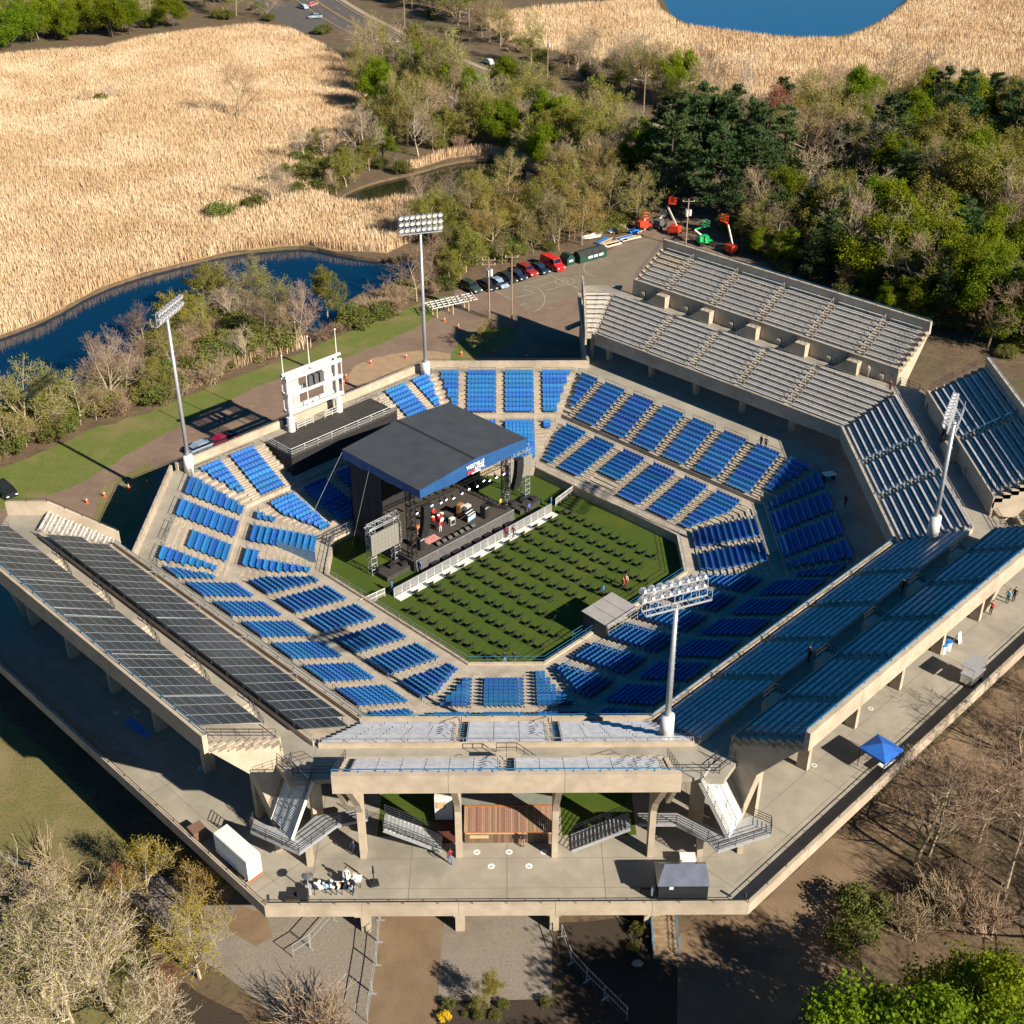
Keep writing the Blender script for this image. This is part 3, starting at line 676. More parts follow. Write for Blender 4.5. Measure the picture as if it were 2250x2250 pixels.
# wedges of benches turning the corner at the open ends of the NE and SW stands
for key, par, sg, cut, lab in (('N','NE',-1,11.75,0), ('W','SW',1,-11.75,0)):
    sd_ = SD[key]; th = st[par]
    def tt(v): return v
    for i in range(9):
        a = 38.5+.74*i; z = ZC+4.3+.4*i; l0, l1 = .414*a-OFF-.01, .414*(a+.76)-OFF-.01
        c = 11.62
        if key == 'N': u = (-l0, -c, -l1, -c)       # N: t runs to -x
        else: u = (c, l0, c, l1)                      # W: t runs to -y
        tread(sd_, a, a+.76, u[0], u[1], u[2], u[3], z, z-.5).build('corner_step', M['tread'], th, world=True)
        bench(sd_, a, u[0]+.05, u[1]-.05, z, th, 'white_steel', 'corner_bench')  # sunlight on these planks is put in as a whiter material
    lf = .414*38.2-OFF
    # end wall following the slope and the walkway landing
    cs = -c if key == 'N' else c
    pts = [(38.2,2.95),(38.2,5.2),(45.1,9.0),(49.5,9.0),(49.5,6.6),(45.1,6.6)]
    MB().extr([sd_.p(a+OFF, cs, ZC+z) for a, z in pts], sd_.t*(.28 if key == 'N' else -.28)).build('corner_wall', M['concrete'], th, world=True)
    q = [(45.16, cs), (45.16, -(.414*45.16-OFF) if key == 'N' else (.414*45.16-OFF)), (49.5, -(.414*49.5-OFF) if key == 'N' else (.414*49.5-OFF)), (49.5, cs)]
    MB().prism([sd_.p(a+OFF, t, 0).xy[:] for a, t in q], ZC+7.0, ZC+7.42).build('corner_landing', M['deck'], th, world=True)
    mb = MB(); rail(mb, [sd_.p(38.3+OFF, cs*.99, ZC+5.2), sd_.p(45.1+OFF, cs*.99, ZC+9.0), sd_.p(49.4+OFF, cs*.99, ZC+9.0)], .35, 1, .03, 1.8)
    mb.build('corner_rail', M['rail_dark'], th, world=True)
    for a in (40.4, 45.5): MB().obox(sd_.p(a+OFF, (cs+1.2*(-1 if key == 'N' else 1)), ZC), sd_.t*.5, sd_.n*.7, Vector((0,0,4.2+(a-40)*.4))).build('corner_column', M['concrete'], th, world=True)
# landings filling the corners between the stands at walkway level
def corner_landing(k1, k2, par):
    s1, s2 = SD[k1], SD[k2]
    h1 = lim(45.16, s1); 
    return
# ================================================================== solar arrays on the SW stand
def panel_mesh():
    mb = MB(); mb.box((0,0,0),(1.66,1.0,.035), m=0)
    for sx, sy, dx, dy in ((0,.49,1.66,.02),(0,-.49,1.66,.02),(.815,0,.03,.96),(-.815,0,.03,.96)): mb.box((sx,sy,.008),(dx,dy,.04), m=1)
    return mb.mesh('solar_panel', [M['panel'], M['panel_frame']])
PM = panel_mesh(); sw = SD['SW']
def array(lab, a0, z0, rows, slope, t0, t1, cond):
    th = thing('solar_array', lab, 'solar array', sw.p(a0, 0, z0-.8), 0, 'solar arrays on the left grandstand')
    ang = math.atan(slope); n = int((t1-t0)/1.69)
    rot = Matrix((sw.t, -sw.n*math.cos(ang)-Vector((0,0,1))*math.sin(ang), (Vector((0,0,1))*math.cos(ang)-sw.n*math.sin(ang)))).transposed()
    if rot.determinant() < 0: rot = Matrix((-sw.t, -sw.n*math.cos(ang)-Vector((0,0,1))*math.sin(ang), (Vector((0,0,1))*math.cos(ang)-sw.n*math.sin(ang)))).transposed()
    rr = random.Random(3); rail_mb = MB(); post = MB()
    for j in range(n):
        t = t0+1.69*(j+.5)+(.18 if j >= n//2 else 0)
        for i in range(rows):
            d = 1.02*(i+.5); a = a0+d*math.cos(ang); z = z0+d*math.sin(ang)
            if not cond(a, t): continue
            o = link('solar_panel', PM, th, sw.p(a, t, z)-th.location, rot.to_euler())
    L = rows*1.02
    for j in range(n+1):
        t = t0+1.69*j
        if not cond(a0+.8, t-.4) or not cond(a0+.8, t+.4): continue
        rail_mb.beam(sw.p(a0+.1, t, z0-.09), sw.p(a0+L*math.cos(ang)-.1, t, z0+L*math.sin(ang)-.09), .06, .10)
        if j % 3 == 0:
            for d in (.2, L-.3): 
                q = sw.p(a0+d*math.cos(ang), t, z0+d*math.sin(ang)); post.tube(q-Vector((0,0,.12)), q-Vector((0,0,1.05)), .05, .05, 5)
    rail_mb.build('support_beam', M['galv'], th, world=True); post.build('support_post', M['rail_dark'], th, world=True)
array('lower dark solar array on the left grandstand, nearer the seating bowl', 39.95, ZC+5.85, 6, .54, -20.5, 22.0, lambda a, t: -(.414*a+2.2) < t < (.414*a+4.0))
array('upper dark solar array on the left grandstand, at its outer edge', 48.25, ZC+10.35, 7, .56, -22.0, 21.7, lambda a, t: True)
# ================================================================== the stage
nw = SD['NW']; se = SD['SE']
M['roofskin'] = mat('stage_roof_skin', (.060,.066,.074), .55, (.046,.051,.058), .5, 4, rvar=0)
def ribs(m, sc, dist, axis_rot):
    nt = m.node_tree; b = nt.nodes['Principled BSDF']; g = nt.nodes.new('ShaderNodeNewGeometry'); mp = nt.nodes.new('ShaderNodeMapping'); mp.inputs['Rotation'].default_value = (0,0,axis_rot)
    wv = nt.nodes.new('ShaderNodeTexWave'); wv.inputs['Scale'].default_value = sc; wv.inputs['Distortion'].default_value = .3; wv.inputs['Detail'].default_value = 1
    bp = nt.nodes.new('ShaderNodeBump'); bp.inputs['Distance'].default_value = dist
    nt.links.new(g.outputs['Position'], mp.inputs[0]); nt.links.new(mp.outputs[0], wv.inputs[0]); nt.links.new(wv.outputs['Fac'], bp.inputs['Height']); nt.links.new(bp.outputs[0], b.inputs['Normal'])
ribs(M['roofskin'], 1.0, .03, math.radians(45))
M['valance'] = mat('blue_valance_cloth', (.018,.085,.24), .6, (.014,.068,.20), .8, bump=.05, bscale=.9)
M['mesh_skirt'] = mat('grey_mesh_scrim', (.07,.07,.068), .7, (.10,.10,.095), 2, bump=.06, bscale=1.2)
M['stagefloor'] = mat('stage_floor', (.055,.047,.040), .75, (.07,.06,.05), 2)
M['ledscreen'] = mat('grey_led_screen', (.20,.195,.17), .6, (.23,.222,.195), 6)
M['lamp'] = mat('lit_stage_lamp', (.9,.9,1), .5, emit=(.72,.62,1.0), estr=9.0)
M['rug'] = mat('patterned_rug', (.42,.12,.12), .9, (.62,.36,.32), 4)
M['orange_amp'] = mat('orange_cabinet', (.60,.19,.03), .6)
M['brown_amp'] = mat('tan_cabinet', (.36,.17,.07), .6)
M['bluepanel'] = mat('pale_blue_panel', (.35,.48,.65), .5)
stage = thing('concert_stage', 'black concert stage with dark pitched roof and blue valance facing the lawn', 'stage', nw.p(12,.6,0))
TL, TR, AF, AB = 9.25, -8.05, 4.35, 18.05; TM = .62
mb = MB(); mb.obox(nw.p(6.05,TR+.5,.06), nw.t*(TL-TR-.7), nw.n*11.6, Vector((0,0,1.42))); mb.build('stage_deck', M['stagefloor'], stage, world=True)
mb = MB(); N_ = 40; vs = []
for i in range(N_+1):
    t = TR+.6+(TL-TR-.9)*i/N_; o = .05*math.sin(i*1.9)+.03*math.sin(i*.7)
    vs += [nw.p(5.98-o*.3,t,1.62), nw.p(5.90-abs(o)-.12,t,.08)]
mb.add(vs, [(2*i, 2*i+1, 2*i+3, 2*i+2) for i in range(N_)]); mb.build('front_skirt', M['mesh_skirt'], stage, world=True)
mb = MB(); mb.beam(nw.p(5.95,TR+.6,1.62), nw.p(5.95,TL-.3,1.62), .06, .06); mb.build('skirt_pipe', M['galv'], stage, world=True)
# roof
def roofz(t): return 12.0+.65*(1-abs(t-TM)/((TL-TR)/2))
mb = MB()
for t0, t1 in ((TR, TM), (TM, TL)):
    q = [(AF,t0),(AF,t1),(AB,t1),(AB,t0)]
    mb.add([nw.p(a,t,roofz(t)) for a, t in q]+[nw.p(a,t,roofz(t)-.14) for a, t in q], [(3,2,1,0),(4,5,6,7),(0,1,5,4),(1,2,6,5),(2,3,7,6),(3,0,4,7)])
r_o = mb.build('roof_canopy', M['roofskin'], stage, world=True)
mb = MB(); mb.beam(nw.p(AF+.02,TM,12.66), nw.p(AB-.02,TM,12.66), .28, .05); link('ridge_strip', mb.mesh('ridge_strip', M['black']), r_o, world=True)
def valance(p0, p1, ztop, zb, out, n=26, sd=1):
    mb = MB(); rr = random.Random(sd); vs = []
    for i in range(n+1):
        u = i/n; q = p0.lerp(p1, u); zt = ztop(u); zz = zb(u)+rr.uniform(-.05,.05)+.06*math.sin(u*14+sd); wv = out*(.05*math.sin(u*22+sd)+.03*rr.uniform(-1,1))
        vs += [Vector((q.x,q.y,zt)), Vector((q.x,q.y,(zt+zz)/2))+wv*.5, Vector((q.x,q.y,zz))+wv]
    k = len(vs); vs2 = [v-out*.03 for v in vs]
    fs = []
    for i in range(n):
        a = 3*i; fs += [(a,a+1,a+4,a+3),(a+1,a+2,a+5,a+4),(k+a+3,k+a+4,k+a+1,k+a),(k+a+4,k+a+5,k+a+2,k+a+1)]
    return mb.add(vs+vs2, fs)
fz = lambda u: roofz(TL+(TR-TL)*u)+.02
valance(nw.p(AF-.02,TL,0), nw.p(AF-.02,TR,0), fz, lambda u: 10.92-.22*u, -nw.n, 40, 1).build('front_valance', M['valance'], stage, world=True)
valance(nw.p(AB,TL+.02,0), nw.p(AF,TL+.02,0), lambda u: 12.0, lambda u: 10.75+.2*u, nw.t, 26, 2).build('side_valance', M['valance'], stage, world=True)
valance(nw.p(AF,TR-.02,0), nw.p(AB,TR-.02,0), lambda u: 12.0, lambda u: 10.9, -nw.t, 26, 3).build('side_valance', M['valance'], stage, world=True)
# lettering on the valance
def text(body, size, center, m, parent, wd=None, shear=0.0):
    c = bpy.data.curves.new('lettering', 'FONT'); c.body = body; c.size = size; c.align_x = 'CENTER'; c.align_y = 'CENTER'; c.extrude = .012; c.shear = shear; c.offset = .018
    o = bpy.data.objects.new('lettering', c); COL.objects.link(o)
    dg = bpy.context.evaluated_depsgraph_get(); me = bpy.data.meshes.new_from_object(o.evaluated_get(dg)); bpy.data.objects.remove(o)
    me.materials.clear(); me.materials.append(m)
    rot = Matrix((-nw.t, Vector((0,0,1)), -nw.n)).transposed()
    co = [rot @ Vector((v.co.x*(wd or 1), v.co.y, v.co.z))+center for v in me.vertices]
    for v, p_ in zip(me.vertices, co): v.co = p_
    return link('lettering', me, parent, world=True)
lg = -nw.n*.16
text('WESTVILLE', .72, nw.p(AF,.72,11.98)+lg, M['white'], stage, .80)
text('BOWL', .62, nw.p(AF,.02,11.42)+lg, M['white'], stage, .9)
M['logo_red'] = mat('pink_red_print', (.75,.05,.09), .6)
text('music', .52, nw.p(AF,1.42,11.36)+lg, M['logo_red'], stage, .95, .2)
text('NEW HAVEN', .22, nw.p(AF,.62,11.02)+lg, M['white'], stage, 1.1)
mb = MB(); mb.beam(nw.p(AF,2.05,11.12)+lg, nw.p(AF,.85,11.16)+lg, .05, .07); mb.build('logo_swash', M['logo_red'], stage, world=True)
# lattice truss helper
def truss(mb, p, q, w_=.5, r=.035, seg=.6, m=0, side=None):
    p, q = Vector(p), Vector(q); d = (q-p); L = d.length; d.normalize()
    x = side or (d.orthogonal() if abs(d.z) < .9 else Vector(nw.t)); x = Vector(x).normalized(); y = d.cross(x).normalized()
    cs = [x*w_/2+y*w_/2, x*w_/2-y*w_/2, -x*w_/2-y*w_/2, -x*w_/2+y*w_/2]
    for c in cs: mb.tube(p+c, q+c, r, r, 4, m)
    k = max(1, int(L/seg))
    for i in range(k):
        a, b = p+d*(L*i/k), p+d*(L*(i+1)/k)
        for j in range(4):
            u, v = cs[j], cs[(j+1) % 4]
            mb.tube(a+(u if i % 2 else v), b+(v if i % 2 else u), r*.6, r*.6, 3, m); mb.tube(b+u, b+v, r*.6, r*.6, 3, m)
for a, t in ((7.1,8.4),(7.1,-7.2),(16.9,8.4),(16.9,-7.2)):
    mb = MB(); truss(mb, nw.p(a,t,.1), nw.p(a,t,11.9), .75, .06, .8); mb.box(nw.p(a,t,.15),(1.3,1.3,.2),nw.rz); mb.build('stage_tower', M['blackmetal'], stage, world=True)
for a, z in ((6.9,11.4),(16.9,11.4)):
    mb = MB(); truss(mb, nw.p(a,8.4,z), nw.p(a,-7.2,z), .6, .05, .8); mb.build('roof_truss', M['blackmetal'], stage, world=True)
for t in (8.4,4.5,.6,-3.3,-7.2):
    mb = MB(); truss(mb, nw.p(7.2,t,11.35), nw.p(16.6,t,11.35), .5, .05, .9); mb.build('roof_truss', M['blackmetal'], stage, world=True)
for t in (9.0,-7.8): 
    mb = MB(); mb.beam(nw.p(7.1,t,11.2), nw.p(7.1,t,11.9), .2, .2); mb.build('truss_bracket', M['blackmetal'], stage, world=True)
# lamps on a sub truss
mb = MB(); truss(mb, nw.p(7.4,8.0,7.9), nw.p(7.4,-6.8,7.6), .4, .035, .6); mb.build('light_truss', M['blackmetal'], stage, world=True)
rr = random.Random(5)
for i in range(13):
    t = 7.6-14.2*i/12+rr.uniform(-.2,.2); z = 7.45-.02*i+rr.uniform(-.35,.15); q = nw.p(7.2,t,z)
    mb = MB(); mb.tube(q, q-nw.n*.38-Vector((0,0,.22)), .13, .19, 8); mb.tube(q+Vector((0,0,.4)), q, .05, .05, 5); lm = mb.build('stage_light', M['blackmetal'], stage, world=True)
    mb = MB(); e = q-nw.n*.385-Vector((0,0,.222)); mb.tube(e, e-nw.n*.02-Vector((0,0,.012)), .15, .15, 8); link('lens', mb.mesh('lens', M['lamp']), lm, world=True)
# drapes at the back and sides
for p0, p1, o in ((nw.p(17.3,8.9,0), nw.p(17.3,-7.6,0), -nw.n), (nw.p(17.2,8.95,0), nw.p(11.5,8.95,0), nw.t), (nw.p(17.2,-7.65,0), nw.p(12.5,-7.65,0), -nw.t)):
    valance(p0, p1, lambda u: 11.2, lambda u: .15, o, 36, 4).build('black_drape', M['black'], stage, world=True)
# video screens on scaffold towers
for t0, t1, a, z0, z1 in ((13.15,8.55,8.7,2.95,5.75), (-8.3,-12.9,8.1,3.8,6.6)):
    mb = MB(); mb.obox(nw.p(a,t1,z0), nw.t*(t0-t1), nw.n*.18, Vector((0,0,z1-z0))); sc = mb.build('video_screen', M['ledscreen'], stage, world=True)
    mb = MB()
    for i in range(1, 9): mb.obox(nw.p(a-.012,t1+(t0-t1)*i/9-.008,z0+.02), nw.t*.016, nw.n*.012, Vector((0,0,z1-z0-.04)))
    for i in range(1, 5): mb.obox(nw.p(a-.011,t1+.02,z0+(z1-z0)*i/5-.008), nw.t*(t0-t1-.04), nw.n*.010, Vector((0,0,.016)))
    link('screen_seam', mb.mesh('screen_seam', M['mesh_skirt']), sc, world=True)
    for tt in (t0-.5, t1+.5):
        mb = MB(); truss(mb, nw.p(a+.7,tt,0.05), nw.p(a+.7,tt,z1+.6), .8, .045, .7); mb.build('screen_scaffold', M['galv'], stage, world=True)
    mb = MB(); truss(mb, nw.p(a+.7,t0,z1+.7), nw.p(a+.7,t1,z1+.7), .7, .05, .7); mb.build('screen_truss', M['galv'], stage, world=True)
    mb = MB(); tc = (t0+t1)/2
    mb.obox(nw.p(a-1.9,tc-2.1,.08), nw.t*3.9, nw.n*2.2, Vector((0,0,.62))); mb.build('ballast_platform', M['blacktop'], stage, world=True)
    for k in range(3):
        mb = MB(); mb.obox(nw.p(a-1.5+.6*k,tc-1.8+1.3*k,.72), nw.t*.9, nw.n*.6, Vector((0,0,.35))); mb.build('black_case', M['black'], stage, world=True)
# line arrays
for t, a, z0, z1 in ((7.2,5.75,4.2,8.4), (-8.3,5.95,4.1,8.2)):
    n = 13; th_ = thing('line_array', 'tall curved black loudspeaker stack hanging %s of the stage opening' % ('left' if t > 0 else 'right'), 'loudspeaker', nw.p(a,t,z0))
    mb0 = MB(); mb0.tube(nw.p(a+.3,t,z1+.1), nw.p(a+.9,t,11.3), .025, .025, 4); mb0.build('hoist_chain', M['blackmetal'], th_, world=True)
    for i in range(n):
        u = i/(n-1); z = z1-(z1-z0)*u; off = .75*u*u; ang = .5*u
        x = nw.n*math.cos(ang)+Vector((0,0,1))*math.sin(ang); y = nw.t; u3 = x.cross(y) if x.cross(y).z > 0 else y.cross(x)
        mb = MB(); mb.obox(nw.p(a+off,t-.55,z)-x*.3, y*1.1, x*.62, u3*.30); mb.build('speaker_cabinet', M['black'], th_, world=True)
# backline and dressing: things that stand on the stage
def stbox(name, label, cat, a, t, z, d, m, rz=0, group=None, sub=None):
    th_ = thing(name, label, cat, nw.p(a,t,z), nw.rz+rz, group)
    mb = MB(); mb.box((0,0,d[2]/2), d); mb.build('body', M[m], th_)
    if sub: sub(th_, d)
    return th_
def grille(th_, d):
    mb = MB(); mb.box((0,d[1]/2+.012,d[2]*.42),(d[0]*.86,.02,d[2]*.66)); mb.build('grille', M['black'], th_)
    mb = MB(); mb.box((0,d[1]/2+.012,d[2]*.88),(d[0]*.86,.02,d[2]*.12)); mb.build('control_panel', M['galv'], th_)
FLR = 1.48
stbox('guitar_amplifier','orange guitar amplifier at the back left of the stage','amplifier',10.6,4.3,FLR,(.8,.4,.95),'orange_amp',0,None,grille)
stbox('organ_cabinet','tall tan speaker cabinet beside the keyboards on stage','speaker cabinet',10.0,-2.1,FLR,(.85,.6,1.5),'brown_amp',.2,None,grille)
stbox('keyboard_amplifier','pale cabinet behind the keyboards on stage','speaker cabinet',9.6,-2.9,FLR,(.8,.6,1.2),'white_steel',.1,None,grille)
stbox('bass_amplifier','small black and white amplifier left of the keyboards','amplifier',9.1,.2,FLR,(.75,.45,.9),'white_steel',0,None,grille)
stbox('side_fill','tall black side fill speaker at the right of the stage','loudspeaker',7.4,-3.7,FLR,(.7,.8,1.7),'black',.1,None,grille)
stbox('side_fill','tall black side fill speaker at the left front of the stage','loudspeaker',7.7,6.6,FLR,(.8,.7,1.6),'black',.1,None,grille)
th_ = thing('keyboard_rig','double keyboard stand with a pale blue front panel','keyboard',nw.p(8.3,-2.0,FLR),nw.rz+.15)
mb = MB(); mb.box((0,.35,.45),(1.5,.06,.62)); mb.build('front_panel', M['bluepanel'], th_)
for z, y in ((.95,.2),(1.15,-.1)):
    mb = MB(); mb.box((0,y,z),(1.5,.38,.1)); k_ = mb.build('keyboard', M['black'], th_)
    mb = MB(); mb.box((0,y+.08,z+.055),(1.35,.18,.015)); mb.build('keys', M['white'], k_)
for x in (-.65,.65):
    mb = MB(); mb.beam((x,-.3,0),(x,.3,1.0),.05,.05); mb.beam((x,.3,0),(x,-.3,1.0),.05,.05); mb.build('stand_leg', M['blackmetal'], th_)
th_ = thing('drum_kit','red drum kit with brass cymbals at the back of the stage','drum kit',nw.p(10.7,1.0,FLR+.3),nw.rz)
mb = MB(); mb.box((0,0,-.15),(2.6,2.2,.3)); mb.build('riser', M['black'], th_)
def drum(nm, c, r, h, ax, m):
    ax = Vector(ax); c = Vector(c); mb = MB(); mb.tube(c-ax*h/2, c+ax*h/2, r, r, 14); d = mb.build(nm, M[m], th_)
    mb = MB(); mb.tube(c+ax*h/2, c+ax*(h/2+.015), r*.95, r*.95, 14); link('drum_head', mb.mesh('drum_head', M['white']), d)
drum('bass_drum',(0,.45,.33),.32,.5,(0,1,0),'red'); drum('tom',(-.3,.4,.85),.2,.3,(0,.3,.95),'red'); drum('tom',(.3,.4,.85),.2,.3,(0,.3,.95),'red'); drum('floor_tom',(.75,-.1,.5),.26,.45,(0,0,1),'red'); drum('snare',(-.55,-.1,.62),.2,.18,(0,0,1),'white_steel')
M['brass'] = mat('brass', (.75,.50,.15), .25, metal=1.0)
for c in ((-.85,.35,1.2),(.85,.4,1.25),(-.9,-.2,.95),(1.0,-.2,1.1)):
    mb = MB(); mb.tube(c, (c[0],c[1],c[2]+.02), .28, .05, 14); mb.build('cymbal', M['brass'], th_)
    mb = MB(); mb.tube((c[0],c[1],0), c, .015, .015, 4); mb.build('cymbal_stand', M['chrome'], th_)
mb = MB(); mb.obox(nw.p(7.7,3.3,FLR+.006), nw.t*2.0, nw.n*1.3, Vector((0,0,.02)), 0); tag(mb.build('rug', M['rug']), 'pink patterned rug at the left of the stage floor', 'rug')
for i in range(7):
    t = 4.6-.95*i
    th_ = thing('stage_monitor', 'black floor monitor wedge, %s from left along the stage front' % ordw(i+1), 'monitor', nw.p(6.75,t,FLR), nw.rz, 'floor monitors along the stage front')
    MB().extr([(-.3,-.25,0),(-.3,.25,0),(-.3,.25,.2),(-.3,-.1,.42),(-.3,-.25,.42)],(.6,0,0)).build('body', M['black'], th_)
    MB().extr([(-.26,.262,.2),(-.26,-.088,.43),(-.26,-.09,.445),(-.26,.268,.215)],(.52,0,0)).build('grille', M['mesh_skirt'], th_)
# subwoofers in the pit
for i in range(8):
    t = 6.5-1.75*i
    th_ = thing('subwoofer', 'low black subwoofer in the pit below the stage, %s from left' % ordw(i+1), 'subwoofer', nw.p(5.05,t,.05), nw.rz+.05*(i % 3), 'subwoofers in the pit')
    MB().box((0,0,.3),(1.2,.9,.6)).build('body', M['black'], th_); MB().box((0,.46,.3),(1.1,.03,.5)).build('grille', M['mesh_skirt'], th_)
# guy cables at the left
mb = MB(); mb.tube(nw.p(18,9.2,11.8), nw.p(19.5,15.0,2.0), .025, .025, 4); tag(mb.build('guy_cable', M['galv']), 'pale guy cable slanting down behind the left of the stage', 'cable')
mb = MB(); mb.tube(nw.p(13,9.2,11.8), nw.p(14.5,11.6,1.0), .02, .02, 4); tag(mb.build('guy_cable', M['galv']), 'thin guy cable nearer the left video screen', 'cable')

# ================================================================== crowd barrier and pit floor
n = 21; t0, t1 = 14.1, -12.2; L = (t0-t1)/n
M['barrier'] = mat('barrier_panel', (.20,.20,.195), .5, (.25,.25,.24), 3, metal=.3)
bm_ = []
def barrier_parts():
    a = MB(); a.obox((-L/2+.02,-.02,.1),(L-.04,0,0),(0,.04,0),(0,0,1.05))
    b = MB()
    for k in range(7): b.box((-L/2+.08+(L-.16)*k/6,.035,.62),(.035,.03,1.02))
    c = MB(); c.box((0,0,1.18),(L-.02,.09,.06)); c.box((-L/2+.03,0,.6),(.06,.07,1.15)); c.box((L/2-.03,0,.6),(.06,.07,1.15))
    d = MB()
    for x in (-L/2+.06, L/2-.06): d.beam((x,-.02,1.1),(x,-1.0,.1),.04,.04)
    return [('panel',a.mesh('panel',M['barrier'])),('upright',b.mesh('upright',M['galv'])),('barrier_frame',c.mesh('barrier_frame',M['galv'])),('brace',d.mesh('brace',M['galv']))]
BP = barrier_parts()
for i in range(n):
    t = t0-L*(i+.5)
    th_ = thing('crowd_barrier', 'silver crowd barrier panel before the stage, %s from the left' % ordw(i+1), 'barrier', nw.p(4.0,t,.06), nw.rz, 'crowd barrier panels before the stage')
    for nm, me in BP: link(nm, me, th_)
for i in range(n):
    t = t0-L*(i+.5); mb = MB(); mb.obox(nw.p(2.85,t-L/2+.01,.06), nw.t*(L-.02), nw.n*1.1, Vector((0,0,.05)))
    tag(mb.build('floor_plate', M['white_steel']), 'pale floor plate at the foot of the barrier, %s from left' % ordw(i+1), 'floor plate', 'floor plates along the barrier')
for (x0,y0),(x1,y1),lab in (((792,1336),(846,1311),'white side fence at the left end of the stage barrier'), ((1221,1113),(1265,1080),'white side fence at the right end of the stage barrier')):
    a, b = P(x0,y0,.05), P(x1,y1,.05); th_ = thing('side_fence', lab, 'fence', a)
    mb = MB(); rail(mb, [a+Vector((0,0,.05)), b+Vector((0,0,.05))], 1.1, 2, .05, 1.2); mb.build('fence_frame', M['white_steel'], th_, world=True)
    d = (b-a); mb = MB(); mb.obox(a+Vector((0,0,.2)), d, d.cross(Vector((0,0,1))).normalized()*.02, Vector((0,0,.85))); mb.build('fence_panel', M['barrier'], th_, world=True)
    mb = MB(); mb.beam(a+d*.5+Vector((-.4,-.4,.1)), a+d*.5+Vector((.4,.4,.1)), .1, .08); mb.build('foot', M['galv'], th_, world=True)

# ================================================================== folding chairs on the lawn
def chair_mesh():
    mb = MB(); w_ = .25
    mb.add([(-w_,-.2,.44),(w_,-.2,.44),(w_,.22,.46),(-w_,.22,.46),(-w_,-.2,.41),(w_,-.2,.41),(w_,.22,.43),(-w_,.22,.43)], [(0,1,2,3),(7,6,5,4),(0,4,5,1),(1,5,6,2),(2,6,7,3),(3,7,4,0)])
    mb.add([(-w_,-.24,.55),(w_,-.24,.55),(w_,-.33,.95),(-w_,-.33,.95),(-w_,-.27,.55),(w_,-.27,.55),(w_,-.36,.95),(-w_,-.36,.95)], [(3,2,1,0),(4,5,6,7),(0,1,5,4),(1,2,6,5),(2,3,7,6),(3,0,4,7)])
    for x in (-w_,w_):
        mb.beam((x,.28,0),(x,-.30,.92),.04,.04); mb.beam((x,-.32,0),(x,.18,.45),.04,.04)
    for y, z in ((.26,.05),(-.3,.05)): mb.beam((-w_,y,z),(w_,y,z),.03,.03)
    return mb.mesh('folding_chair', M['black'])
CH = chair_mesh(); rr = random.Random(11)
for ri, a in enumerate((-2.1,.1,2.9,5.8,8.55,11.4,14.0)):
    ts = [-14.7+2.5*i for i in range(12)] if 0 < ri < 6 else ([-12.1+2.5*i for i in range(11)] if ri == 0 else [-9.5+2.5*i for i in range(8)])
    ci = 0
    for t in ts:
        q = se.p(a,t,0)
        if abs(q.x)+abs(q.y) > (A1-1.2)/S2*1.0 and (abs(q.x*S2+q.y*S2) > A1-1.4): continue
        if abs(q.y) > B1-1.5 or abs(q.x) > B1-1.5: continue
        if a > 13 and -5.5 < t < 2: continue
        if a > 11 and -3.0 < t < -.2: continue
        ci += 1
        for k in (-1, 1):
            rz = nw.rz+math.pi*0+rr.uniform(-.12,.12)
            o = link('folding_chair', CH, None, se.p(a+(.62 if ri else .5)*k+rr.uniform(-.08,.08), t+rr.uniform(-.1,.1)+.1*k, .052), (0,0,nw.rz+math.pi+rr.uniform(-.15,.15)))
            tag(o, 'black folding chair, %s of %s pod from left, %s lawn row from barrier' % ('front' if k < 0 else 'rear', ordw(ci), ordw(ri+1)), 'chair', 'folding chairs on the lawn')

# ================================================================== mixing hut on the lawn edge
foh = thing('mixing_tent', 'small hut with flat grey roof panels at the near right lawn edge', 'hut', se.p(17.7,-1.8,0))
for i in range(3):
    u0, u1 = -4.3+5.1*i/3, -4.3+5.1*(i+1)/3
    mb = MB(); mb.add([se.p(15.85,u0+.03,3.12),se.p(15.85,u1-.03,3.12),se.p(19.6,u1-.03,2.95),se.p(19.6,u0+.03,2.95),se.p(15.85,u0+.03,3.0),se.p(15.85,u1-.03,3.0),se.p(19.6,u1-.03,2.83),se.p(19.6,u0+.03,2.83)], [(0,1,2,3),(7,6,5,4),(0,4,5,1),(1,5,6,2),(2,6,7,3),(3,7,4,0)])
    mb.v = [tuple(v) for v in mb.v]; mb.build('roof_panel', mat('grey_roof_panel', (.33,.32,.30), .6, (.28,.27,.25), 1.5) if 'grp' not in M else M['grp'], foh, world=True); M['grp'] = bpy.data.materials['grey_roof_panel']
M['hutwall'] = mat('grey_hut_wall', (.10,.105,.11), .8, (.08,.085,.09), 2)
for q in ((15.95,-4.2,.06,4.9,0),(15.95,-4.2,3.5,.06,1),(15.95,.64,3.5,.06,1)):
    mb = MB(); mb.obox(se.p(q[0],q[1],.06), se.n*q[2], se.t*q[3], Vector((0,0,2.75))); mb.build('wall', M['hutwall'], foh, world=True)
mb = MB(); rail(mb, [se.p(19.7,-4.2,1.3), se.p(19.7,.7,1.3)], 1.9, 4, .03, 1.2); mb.build('rear_rail', M['galv'], foh, world=True)
mb = MB(); mb.obox(se.p(15.9,-4.2,.05), se.n*3.8, se.t*4.9, Vector((0,0,.25))); mb.build('platform', M['black'], foh, world=True)
mb = MB(); mb.obox(se.p(16.2,-6.2,.05), se.n*2.6, se.t*1.7, Vector((0,0,.45))); mb.build('side_step', M['black'], foh, world=True)
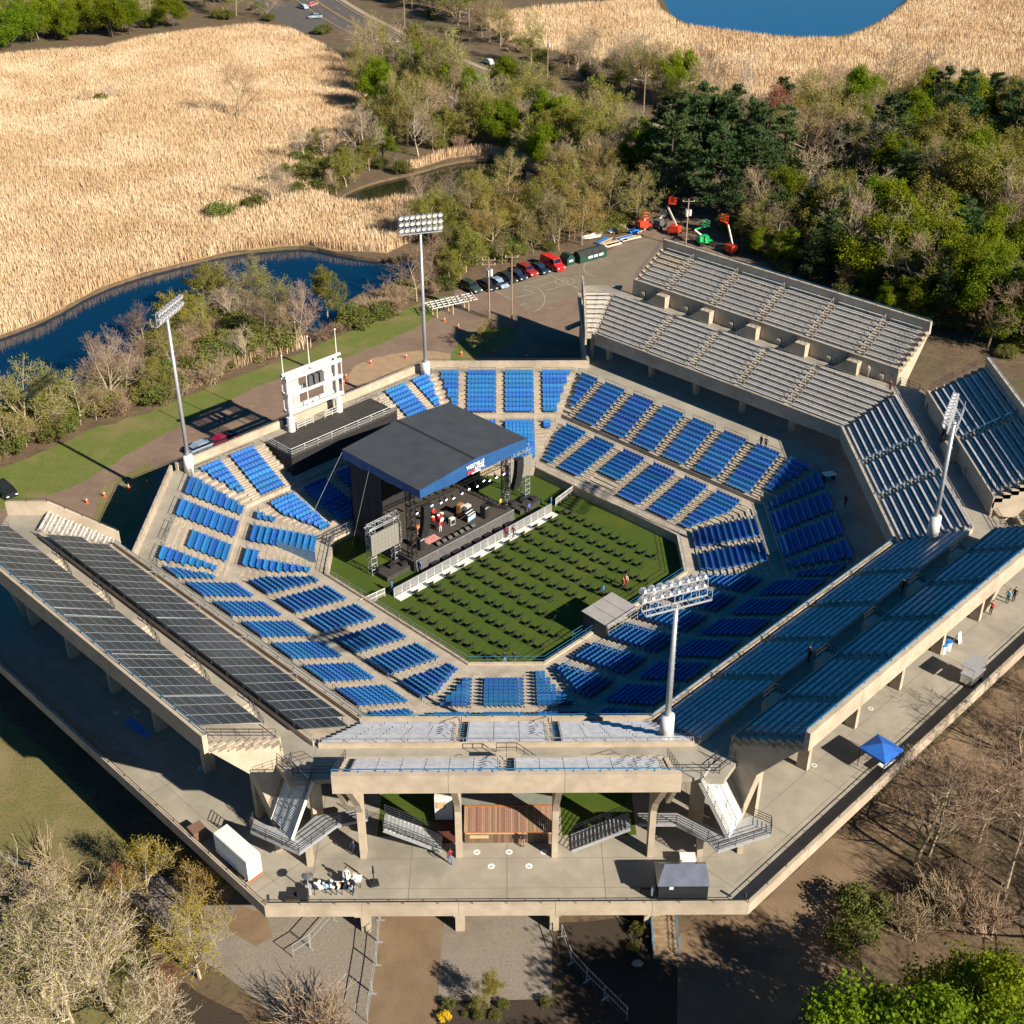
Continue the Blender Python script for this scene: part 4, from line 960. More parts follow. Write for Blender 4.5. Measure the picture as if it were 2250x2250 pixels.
mb = MB(); rail(mb, [se.p(16.2,-4.4,.5), se.p(16.2,-6.2,.5), se.p(18.8,-6.2,.5)], .95, 2, .03, 1.2); mb.build('side_rail', M['rail_blue'], foh, world=True)

# ================================================================== black platform on the scoreboard side
plat = thing('black_platform', 'long black viewing platform under the scoreboard with silver railing', 'platform', nw.p(31.5,.3,ZC-3))
mb = MB(); mb.obox(nw.p(28.9,-8.55,ZC-.05), nw.t*17.6, nw.n*5.6, Vector((0,0,.14))); mb.build('platform_deck', M['blacktop'], plat, world=True)
mb = MB(); mb.obox(nw.p(28.93,-8.5,ZC-3.6), nw.t*17.5, nw.n*.1, Vector((0,0,3.54))); mb.build('front_drape', M['black'], plat, world=True)
for t in (-8.5, 8.95): MB().extr([nw.p(29.05,t,ZC-3.5),nw.p(29.05,t,ZC-.06),nw.p(34.1,t,ZC-.06),nw.p(34.1,t,ZC-.5)], nw.t*.06).build('side_drape', M['black'], plat, world=True)
mb = MB(); rail(mb, [nw.p(34.2,9.0,ZC+.1), nw.p(29.0,9.0,ZC+.1), nw.p(29.0,-8.5,ZC+.1), nw.p(31.5,-8.5,ZC+.1)], 1.0, 3, .04, 2.2); mb.build('platform_rail', M['white_steel'], plat, world=True)
for i in range(8):
    t = 8.9-2.2*i; mb = MB(); mb.obox(nw.p(28.97,t-2.1,ZC+.18), nw.t*2.05, nw.n*.015, Vector((0,0,.62))); mb.build('rail_infill', M['mesh_skirt'], plat, world=True)

# ================================================================== scoreboard frame
sb = thing('scoreboard_frame', 'empty white steel scoreboard frame with three masts behind the stage', 'scoreboard', nw.p(34.45,.85,ZC))
for t in (4.75,-3.1):
    mb = MB(); mb.tube(nw.p(34.45,t,ZC), nw.p(34.45,t,ZC+2.1), .5, .5, 14); mb.build('pedestal', M['white_steel'], sb, world=True, smooth=False)
    mb = MB(); mb.tube(nw.p(34.45,t,ZC+2.1), nw.p(34.45,t,ZC+8.2), .24, .24, 10); mb.build('post', M['white_steel'], sb, world=True)
for z in (9.55, 12.0, 14.25):
    for a in (33.9, 35.0):
        mb = MB(); mb.beam(nw.p(a,5.3,z), nw.p(a,-3.65,z), .32, .42); mb.build('cross_beam', M['white_steel'], sb, world=True)
    mb = MB()
    for t in (5.1,.85,-3.45): mb.beam(nw.p(33.9,t,z), nw.p(35.0,t,z), .14, .14)
    for k in range(14): mb.beam(nw.p(34.1,5.0-8.3*k/13,z-.12), nw.p(34.9,5.0-8.3*k/13,z-.12), .06, .05)
    mb.build('catwalk_grating', M['galv'], sb, world=True)
mb = MB(); mb.tube(nw.p(34.45,5.5,14.8), nw.p(34.45,-3.9,14.8), .22, .22, 10); mb.build('top_tube', M['white_steel'], sb, world=True)
mb = MB()
for z0, z1 in ((9.75,11.8),(12.2,14.05)):
    for t in (5.15,2.2,-.5,-3.5):
        mb.beam(nw.p(33.75,t,z0), nw.p(33.75,t,z1), .12, .12)
mb.build('upright', M['white_steel'], sb, world=True)
for z0, z1, n_ in ((12.2,14.05,10),(9.75,11.8,10)):
    mb = MB()
    for t0_, t1_ in ((5.1,2.6),(-1.4,-3.5)):
        for k in range(n_): mb.beam(nw.p(35.05,t0_,z0+(z1-z0)*k/n_), nw.p(35.05,t1_,z0+(z1-z0)*k/n_), .04, .10)
        for k in range(5): mb.beam(nw.p(35.1,t0_+(t1_-t0_)*k/4,z0), nw.p(35.1,t0_+(t1_-t0_)*k/4,z1), .05, .05)
    mb.build('slat_panel', M['white_steel'], sb, world=True)
for t in (1.7,.8,-.1):
    mb = MB(); mb.obox(nw.p(33.5,t-.32,12.4), nw.t*.64, nw.n*.7, Vector((0,0,1.35))); mb.build('speaker_box', M['hutwall'], sb, world=True)
for t, zt in ((5.1,17.3),(.95,18.6),(-3.5,18.2)):
    mb = MB(); mb.tube(nw.p(34.6,t,14.9), nw.p(34.6,t,zt), .07, .045, 6); mb.sphere(nw.p(34.6,t,zt+.1), .14); mb.build('mast', M['white'], sb, world=True)
for t0_, t1_ in ((4.0,1.4),(-.5,-3.0)):
    th_ = thing('service_fence', 'low white mesh fence by the %s scoreboard post' % ('left' if t0_ > 0 else 'right'), 'fence', nw.p(34.0,(t0_+t1_)/2,ZC))
    mb = MB(); rail(mb, [nw.p(34.15,t0_,ZC), nw.p(34.15,t1_,ZC)], 1.1, 3, .04, 1.3); mb.build('fence_frame', M['white_steel'], th_, world=True)

# ================================================================== light poles
def light_pole(loc, top, ped, label, look, n=8, rows=2, lit=0):
    th_ = thing('light_pole', label, 'light pole', loc, 0, 'stadium light poles')
    x, y, z = loc; mb = MB(); mb.tube((x,y,z),(x,y,z+ped),.62,.58,16); mb.build('pedestal', M['white_steel'], th_, world=True, smooth=True)
    mb = MB(); mb.tube((x,y,z+ped),(x,y,top),.27,.17,12); mb.build('shaft', M['galv'], th_, world=True, smooth=True)
    mb = MB()
    for k in range(int((top-z-ped)/.6)): 
        zz = z+ped+.6*k; mb.tube((x-.3,y,zz),(x+.3,y,zz),.018,.018,3)
    mb.build('climbing_pegs', M['galv'], th_, world=True)
    d = Vector((look[0]-x, look[1]-y, 0)).normalized(); s_ = Vector((-d.y, d.x, 0)); W2 = 2.9; o = Vector((x,y,top))
    mb = MB()
    mb.beam(o-s_*W2+d*.25, o+s_*W2+d*.25, .1, .12); mb.beam(o-s_*W2-d*.45, o+s_*W2-d*.45, .1, .12)
    for k in range(13): mb.beam(o+s_*(-W2+2*W2*k/12)+d*.25, o+s_*(-W2+2*W2*k/12)-d*.45, .04, .04)
    for k in range(rows): mb.beam(o-s_*W2+d*.3+Vector((0,0,.75+.85*k)), o+s_*W2+d*.3+Vector((0,0,.75+.85*k)), .1, .12)
    for k in range(9): mb.beam(o+s_*(-W2+2*W2*k/8)+d*.3, o+s_*(-W2+2*W2*k/8)+d*.3+Vector((0,0,.75+.85*(rows-1))), .06, .06)
    for k in range(5): mb.beam(o+s_*(-W2+2*W2*k/4)-d*.45, o+s_*(-W2+2*W2*k/4)-d*.45+Vector((0,0,1.0)), .05, .05)
    mb.build('lamp_frame', M['galv'], th_, world=True)
    for r_ in range(rows):
        for k in range(n):
            c = o+s_*(-W2+.25+(2*W2-.5)*k/(n-1))+d*.55+Vector((0,0,.78+.85*r_)); ax = (d-Vector((0,0,.55))).normalized()
            mb = MB(); mb.tube(c-ax*.28, c-ax*.05, .10, .2, 10, 0); mb.tube(c-ax*.05, c+ax*.22, .2, .36, 12, 0, cap=False); mb.tube(c+ax*.18, c+ax*.19, .33, .33, 12, 1)
            mb.build('floodlight', [M['galv'], M['floodglass']], th_, world=True)
M['floodglass'] = mat('floodlight_glass', (.75,.75,.72), .15, spec=.8)
light_pole((-38.8,10.45,ZC), 27.0, 2.4, 'tall light pole at the left end of the bowl beside the scoreboard side', (0,0))
light_pole((-11.15,37.8,ZC), 27.4, 2.0, 'tall light pole at the far end of the bowl right of the scoreboard', (0,0), rows=3)
light_pole((13.3,-46.6,ZC+7.0), 27.0, 2.3, 'light pole rising from the stand at the near right', (-10,10))
light_pole((44.2,-15.6,ZC+7.0), 26.8, 2.3, 'light pole on the corner of the right grandstand', (-10,10))
# ================================================================== near concourse: stairs, hut, vendors
def zm(x0, y0, w_, n=1932.0): return lambda x, y, z=0.0: P(x0+x*w_/n, y0+y*w_/n, z)
I1, I2, I3, I4 = zm(200,1580,400), zm(560,1650,400), zm(920,1650,400), zm(1280,1600,450)
R7, R8, R9, R6, R4, R5, R2, R3 = zm(0,1500,750), zm(750,1500,750), zm(1500,1500,750), zm(1500,750,750), zm(0,750,750), zm(750,750,750), zm(750,0,750), zm(1500,0,750)
K2, S1z, S2z, S3z, J7 = zm(1780,640,300,1092.), zm(740,980,440,1092.), zm(560,730,340,1092.), zm(1260,1220,320,1092.), zm(980,480,380,1092.)
def flight(mb, p0, p1, width, n, th=.05, side=None):
    """open steel stair treads from p0 (bottom) to p1 (top)"""
    p0, p1 = Vector(p0), Vector(p1); d = Vector((p1.x-p0.x, p1.y-p0.y, 0)); L = d.length; d.normalize(); s_ = Vector((-d.y, d.x, 0)); rise = (p1.z-p0.z)/n
    for i in range(n):
        q = p0+d*(L*i/n)+Vector((0,0,rise*(i+1)))
        mb.obox(q-s_*width/2, s_*width, d*(L/n+.03), Vector((0,0,-th)))
        mb.obox(q-s_*width/2+Vector((0,0,-th)), s_*width, d*.02, Vector((0,0,-rise+th)))
    return d, s_
def stair(name, label, p0, p1, width, n, m='white_steel', rails=True, mid=False):
    th_ = thing(name, label, 'stairs', p0); mb = MB(); d, s_ = flight(mb, p0, p1, width, n); mb.build('treads', M[m], th_, world=True)
    p0, p1 = Vector(p0), Vector(p1)
    for sg in (-1, 1):
        mb = MB(); a = p0+s_*(sg*(width/2+.04)); b = p1+s_*(sg*(width/2+.04)); mb.beam(a+Vector((0,0,.02)), b-Vector((0,0,.12)), .06, .32); mb.build('stringer', M[m], th_, world=True)
        if rails: mb = MB(); rail(mb, [a+Vector((0,0,.1)), b+Vector((0,0,.05))], 1.0, 4, .028, 1.4); mb.build('handrail', M['rail_dark'], th_, world=True)
    if mid:
        mb = MB(); rail(mb, [p0+Vector((0,0,.1)), p1+Vector((0,0,.05))], .9, 1, .03, 1.6); mb.build('handrail', M['rail_dark'], th_, world=True)
    return th_
ZM = ZC+2.6
for sg, nm in ((-1,'left'), (1,'right')):
    stair('straight_stair', 'straight grey stair under the near grandstand, %s of the brown bar hut' % nm, (sg*5.35,-51.85,ZC), (sg*10.0,-51.85,ZM), 1.65, 15, 'galv')
    # landing that bends round to the foot of the tall white stair
    th_ = thing('stair_landing', 'raised grey landing at the %s corner linking the stairs' % nm, 'landing', (sg*13,-51,ZC))
    if sg < 0: poly = [I2(1200,720,ZM),I2(870,790,ZM),I2(470,1085,ZM),I2(-50,850,ZM),I2(-10,740,ZM),I2(140,790,ZM),I2(430,880,ZM),I2(640,690,ZM),I2(1200,600,ZM)]
    else: poly = [I4(520,905,ZM),I4(880,905,ZM),I4(1180,1055,ZM),I4(1275,1160,ZM),I4(1775,1000,ZM),I4(1775,915,ZM),I4(1570,830,ZM),I4(1320,975,ZM),I4(900,800,ZM),I4(520,800,ZM)]
    MB().prism([v.xy[:] for v in poly], ZM-.28, ZM-.006).build('landing_slab', M['galv'], th_, world=True)
    outer = poly[:5] if sg < 0 else poly[:7]
    mb = MB(); rail(mb, [Vector((v.x, v.y, ZM)) for v in outer], 1.0, 4, .03, 1.5); mb.build('landing_rail', M['rail_dark'], th_, world=True)
    for v in (poly[2], poly[3] if sg < 0 else poly[4]):
        c = v.lerp(Vector((sg*15,-51,ZM)), .35); mb = MB(); mb.box((c.x,c.y,(ZC+ZM-.28)/2),(.45,.9,ZM-.28-ZC)); mb.build('landing_pier', M['concrete'], th_, world=True)
b0, t0_ = I2(290,830,ZM), I2(500,215,ZC+7.42)
stair('corner_stair', 'tall white stair in sun and blue shade at the left corner of the near stand', (b0.x,b0.y,ZM), (t0_.x,t0_.y,ZC+7.42), 2.9, 27, 'white_steel', True, True)
b0, t0_ = I4(1440,935,ZM), I4(1180,400,ZC+7.42)
stair('corner_stair', 'tall white stair in full sun at the right corner of the near stand', (b0.x,b0.y,ZM), (t0_.x,t0_.y,ZC+7.42), 2.9, 27, 'white_steel', True, True)
# landings filling the gaps between the stands at walkway level
def corner_slab(lab, pts):
    th_ = thing('corner_platform', lab, 'platform', pts[0]); MB().prism([p.xy[:] for p in pts], ZC+6.9, ZC+7.40).build('platform_slab', M['deck'], th_, world=True)
    return th_
def ax(k, a, t): return SD[k].p(sa(SD[k], a), t, 0)
for (k1, s1), (k2, s2), nm in ((('S',-1),('SW',1),'left of the near grandstand'), (('S',1),('SE',-1),'right of the near grandstand'), (('E',-1),('SE',1),'between the right and near right grandstands'), (('E',1),('NE',-1),'between the right and far right grandstands')):
    A, B = SD[k1], SD[k2]
    pts = [ax(k1,45.17,s1*(.414*45.17-OFF)*.98), ax(k1,45.3,s1*(.414*45.17-OFF-1.2)), ax(k1,48.6,s1*(12.5 if k1 in 'SE' else 22)), ax(k1,49.2,s1*(.414*49.2-OFF)), ax(k2,48.6,s2*22.0), ax(k2,45.3,s2*(.414*45.17+4.38-1.2))]
    if (pts[1]-pts[0]).cross(pts[2]-pts[0]).z < 0: pts = pts[::-1]
    th_ = corner_slab('concrete corner platform with dark rail %s' % nm, pts)
    q = [ax(k1,49.3,s1*12.7), ax(k1,49.25,s1*(.414*49.2-OFF)), ax(k2,49.2,s2*21.9)]
    mb = MB(); rail(mb, [Vector((v.x*.985,v.y*.985,ZC+7.4)) for v in q], 1.0, 3, .03, 1.4); mb.build('platform_rail', M['rail_dark'], th_, world=True)
    c = sum(pts, Vector((0,0,0)))/len(pts); mb = MB(); mb.box((c.x,c.y,ZC+3.4),(.9,.9,6.9),.4); mb.build('platform_pier', M['concrete'], th_, world=True)
# bar hut
hut = thing('bar_hut', 'bar hut with brown board roof under the near grandstand', 'hut', (.2,-51.8,ZC))
yf, yb = I3(900,860,ZC+2.35).y, I3(900,588,ZC+3.0).y
x0, x1 = I3(480,860,ZC+2.35).x, I3(1430,860,ZC+2.35).x
nb = 46
wm = MB().obox((-.5,0,0),(1,0,0),(0,1,0),(0,0,1)).mesh('roof_board', M['wood'])
sl = Vector((0,yb-yf,.65)); rr = random.Random(4)
for i in range(nb):
    wb = (x1-x0)/nb; o = link('roof_board', MB().obox((-wb/2+.008,0,0),(wb-.016,0,0),sl,(0,0,.05)).mesh('roof_board', M['wood']) if i == 0 else RB, hut, (x0+wb*(i+.5)-.2, yf+51.8, 2.35+rr.uniform(0,.012)))
    if i == 0: RB = o.data
mb = MB(); mb.box(((x0+x1)/2,yf+.06,ZC+2.3),(x1-x0,.08,.12)); mb.box(((x0+x1)/2,yb,ZC+3.06),(x1-x0,.16,.1)); mb.build('roof_trim', mat('orange_brown_trim', (.35,.13,.04), .7), hut, world=True)
yc = I3(900,975,ZC).y
nbd = 34
fm = MB().box((0,0,.5),((x1-x0)/nbd-.012,.04,1.0)).mesh('counter_board', M['wood_dark'])
for i in range(nbd): link('counter_board', fm, hut, (x0+(x1-x0)*(i+.5)/nbd-.2, yc+51.8, .02+rr.uniform(-.01,.01)))
mb = MB(); mb.box(((x0+x1)/2,yc+.28,ZC+1.06),(x1-x0-.1,.62,.06)); mb.build('counter_top', M['wood_pale'], hut, world=True)
mb = MB(); mb.box((x0+1.2,yc+.02,ZC+.72),(1.55,.12,.34)); mb.build('menu_board', M['wood_pale'], hut, world=True)
for x in (x0+.15, x1-.15):
    for y in (yc+.3, yb-.2): mb = MB(); mb.box((x,y,ZC+1.2),(.16,.16,2.4)); mb.build('post', M['wood_dark'], hut, world=True)
mb = MB(); mb.box(((x0+x1)/2,yb-.25,ZC+1.4),(x1-x0,.1,2.7)); mb.build('back_wall', M['wood_dark'], hut, world=True)
for i, x in enumerate((-2.0,-.9,.4,1.8,2.9)):
    mb = MB(); mb.box((x,yc+.6,ZC+1.25),(.4,.3,.34)); mb.build('till', M['black' if i % 2 else 'white_steel'], hut, world=True)
stor = thing('store_block', 'flat pale grey roof of the store behind the bar hut', 'store', (.2,-46,ZC))
mb = MB(); mb.box((.2,yb+2.6,ZC+1.4),(x1-x0+.4,4.6,2.8)); mb.build('walls', M['hutwall'], stor, world=True)
mb = MB(); mb.box((.2,yb+2.6,ZC+2.86),(x1-x0+.7,4.9,.1)); mb.build('roof', mat('grey_green_roof', (.22,.24,.20), .8, (.18,.20,.17), 1.5), stor, world=True)
for sg in (-1, 1):
    tag(MB().sheet([(sg*4.6,-50.9),(sg*10.8,-50.9),(sg*10.8,-44.0),(sg*4.6,-44.0)], ZC+.012).build('turf_mat', M['turf']), kind='structure')
cab = thing('drinks_kiosk', 'tall white kiosk with tan shelves left of the bar hut', 'kiosk', (-5.5,-48.8,ZC))
mb = MB(); mb.box((-5.3,-48.6,ZC+1.3),(1.5,.9,2.6)); mb.build('body', M['white_steel'], cab, world=True)
mb = MB(); mb.box((-5.5,-49.08,ZC+1.7),(.8,.06,.7)); mb.build('shelf_front', M['wood_pale'], cab, world=True)
mb = MB(); mb.box((-5.0,-50.4,ZC+.03),(2.2,2.6,.05)); mb.build('floor_mat', mat('red_brown_mat', (.10,.03,.02), .9), cab, world=True)
# floor decals
for i, (x, y) in enumerate(((617,1075),(960,1073),(1332,1073),(770,1225),(1170,1222))):
    q = I3(x,y,ZC); th_ = thing('floor_decal', 'white floor marker, %s' % ('%s from left in the row by the bar hut' % ordw(i+1) if i < 3 else '%s of the two farther from the hut' % ('left' if i == 3 else 'right')), 'floor marker', (q.x,q.y,ZC), 0, 'round floor markers')
    mb = MB(); mb.tube((0,0,.004),(0,0,.012),.29,.29,20); mb.build('disc', M['white'], th_)
    mb = MB()
    for s_ in (-.07,.07): mb.tube((s_,.02,.012),(s_,.02,.016),.045,.045,8); mb.box((s_,-.07,.014),(.07,.09,.004))
    mb.build('footprints', M['black'], th_)
for i, (zz, x, y) in enumerate(((I1,675,72),(I1,1165,522),(R7,775,165),(R7,658,173),(R7,875,243),(R9,1065,147),(R9,980,216),(R9,745,468))):
    q = zz(x,y,ZC); th_ = thing('drain_ring', 'faint round marker ring on the %s concourse, %s' % ('left' if i < 5 else 'right', ('by the solar stand pier','under the stand end','nearest the blue tarp','left of the blue tarp','right of the blue tarp','under the tree shadows','nearer the fascia','by the blue canopy')[i]), 'floor marker', (q.x,q.y,ZC), 0, 'round floor markers')
    mb = MB(); mb.tube((0,0,.004),(0,0,.012),.27,.27,18); mb.build('disc', M['white_steel'], th_); mb = MB(); mb.tube((0,0,.012),(0,0,.017),.13,.13,14); mb.build('center', M['deck'], th_)
# white box trailer
a, b = I1(1680,1762,ZC), I1(1825,1655,ZC); wv = b-a; lv = Vector((-S2,S2,0))*4.5
tr = thing('box_trailer', 'white box trailer parked by the left parapet', 'trailer', (a.x,a.y,ZC))
mb = MB(); mb.obox(a+Vector((0,0,.45)), wv, lv, Vector((0,0,2.05))); mb.build('box_body', M['white'], tr, world=True)
mb = MB(); mb.obox(a+Vector((0,0,2.502))+wv*.03+lv*.01, wv*.94, lv*.98, Vector((0,0,.05))); mb.build('roof', M['white'], tr, world=True)
mb = MB(); mb.obox(a-Vector((S2,-S2,0))*-.03+Vector((0,0,.3)), wv, -lv.normalized()*.05, Vector((0,0,.12)), 0); mb.build('bumper', M['orange'], tr, world=True)
for u in (.06,.5): mb = MB(); mb.obox(a+wv*u-lv.normalized()*.02+Vector((0,0,.55)), wv*.42, lv.normalized()*.02, Vector((0,0,1.85))); mb.build('rear_door', M['white'], tr, world=True)
for s_ in (0.0, 1.0):
    for u in (.42,.6): c = a+wv*(s_*1.02-.01)+lv*u+Vector((0,0,.34)); mb = MB(); mb.tube(c-wv*.06, c+wv*.06, .33, .33, 14); mb.build('wheel', M['rubber'], tr, world=True)
    mb = MB(); c = a+wv*(s_*1.06-.03)+lv*.34+Vector((0,0,.7)); mb.beam(c, c+lv*.34, .12, .08); mb.build('fender', M['white'], tr, world=True)
mb = MB(); c = a+wv*.5+lv; mb.beam(c+Vector((0,0,.5)), c+lv.normalized()*1.2+Vector((0,0,.5)), .1, .1); mb.build('drawbar', M['galv'], tr, world=True)
# brown crate, blue tarp
q = I1(1140,1260,ZC); th_ = thing('wooden_crate', 'brown wooden crate behind the white trailer by the parapet', 'crate', q, .7)
for i in range(5): MB().box((0,0,.12+.24*i),(1.2,1.2,.22)).build('plank_layer', M['wood_dark'], th_)
a, b, c = I1(350,40,ZC), I1(570,210,ZC), I1(650,150,ZC)
mb = MB(); n = 14; m_ = 5; u = b-a; v_ = c-b; rr = random.Random(2)
mb.add([a+u*(i/n)+v_*(j/m_)+Vector((0,0,.02+.10*rr.random()*(1 if 0 < j < m_ else .3))) for i in range(n+1) for j in range(m_+1)], [(i*(m_+1)+j, i*(m_+1)+j+1, (i+1)*(m_+1)+j+1, (i+1)*(m_+1)+j) for i in range(n) for j in range(m_)])
mb.v = [tuple(v) for v in mb.v]
M['tarp'] = mat('blue_tarp', (.02,.16,.52), .5, (.03,.22,.62), 2)
tag(mb.build('blue_tarp', M['tarp']), 'crumpled blue tarp lying on the shaded left concourse', 'tarp')
# vendor tables
M['cloth_dark'] = mat('dark_cloth', (.02,.022,.03), .8)
cols = ['white','white','wood_pale','black','white_steel','brown_amp','bluepanel','hutwall','rail_dark','orange_amp']; rr = random.Random(9)
for i, (x, y) in enumerate(((730,1500),(850,1490),(960,1500),(1040,1420))):
    q = I2(x,y,ZC); th_ = thing('vendor_table', 'vendor table piled with small goods, %s from left by the near parapet' % ordw(i+1), 'table', q, rr.uniform(-.1,.1), 'vendor tables by the near parapet')
    MB().box((0,0,.72),(1.5,.75,.05)).build('table_top', M['white' if i % 2 else 'cloth_dark'], th_)
    for sx in (-.65,.65):
        for sy in (-.3,.3): MB().box((sx,sy,.35),(.05,.05,.7)).build('leg', M['rail_dark'], th_)
    for k in range(9):
        d = (rr.uniform(.12,.4), rr.uniform(.12,.3), rr.uniform(.06,.35)); MB().box((rr.uniform(-.6,.6), rr.uniform(-.28,.28), .75+d[2]/2), d, rr.uniform(0,3)).build('goods', M[rr.choice(cols)], th_)
q = I2(575,1505,ZC); th_ = thing('heater', 'tall grey patio heater left of the vendor tables', 'heater', q)
MB().tube((0,0,0),(0,0,.8),.28,.26,12).build('tank_cover', M['galv'], th_); MB().tube((0,0,.8),(0,0,1.9),.05,.05,8).build('post', M['galv'], th_); MB().tube((0,0,1.75),(0,0,1.95),.16,.2,12).build('burner', M['chrome'], th_); MB().tube((0,0,1.95),(0,0,2.1),.45,.1,14).build('reflector', M['chrome'], th_)
q = I2(1265,1415,ZC); th_ = thing('sign_stand', 'black sign board on a weighted stand right of the vendor tables', 'sign', q, .3)
MB().box((0,0,.12),(.75,.6,.24)).build('base', M['black'], th_); MB().box((0,0,.85),(.08,.08,1.3)).build('post', M['rail_dark'], th_); MB().extr([(-.1,0,1.2),(.1,0,1.2),(.06,0,2.0),(-.05,0,2.1)],(0,.04,0)).build('board', M['black'], th_)
for i, (x, y, d, m_) in enumerate(((410,1595,(1.0,.7,.55),'wood_dark'),(515,1575,(.8,.7,.8),'black'))):
    q = I2(x,y,ZC); th_ = thing('storage_box', '%s storage box by the near parapet left of the vendor tables' % ('low brown' if i == 0 else 'black'), 'box', q); MB().box((0,0,d[2]/2),d).build('body', M[m_], th_); MB().box((0,0,d[2]+.03),(d[0]*1.04,d[1]*1.04,.06)).build('lid', M['black'], th_)
# grey catering trailer with hipped metal roof
q0 = I4(770,1600,ZC); q1 = I4(1150,1600,ZC); x0, x1 = q0.x-.6, q1.x+.1; y0 = -58.3; y1 = y0+2.3
ct = thing('catering_trailer', 'dark catering trailer with a shiny hipped metal roof by the near parapet', 'trailer', ((x0+x1)/2,(y0+y1)/2,ZC))
MB().box(((x0+x1)/2,(y0+y1)/2,ZC+1.25),(x1-x0,y1-y0,1.6)).build('body', mat('black_trailer_side', (.02,.024,.03), .35), ct, world=True)
zt = ZC+2.06; mb = MB(); o = .12; yc2 = (y0+y1)/2
mb.add([(x0-o,y0-o,zt),(x1+o,y0-o,zt),(x1+o,y1+o,zt),(x0-o,y1+o,zt),(x0+.55,yc2+.25,zt+.85),(x1-.1,yc2+.25,zt+.85)], [(0,1,5,4),(1,2,5),(2,3,4,5),(3,0,4),(3,2,1,0)]); mb.build('hipped_roof', mat('brushed_metal_roof', (.55,.57,.62), .3, (.42,.44,.50), 1.2, metal=.85), ct, world=True)
MB().box((x0+1.0,y0-.02,ZC+1.75),(.32,.02,.26)).build('notice', M['white'], ct, world=True)
for x in (x0+.9,x0+2.0):
    mb = MB(); mb.tube((x,y0-.05,ZC+.33),(x,y0+.15,ZC+.33),.33,.33,14); mb.build('wheel', M['rubber'], ct, world=True)
mb = MB(); mb.beam((x0,yc2,ZC+.45),(x0-1.4,yc2,ZC+.45),.12,.1); mb.tube((x0-1.2,yc2,ZC),(x0-1.2,yc2,ZC+.6),.05,.05,6); mb.build('drawbar', M['rail_dark'], ct, world=True)
mb = MB(); mb.tube((x0-.35,y0+.5,ZC+.5),(x0-.35,y0+.5,ZC+1.25),.17,.17,10); mb.sphere((x0-.35,y0+.5,ZC+1.25),.17); mb.build('gas_bottle', M['white_steel'], ct, world=True)
q = I4(985,1285,ZC); th_ = thing('chest_cooler', 'white chest cooler behind the catering trailer', 'cooler', q); MB().box((0,0,.45),(1.2,.7,.9)).build('body', M['white'], th_); MB().box((0,0,.94),(1.26,.76,.08)).build('lid', M['white'], th_)
# blue canopy tent
q = R9(1105,475,ZC); th_ = thing('canopy_tent', 'blue pop-up canopy on the right concourse among bare branches', 'tent', q, math.radians(40))
mb = MB(); e = 1.35; mb.add([(-e,-e,2.15),(e,-e,2.15),(e,e,2.15),(-e,e,2.15),(0,0,2.75),(-e,-e,1.9),(e,-e,1.9),(e,e,1.9),(-e,e,1.9)], [(0,1,4),(1,2,4),(2,3,4),(3,0,4),(0,5,6,1),(1,6,7,2),(2,7,8,3),(3,8,5,0)]); mb.build('canopy', mat('blue_canopy_cloth', (.015,.10,.42), .6, (.02,.13,.5), 1.5), th_)
for sx in (-1.27,1.27):
    for sy in (-1.27,1.27): MB().tube((sx,sy,0),(sx,sy,2.1),.04,.04,6).build('leg', M['rail_dark'], th_)
MB().box((.3,-.6,.75),(1.8,.7,.06)).build('table', M['white'], th_)
# bins, cart, sign boards
for i, (x, y) in enumerate(((1470,1765),(1500,1745))):
    q = R6(x,y,ZC); th_ = thing('waste_bin', '%s white bin with a blue lid beside the right fascia' % ('nearer' if i == 0 else 'farther'), 'bin', q, .6, 'waste bins'); mb = MB(); mb.tube((0,0,0),(0,0,1.0),.28,.33,12); mb.build('body', M['white'], th_); MB().tube((0,0,1.0),(0,0,1.12),.36,.33,12).build('lid', M['tarp'], th_)
q = R6(1555,1700,ZC); th_ = thing('sign_board', 'white folding sign board under the right fascia', 'sign', q, .8)
for s_ in (-1,1): MB().extr([(-.35,s_*.3,0),(.35,s_*.3,0),(.3,0,1.15),(-.3,0,1.15)],(0,s_*.03,0)).build('panel', M['white'], th_)
q = R6(1630,1925,ZC); th_ = thing('food_cart', 'shiny metal food cart on the right concourse', 'cart', q, .75)
MB().box((0,0,.75),(2.2,1.2,.9)).build('body', M['chrome'], th_); MB().box((0,0,1.25),(2.4,1.4,.08)).build('counter', M['galv'], th_); MB().box((.5,.2,1.5),(.9,.6,.45)).build('oven', M['black'], th_)
for sx in (-1.1,1.1):
    for sy in (-.6,.6): MB().tube((sx,sy,1.25),(sx,sy,2.3),.03,.03,5).build('post', M['chrome'], th_)
MB().box((0,0,2.33),(2.6,1.6,.06)).build('roof', M['galv'], th_)
for sx in (-.7,.7): MB().tube((sx,-.65,.28),(sx,.65,.28),.28,.28,12).build('wheel', M['rubber'], th_)
for i, (x, y, z, lab) in enumerate(((825,785,ZC,'white notice board on the shaded right concourse behind the seats'),)):
    q = R6(x,y,z); th_ = thing('information_table', lab, 'table', q, .3); MB().box((0,0,.9),(1.5,1.0,.05)).build('top', M['white'], th_)
    for sx in (-.6,.6): MB().box((sx,0,.45),(.06,.8,.9)).build('leg', M['rail_dark'], th_)
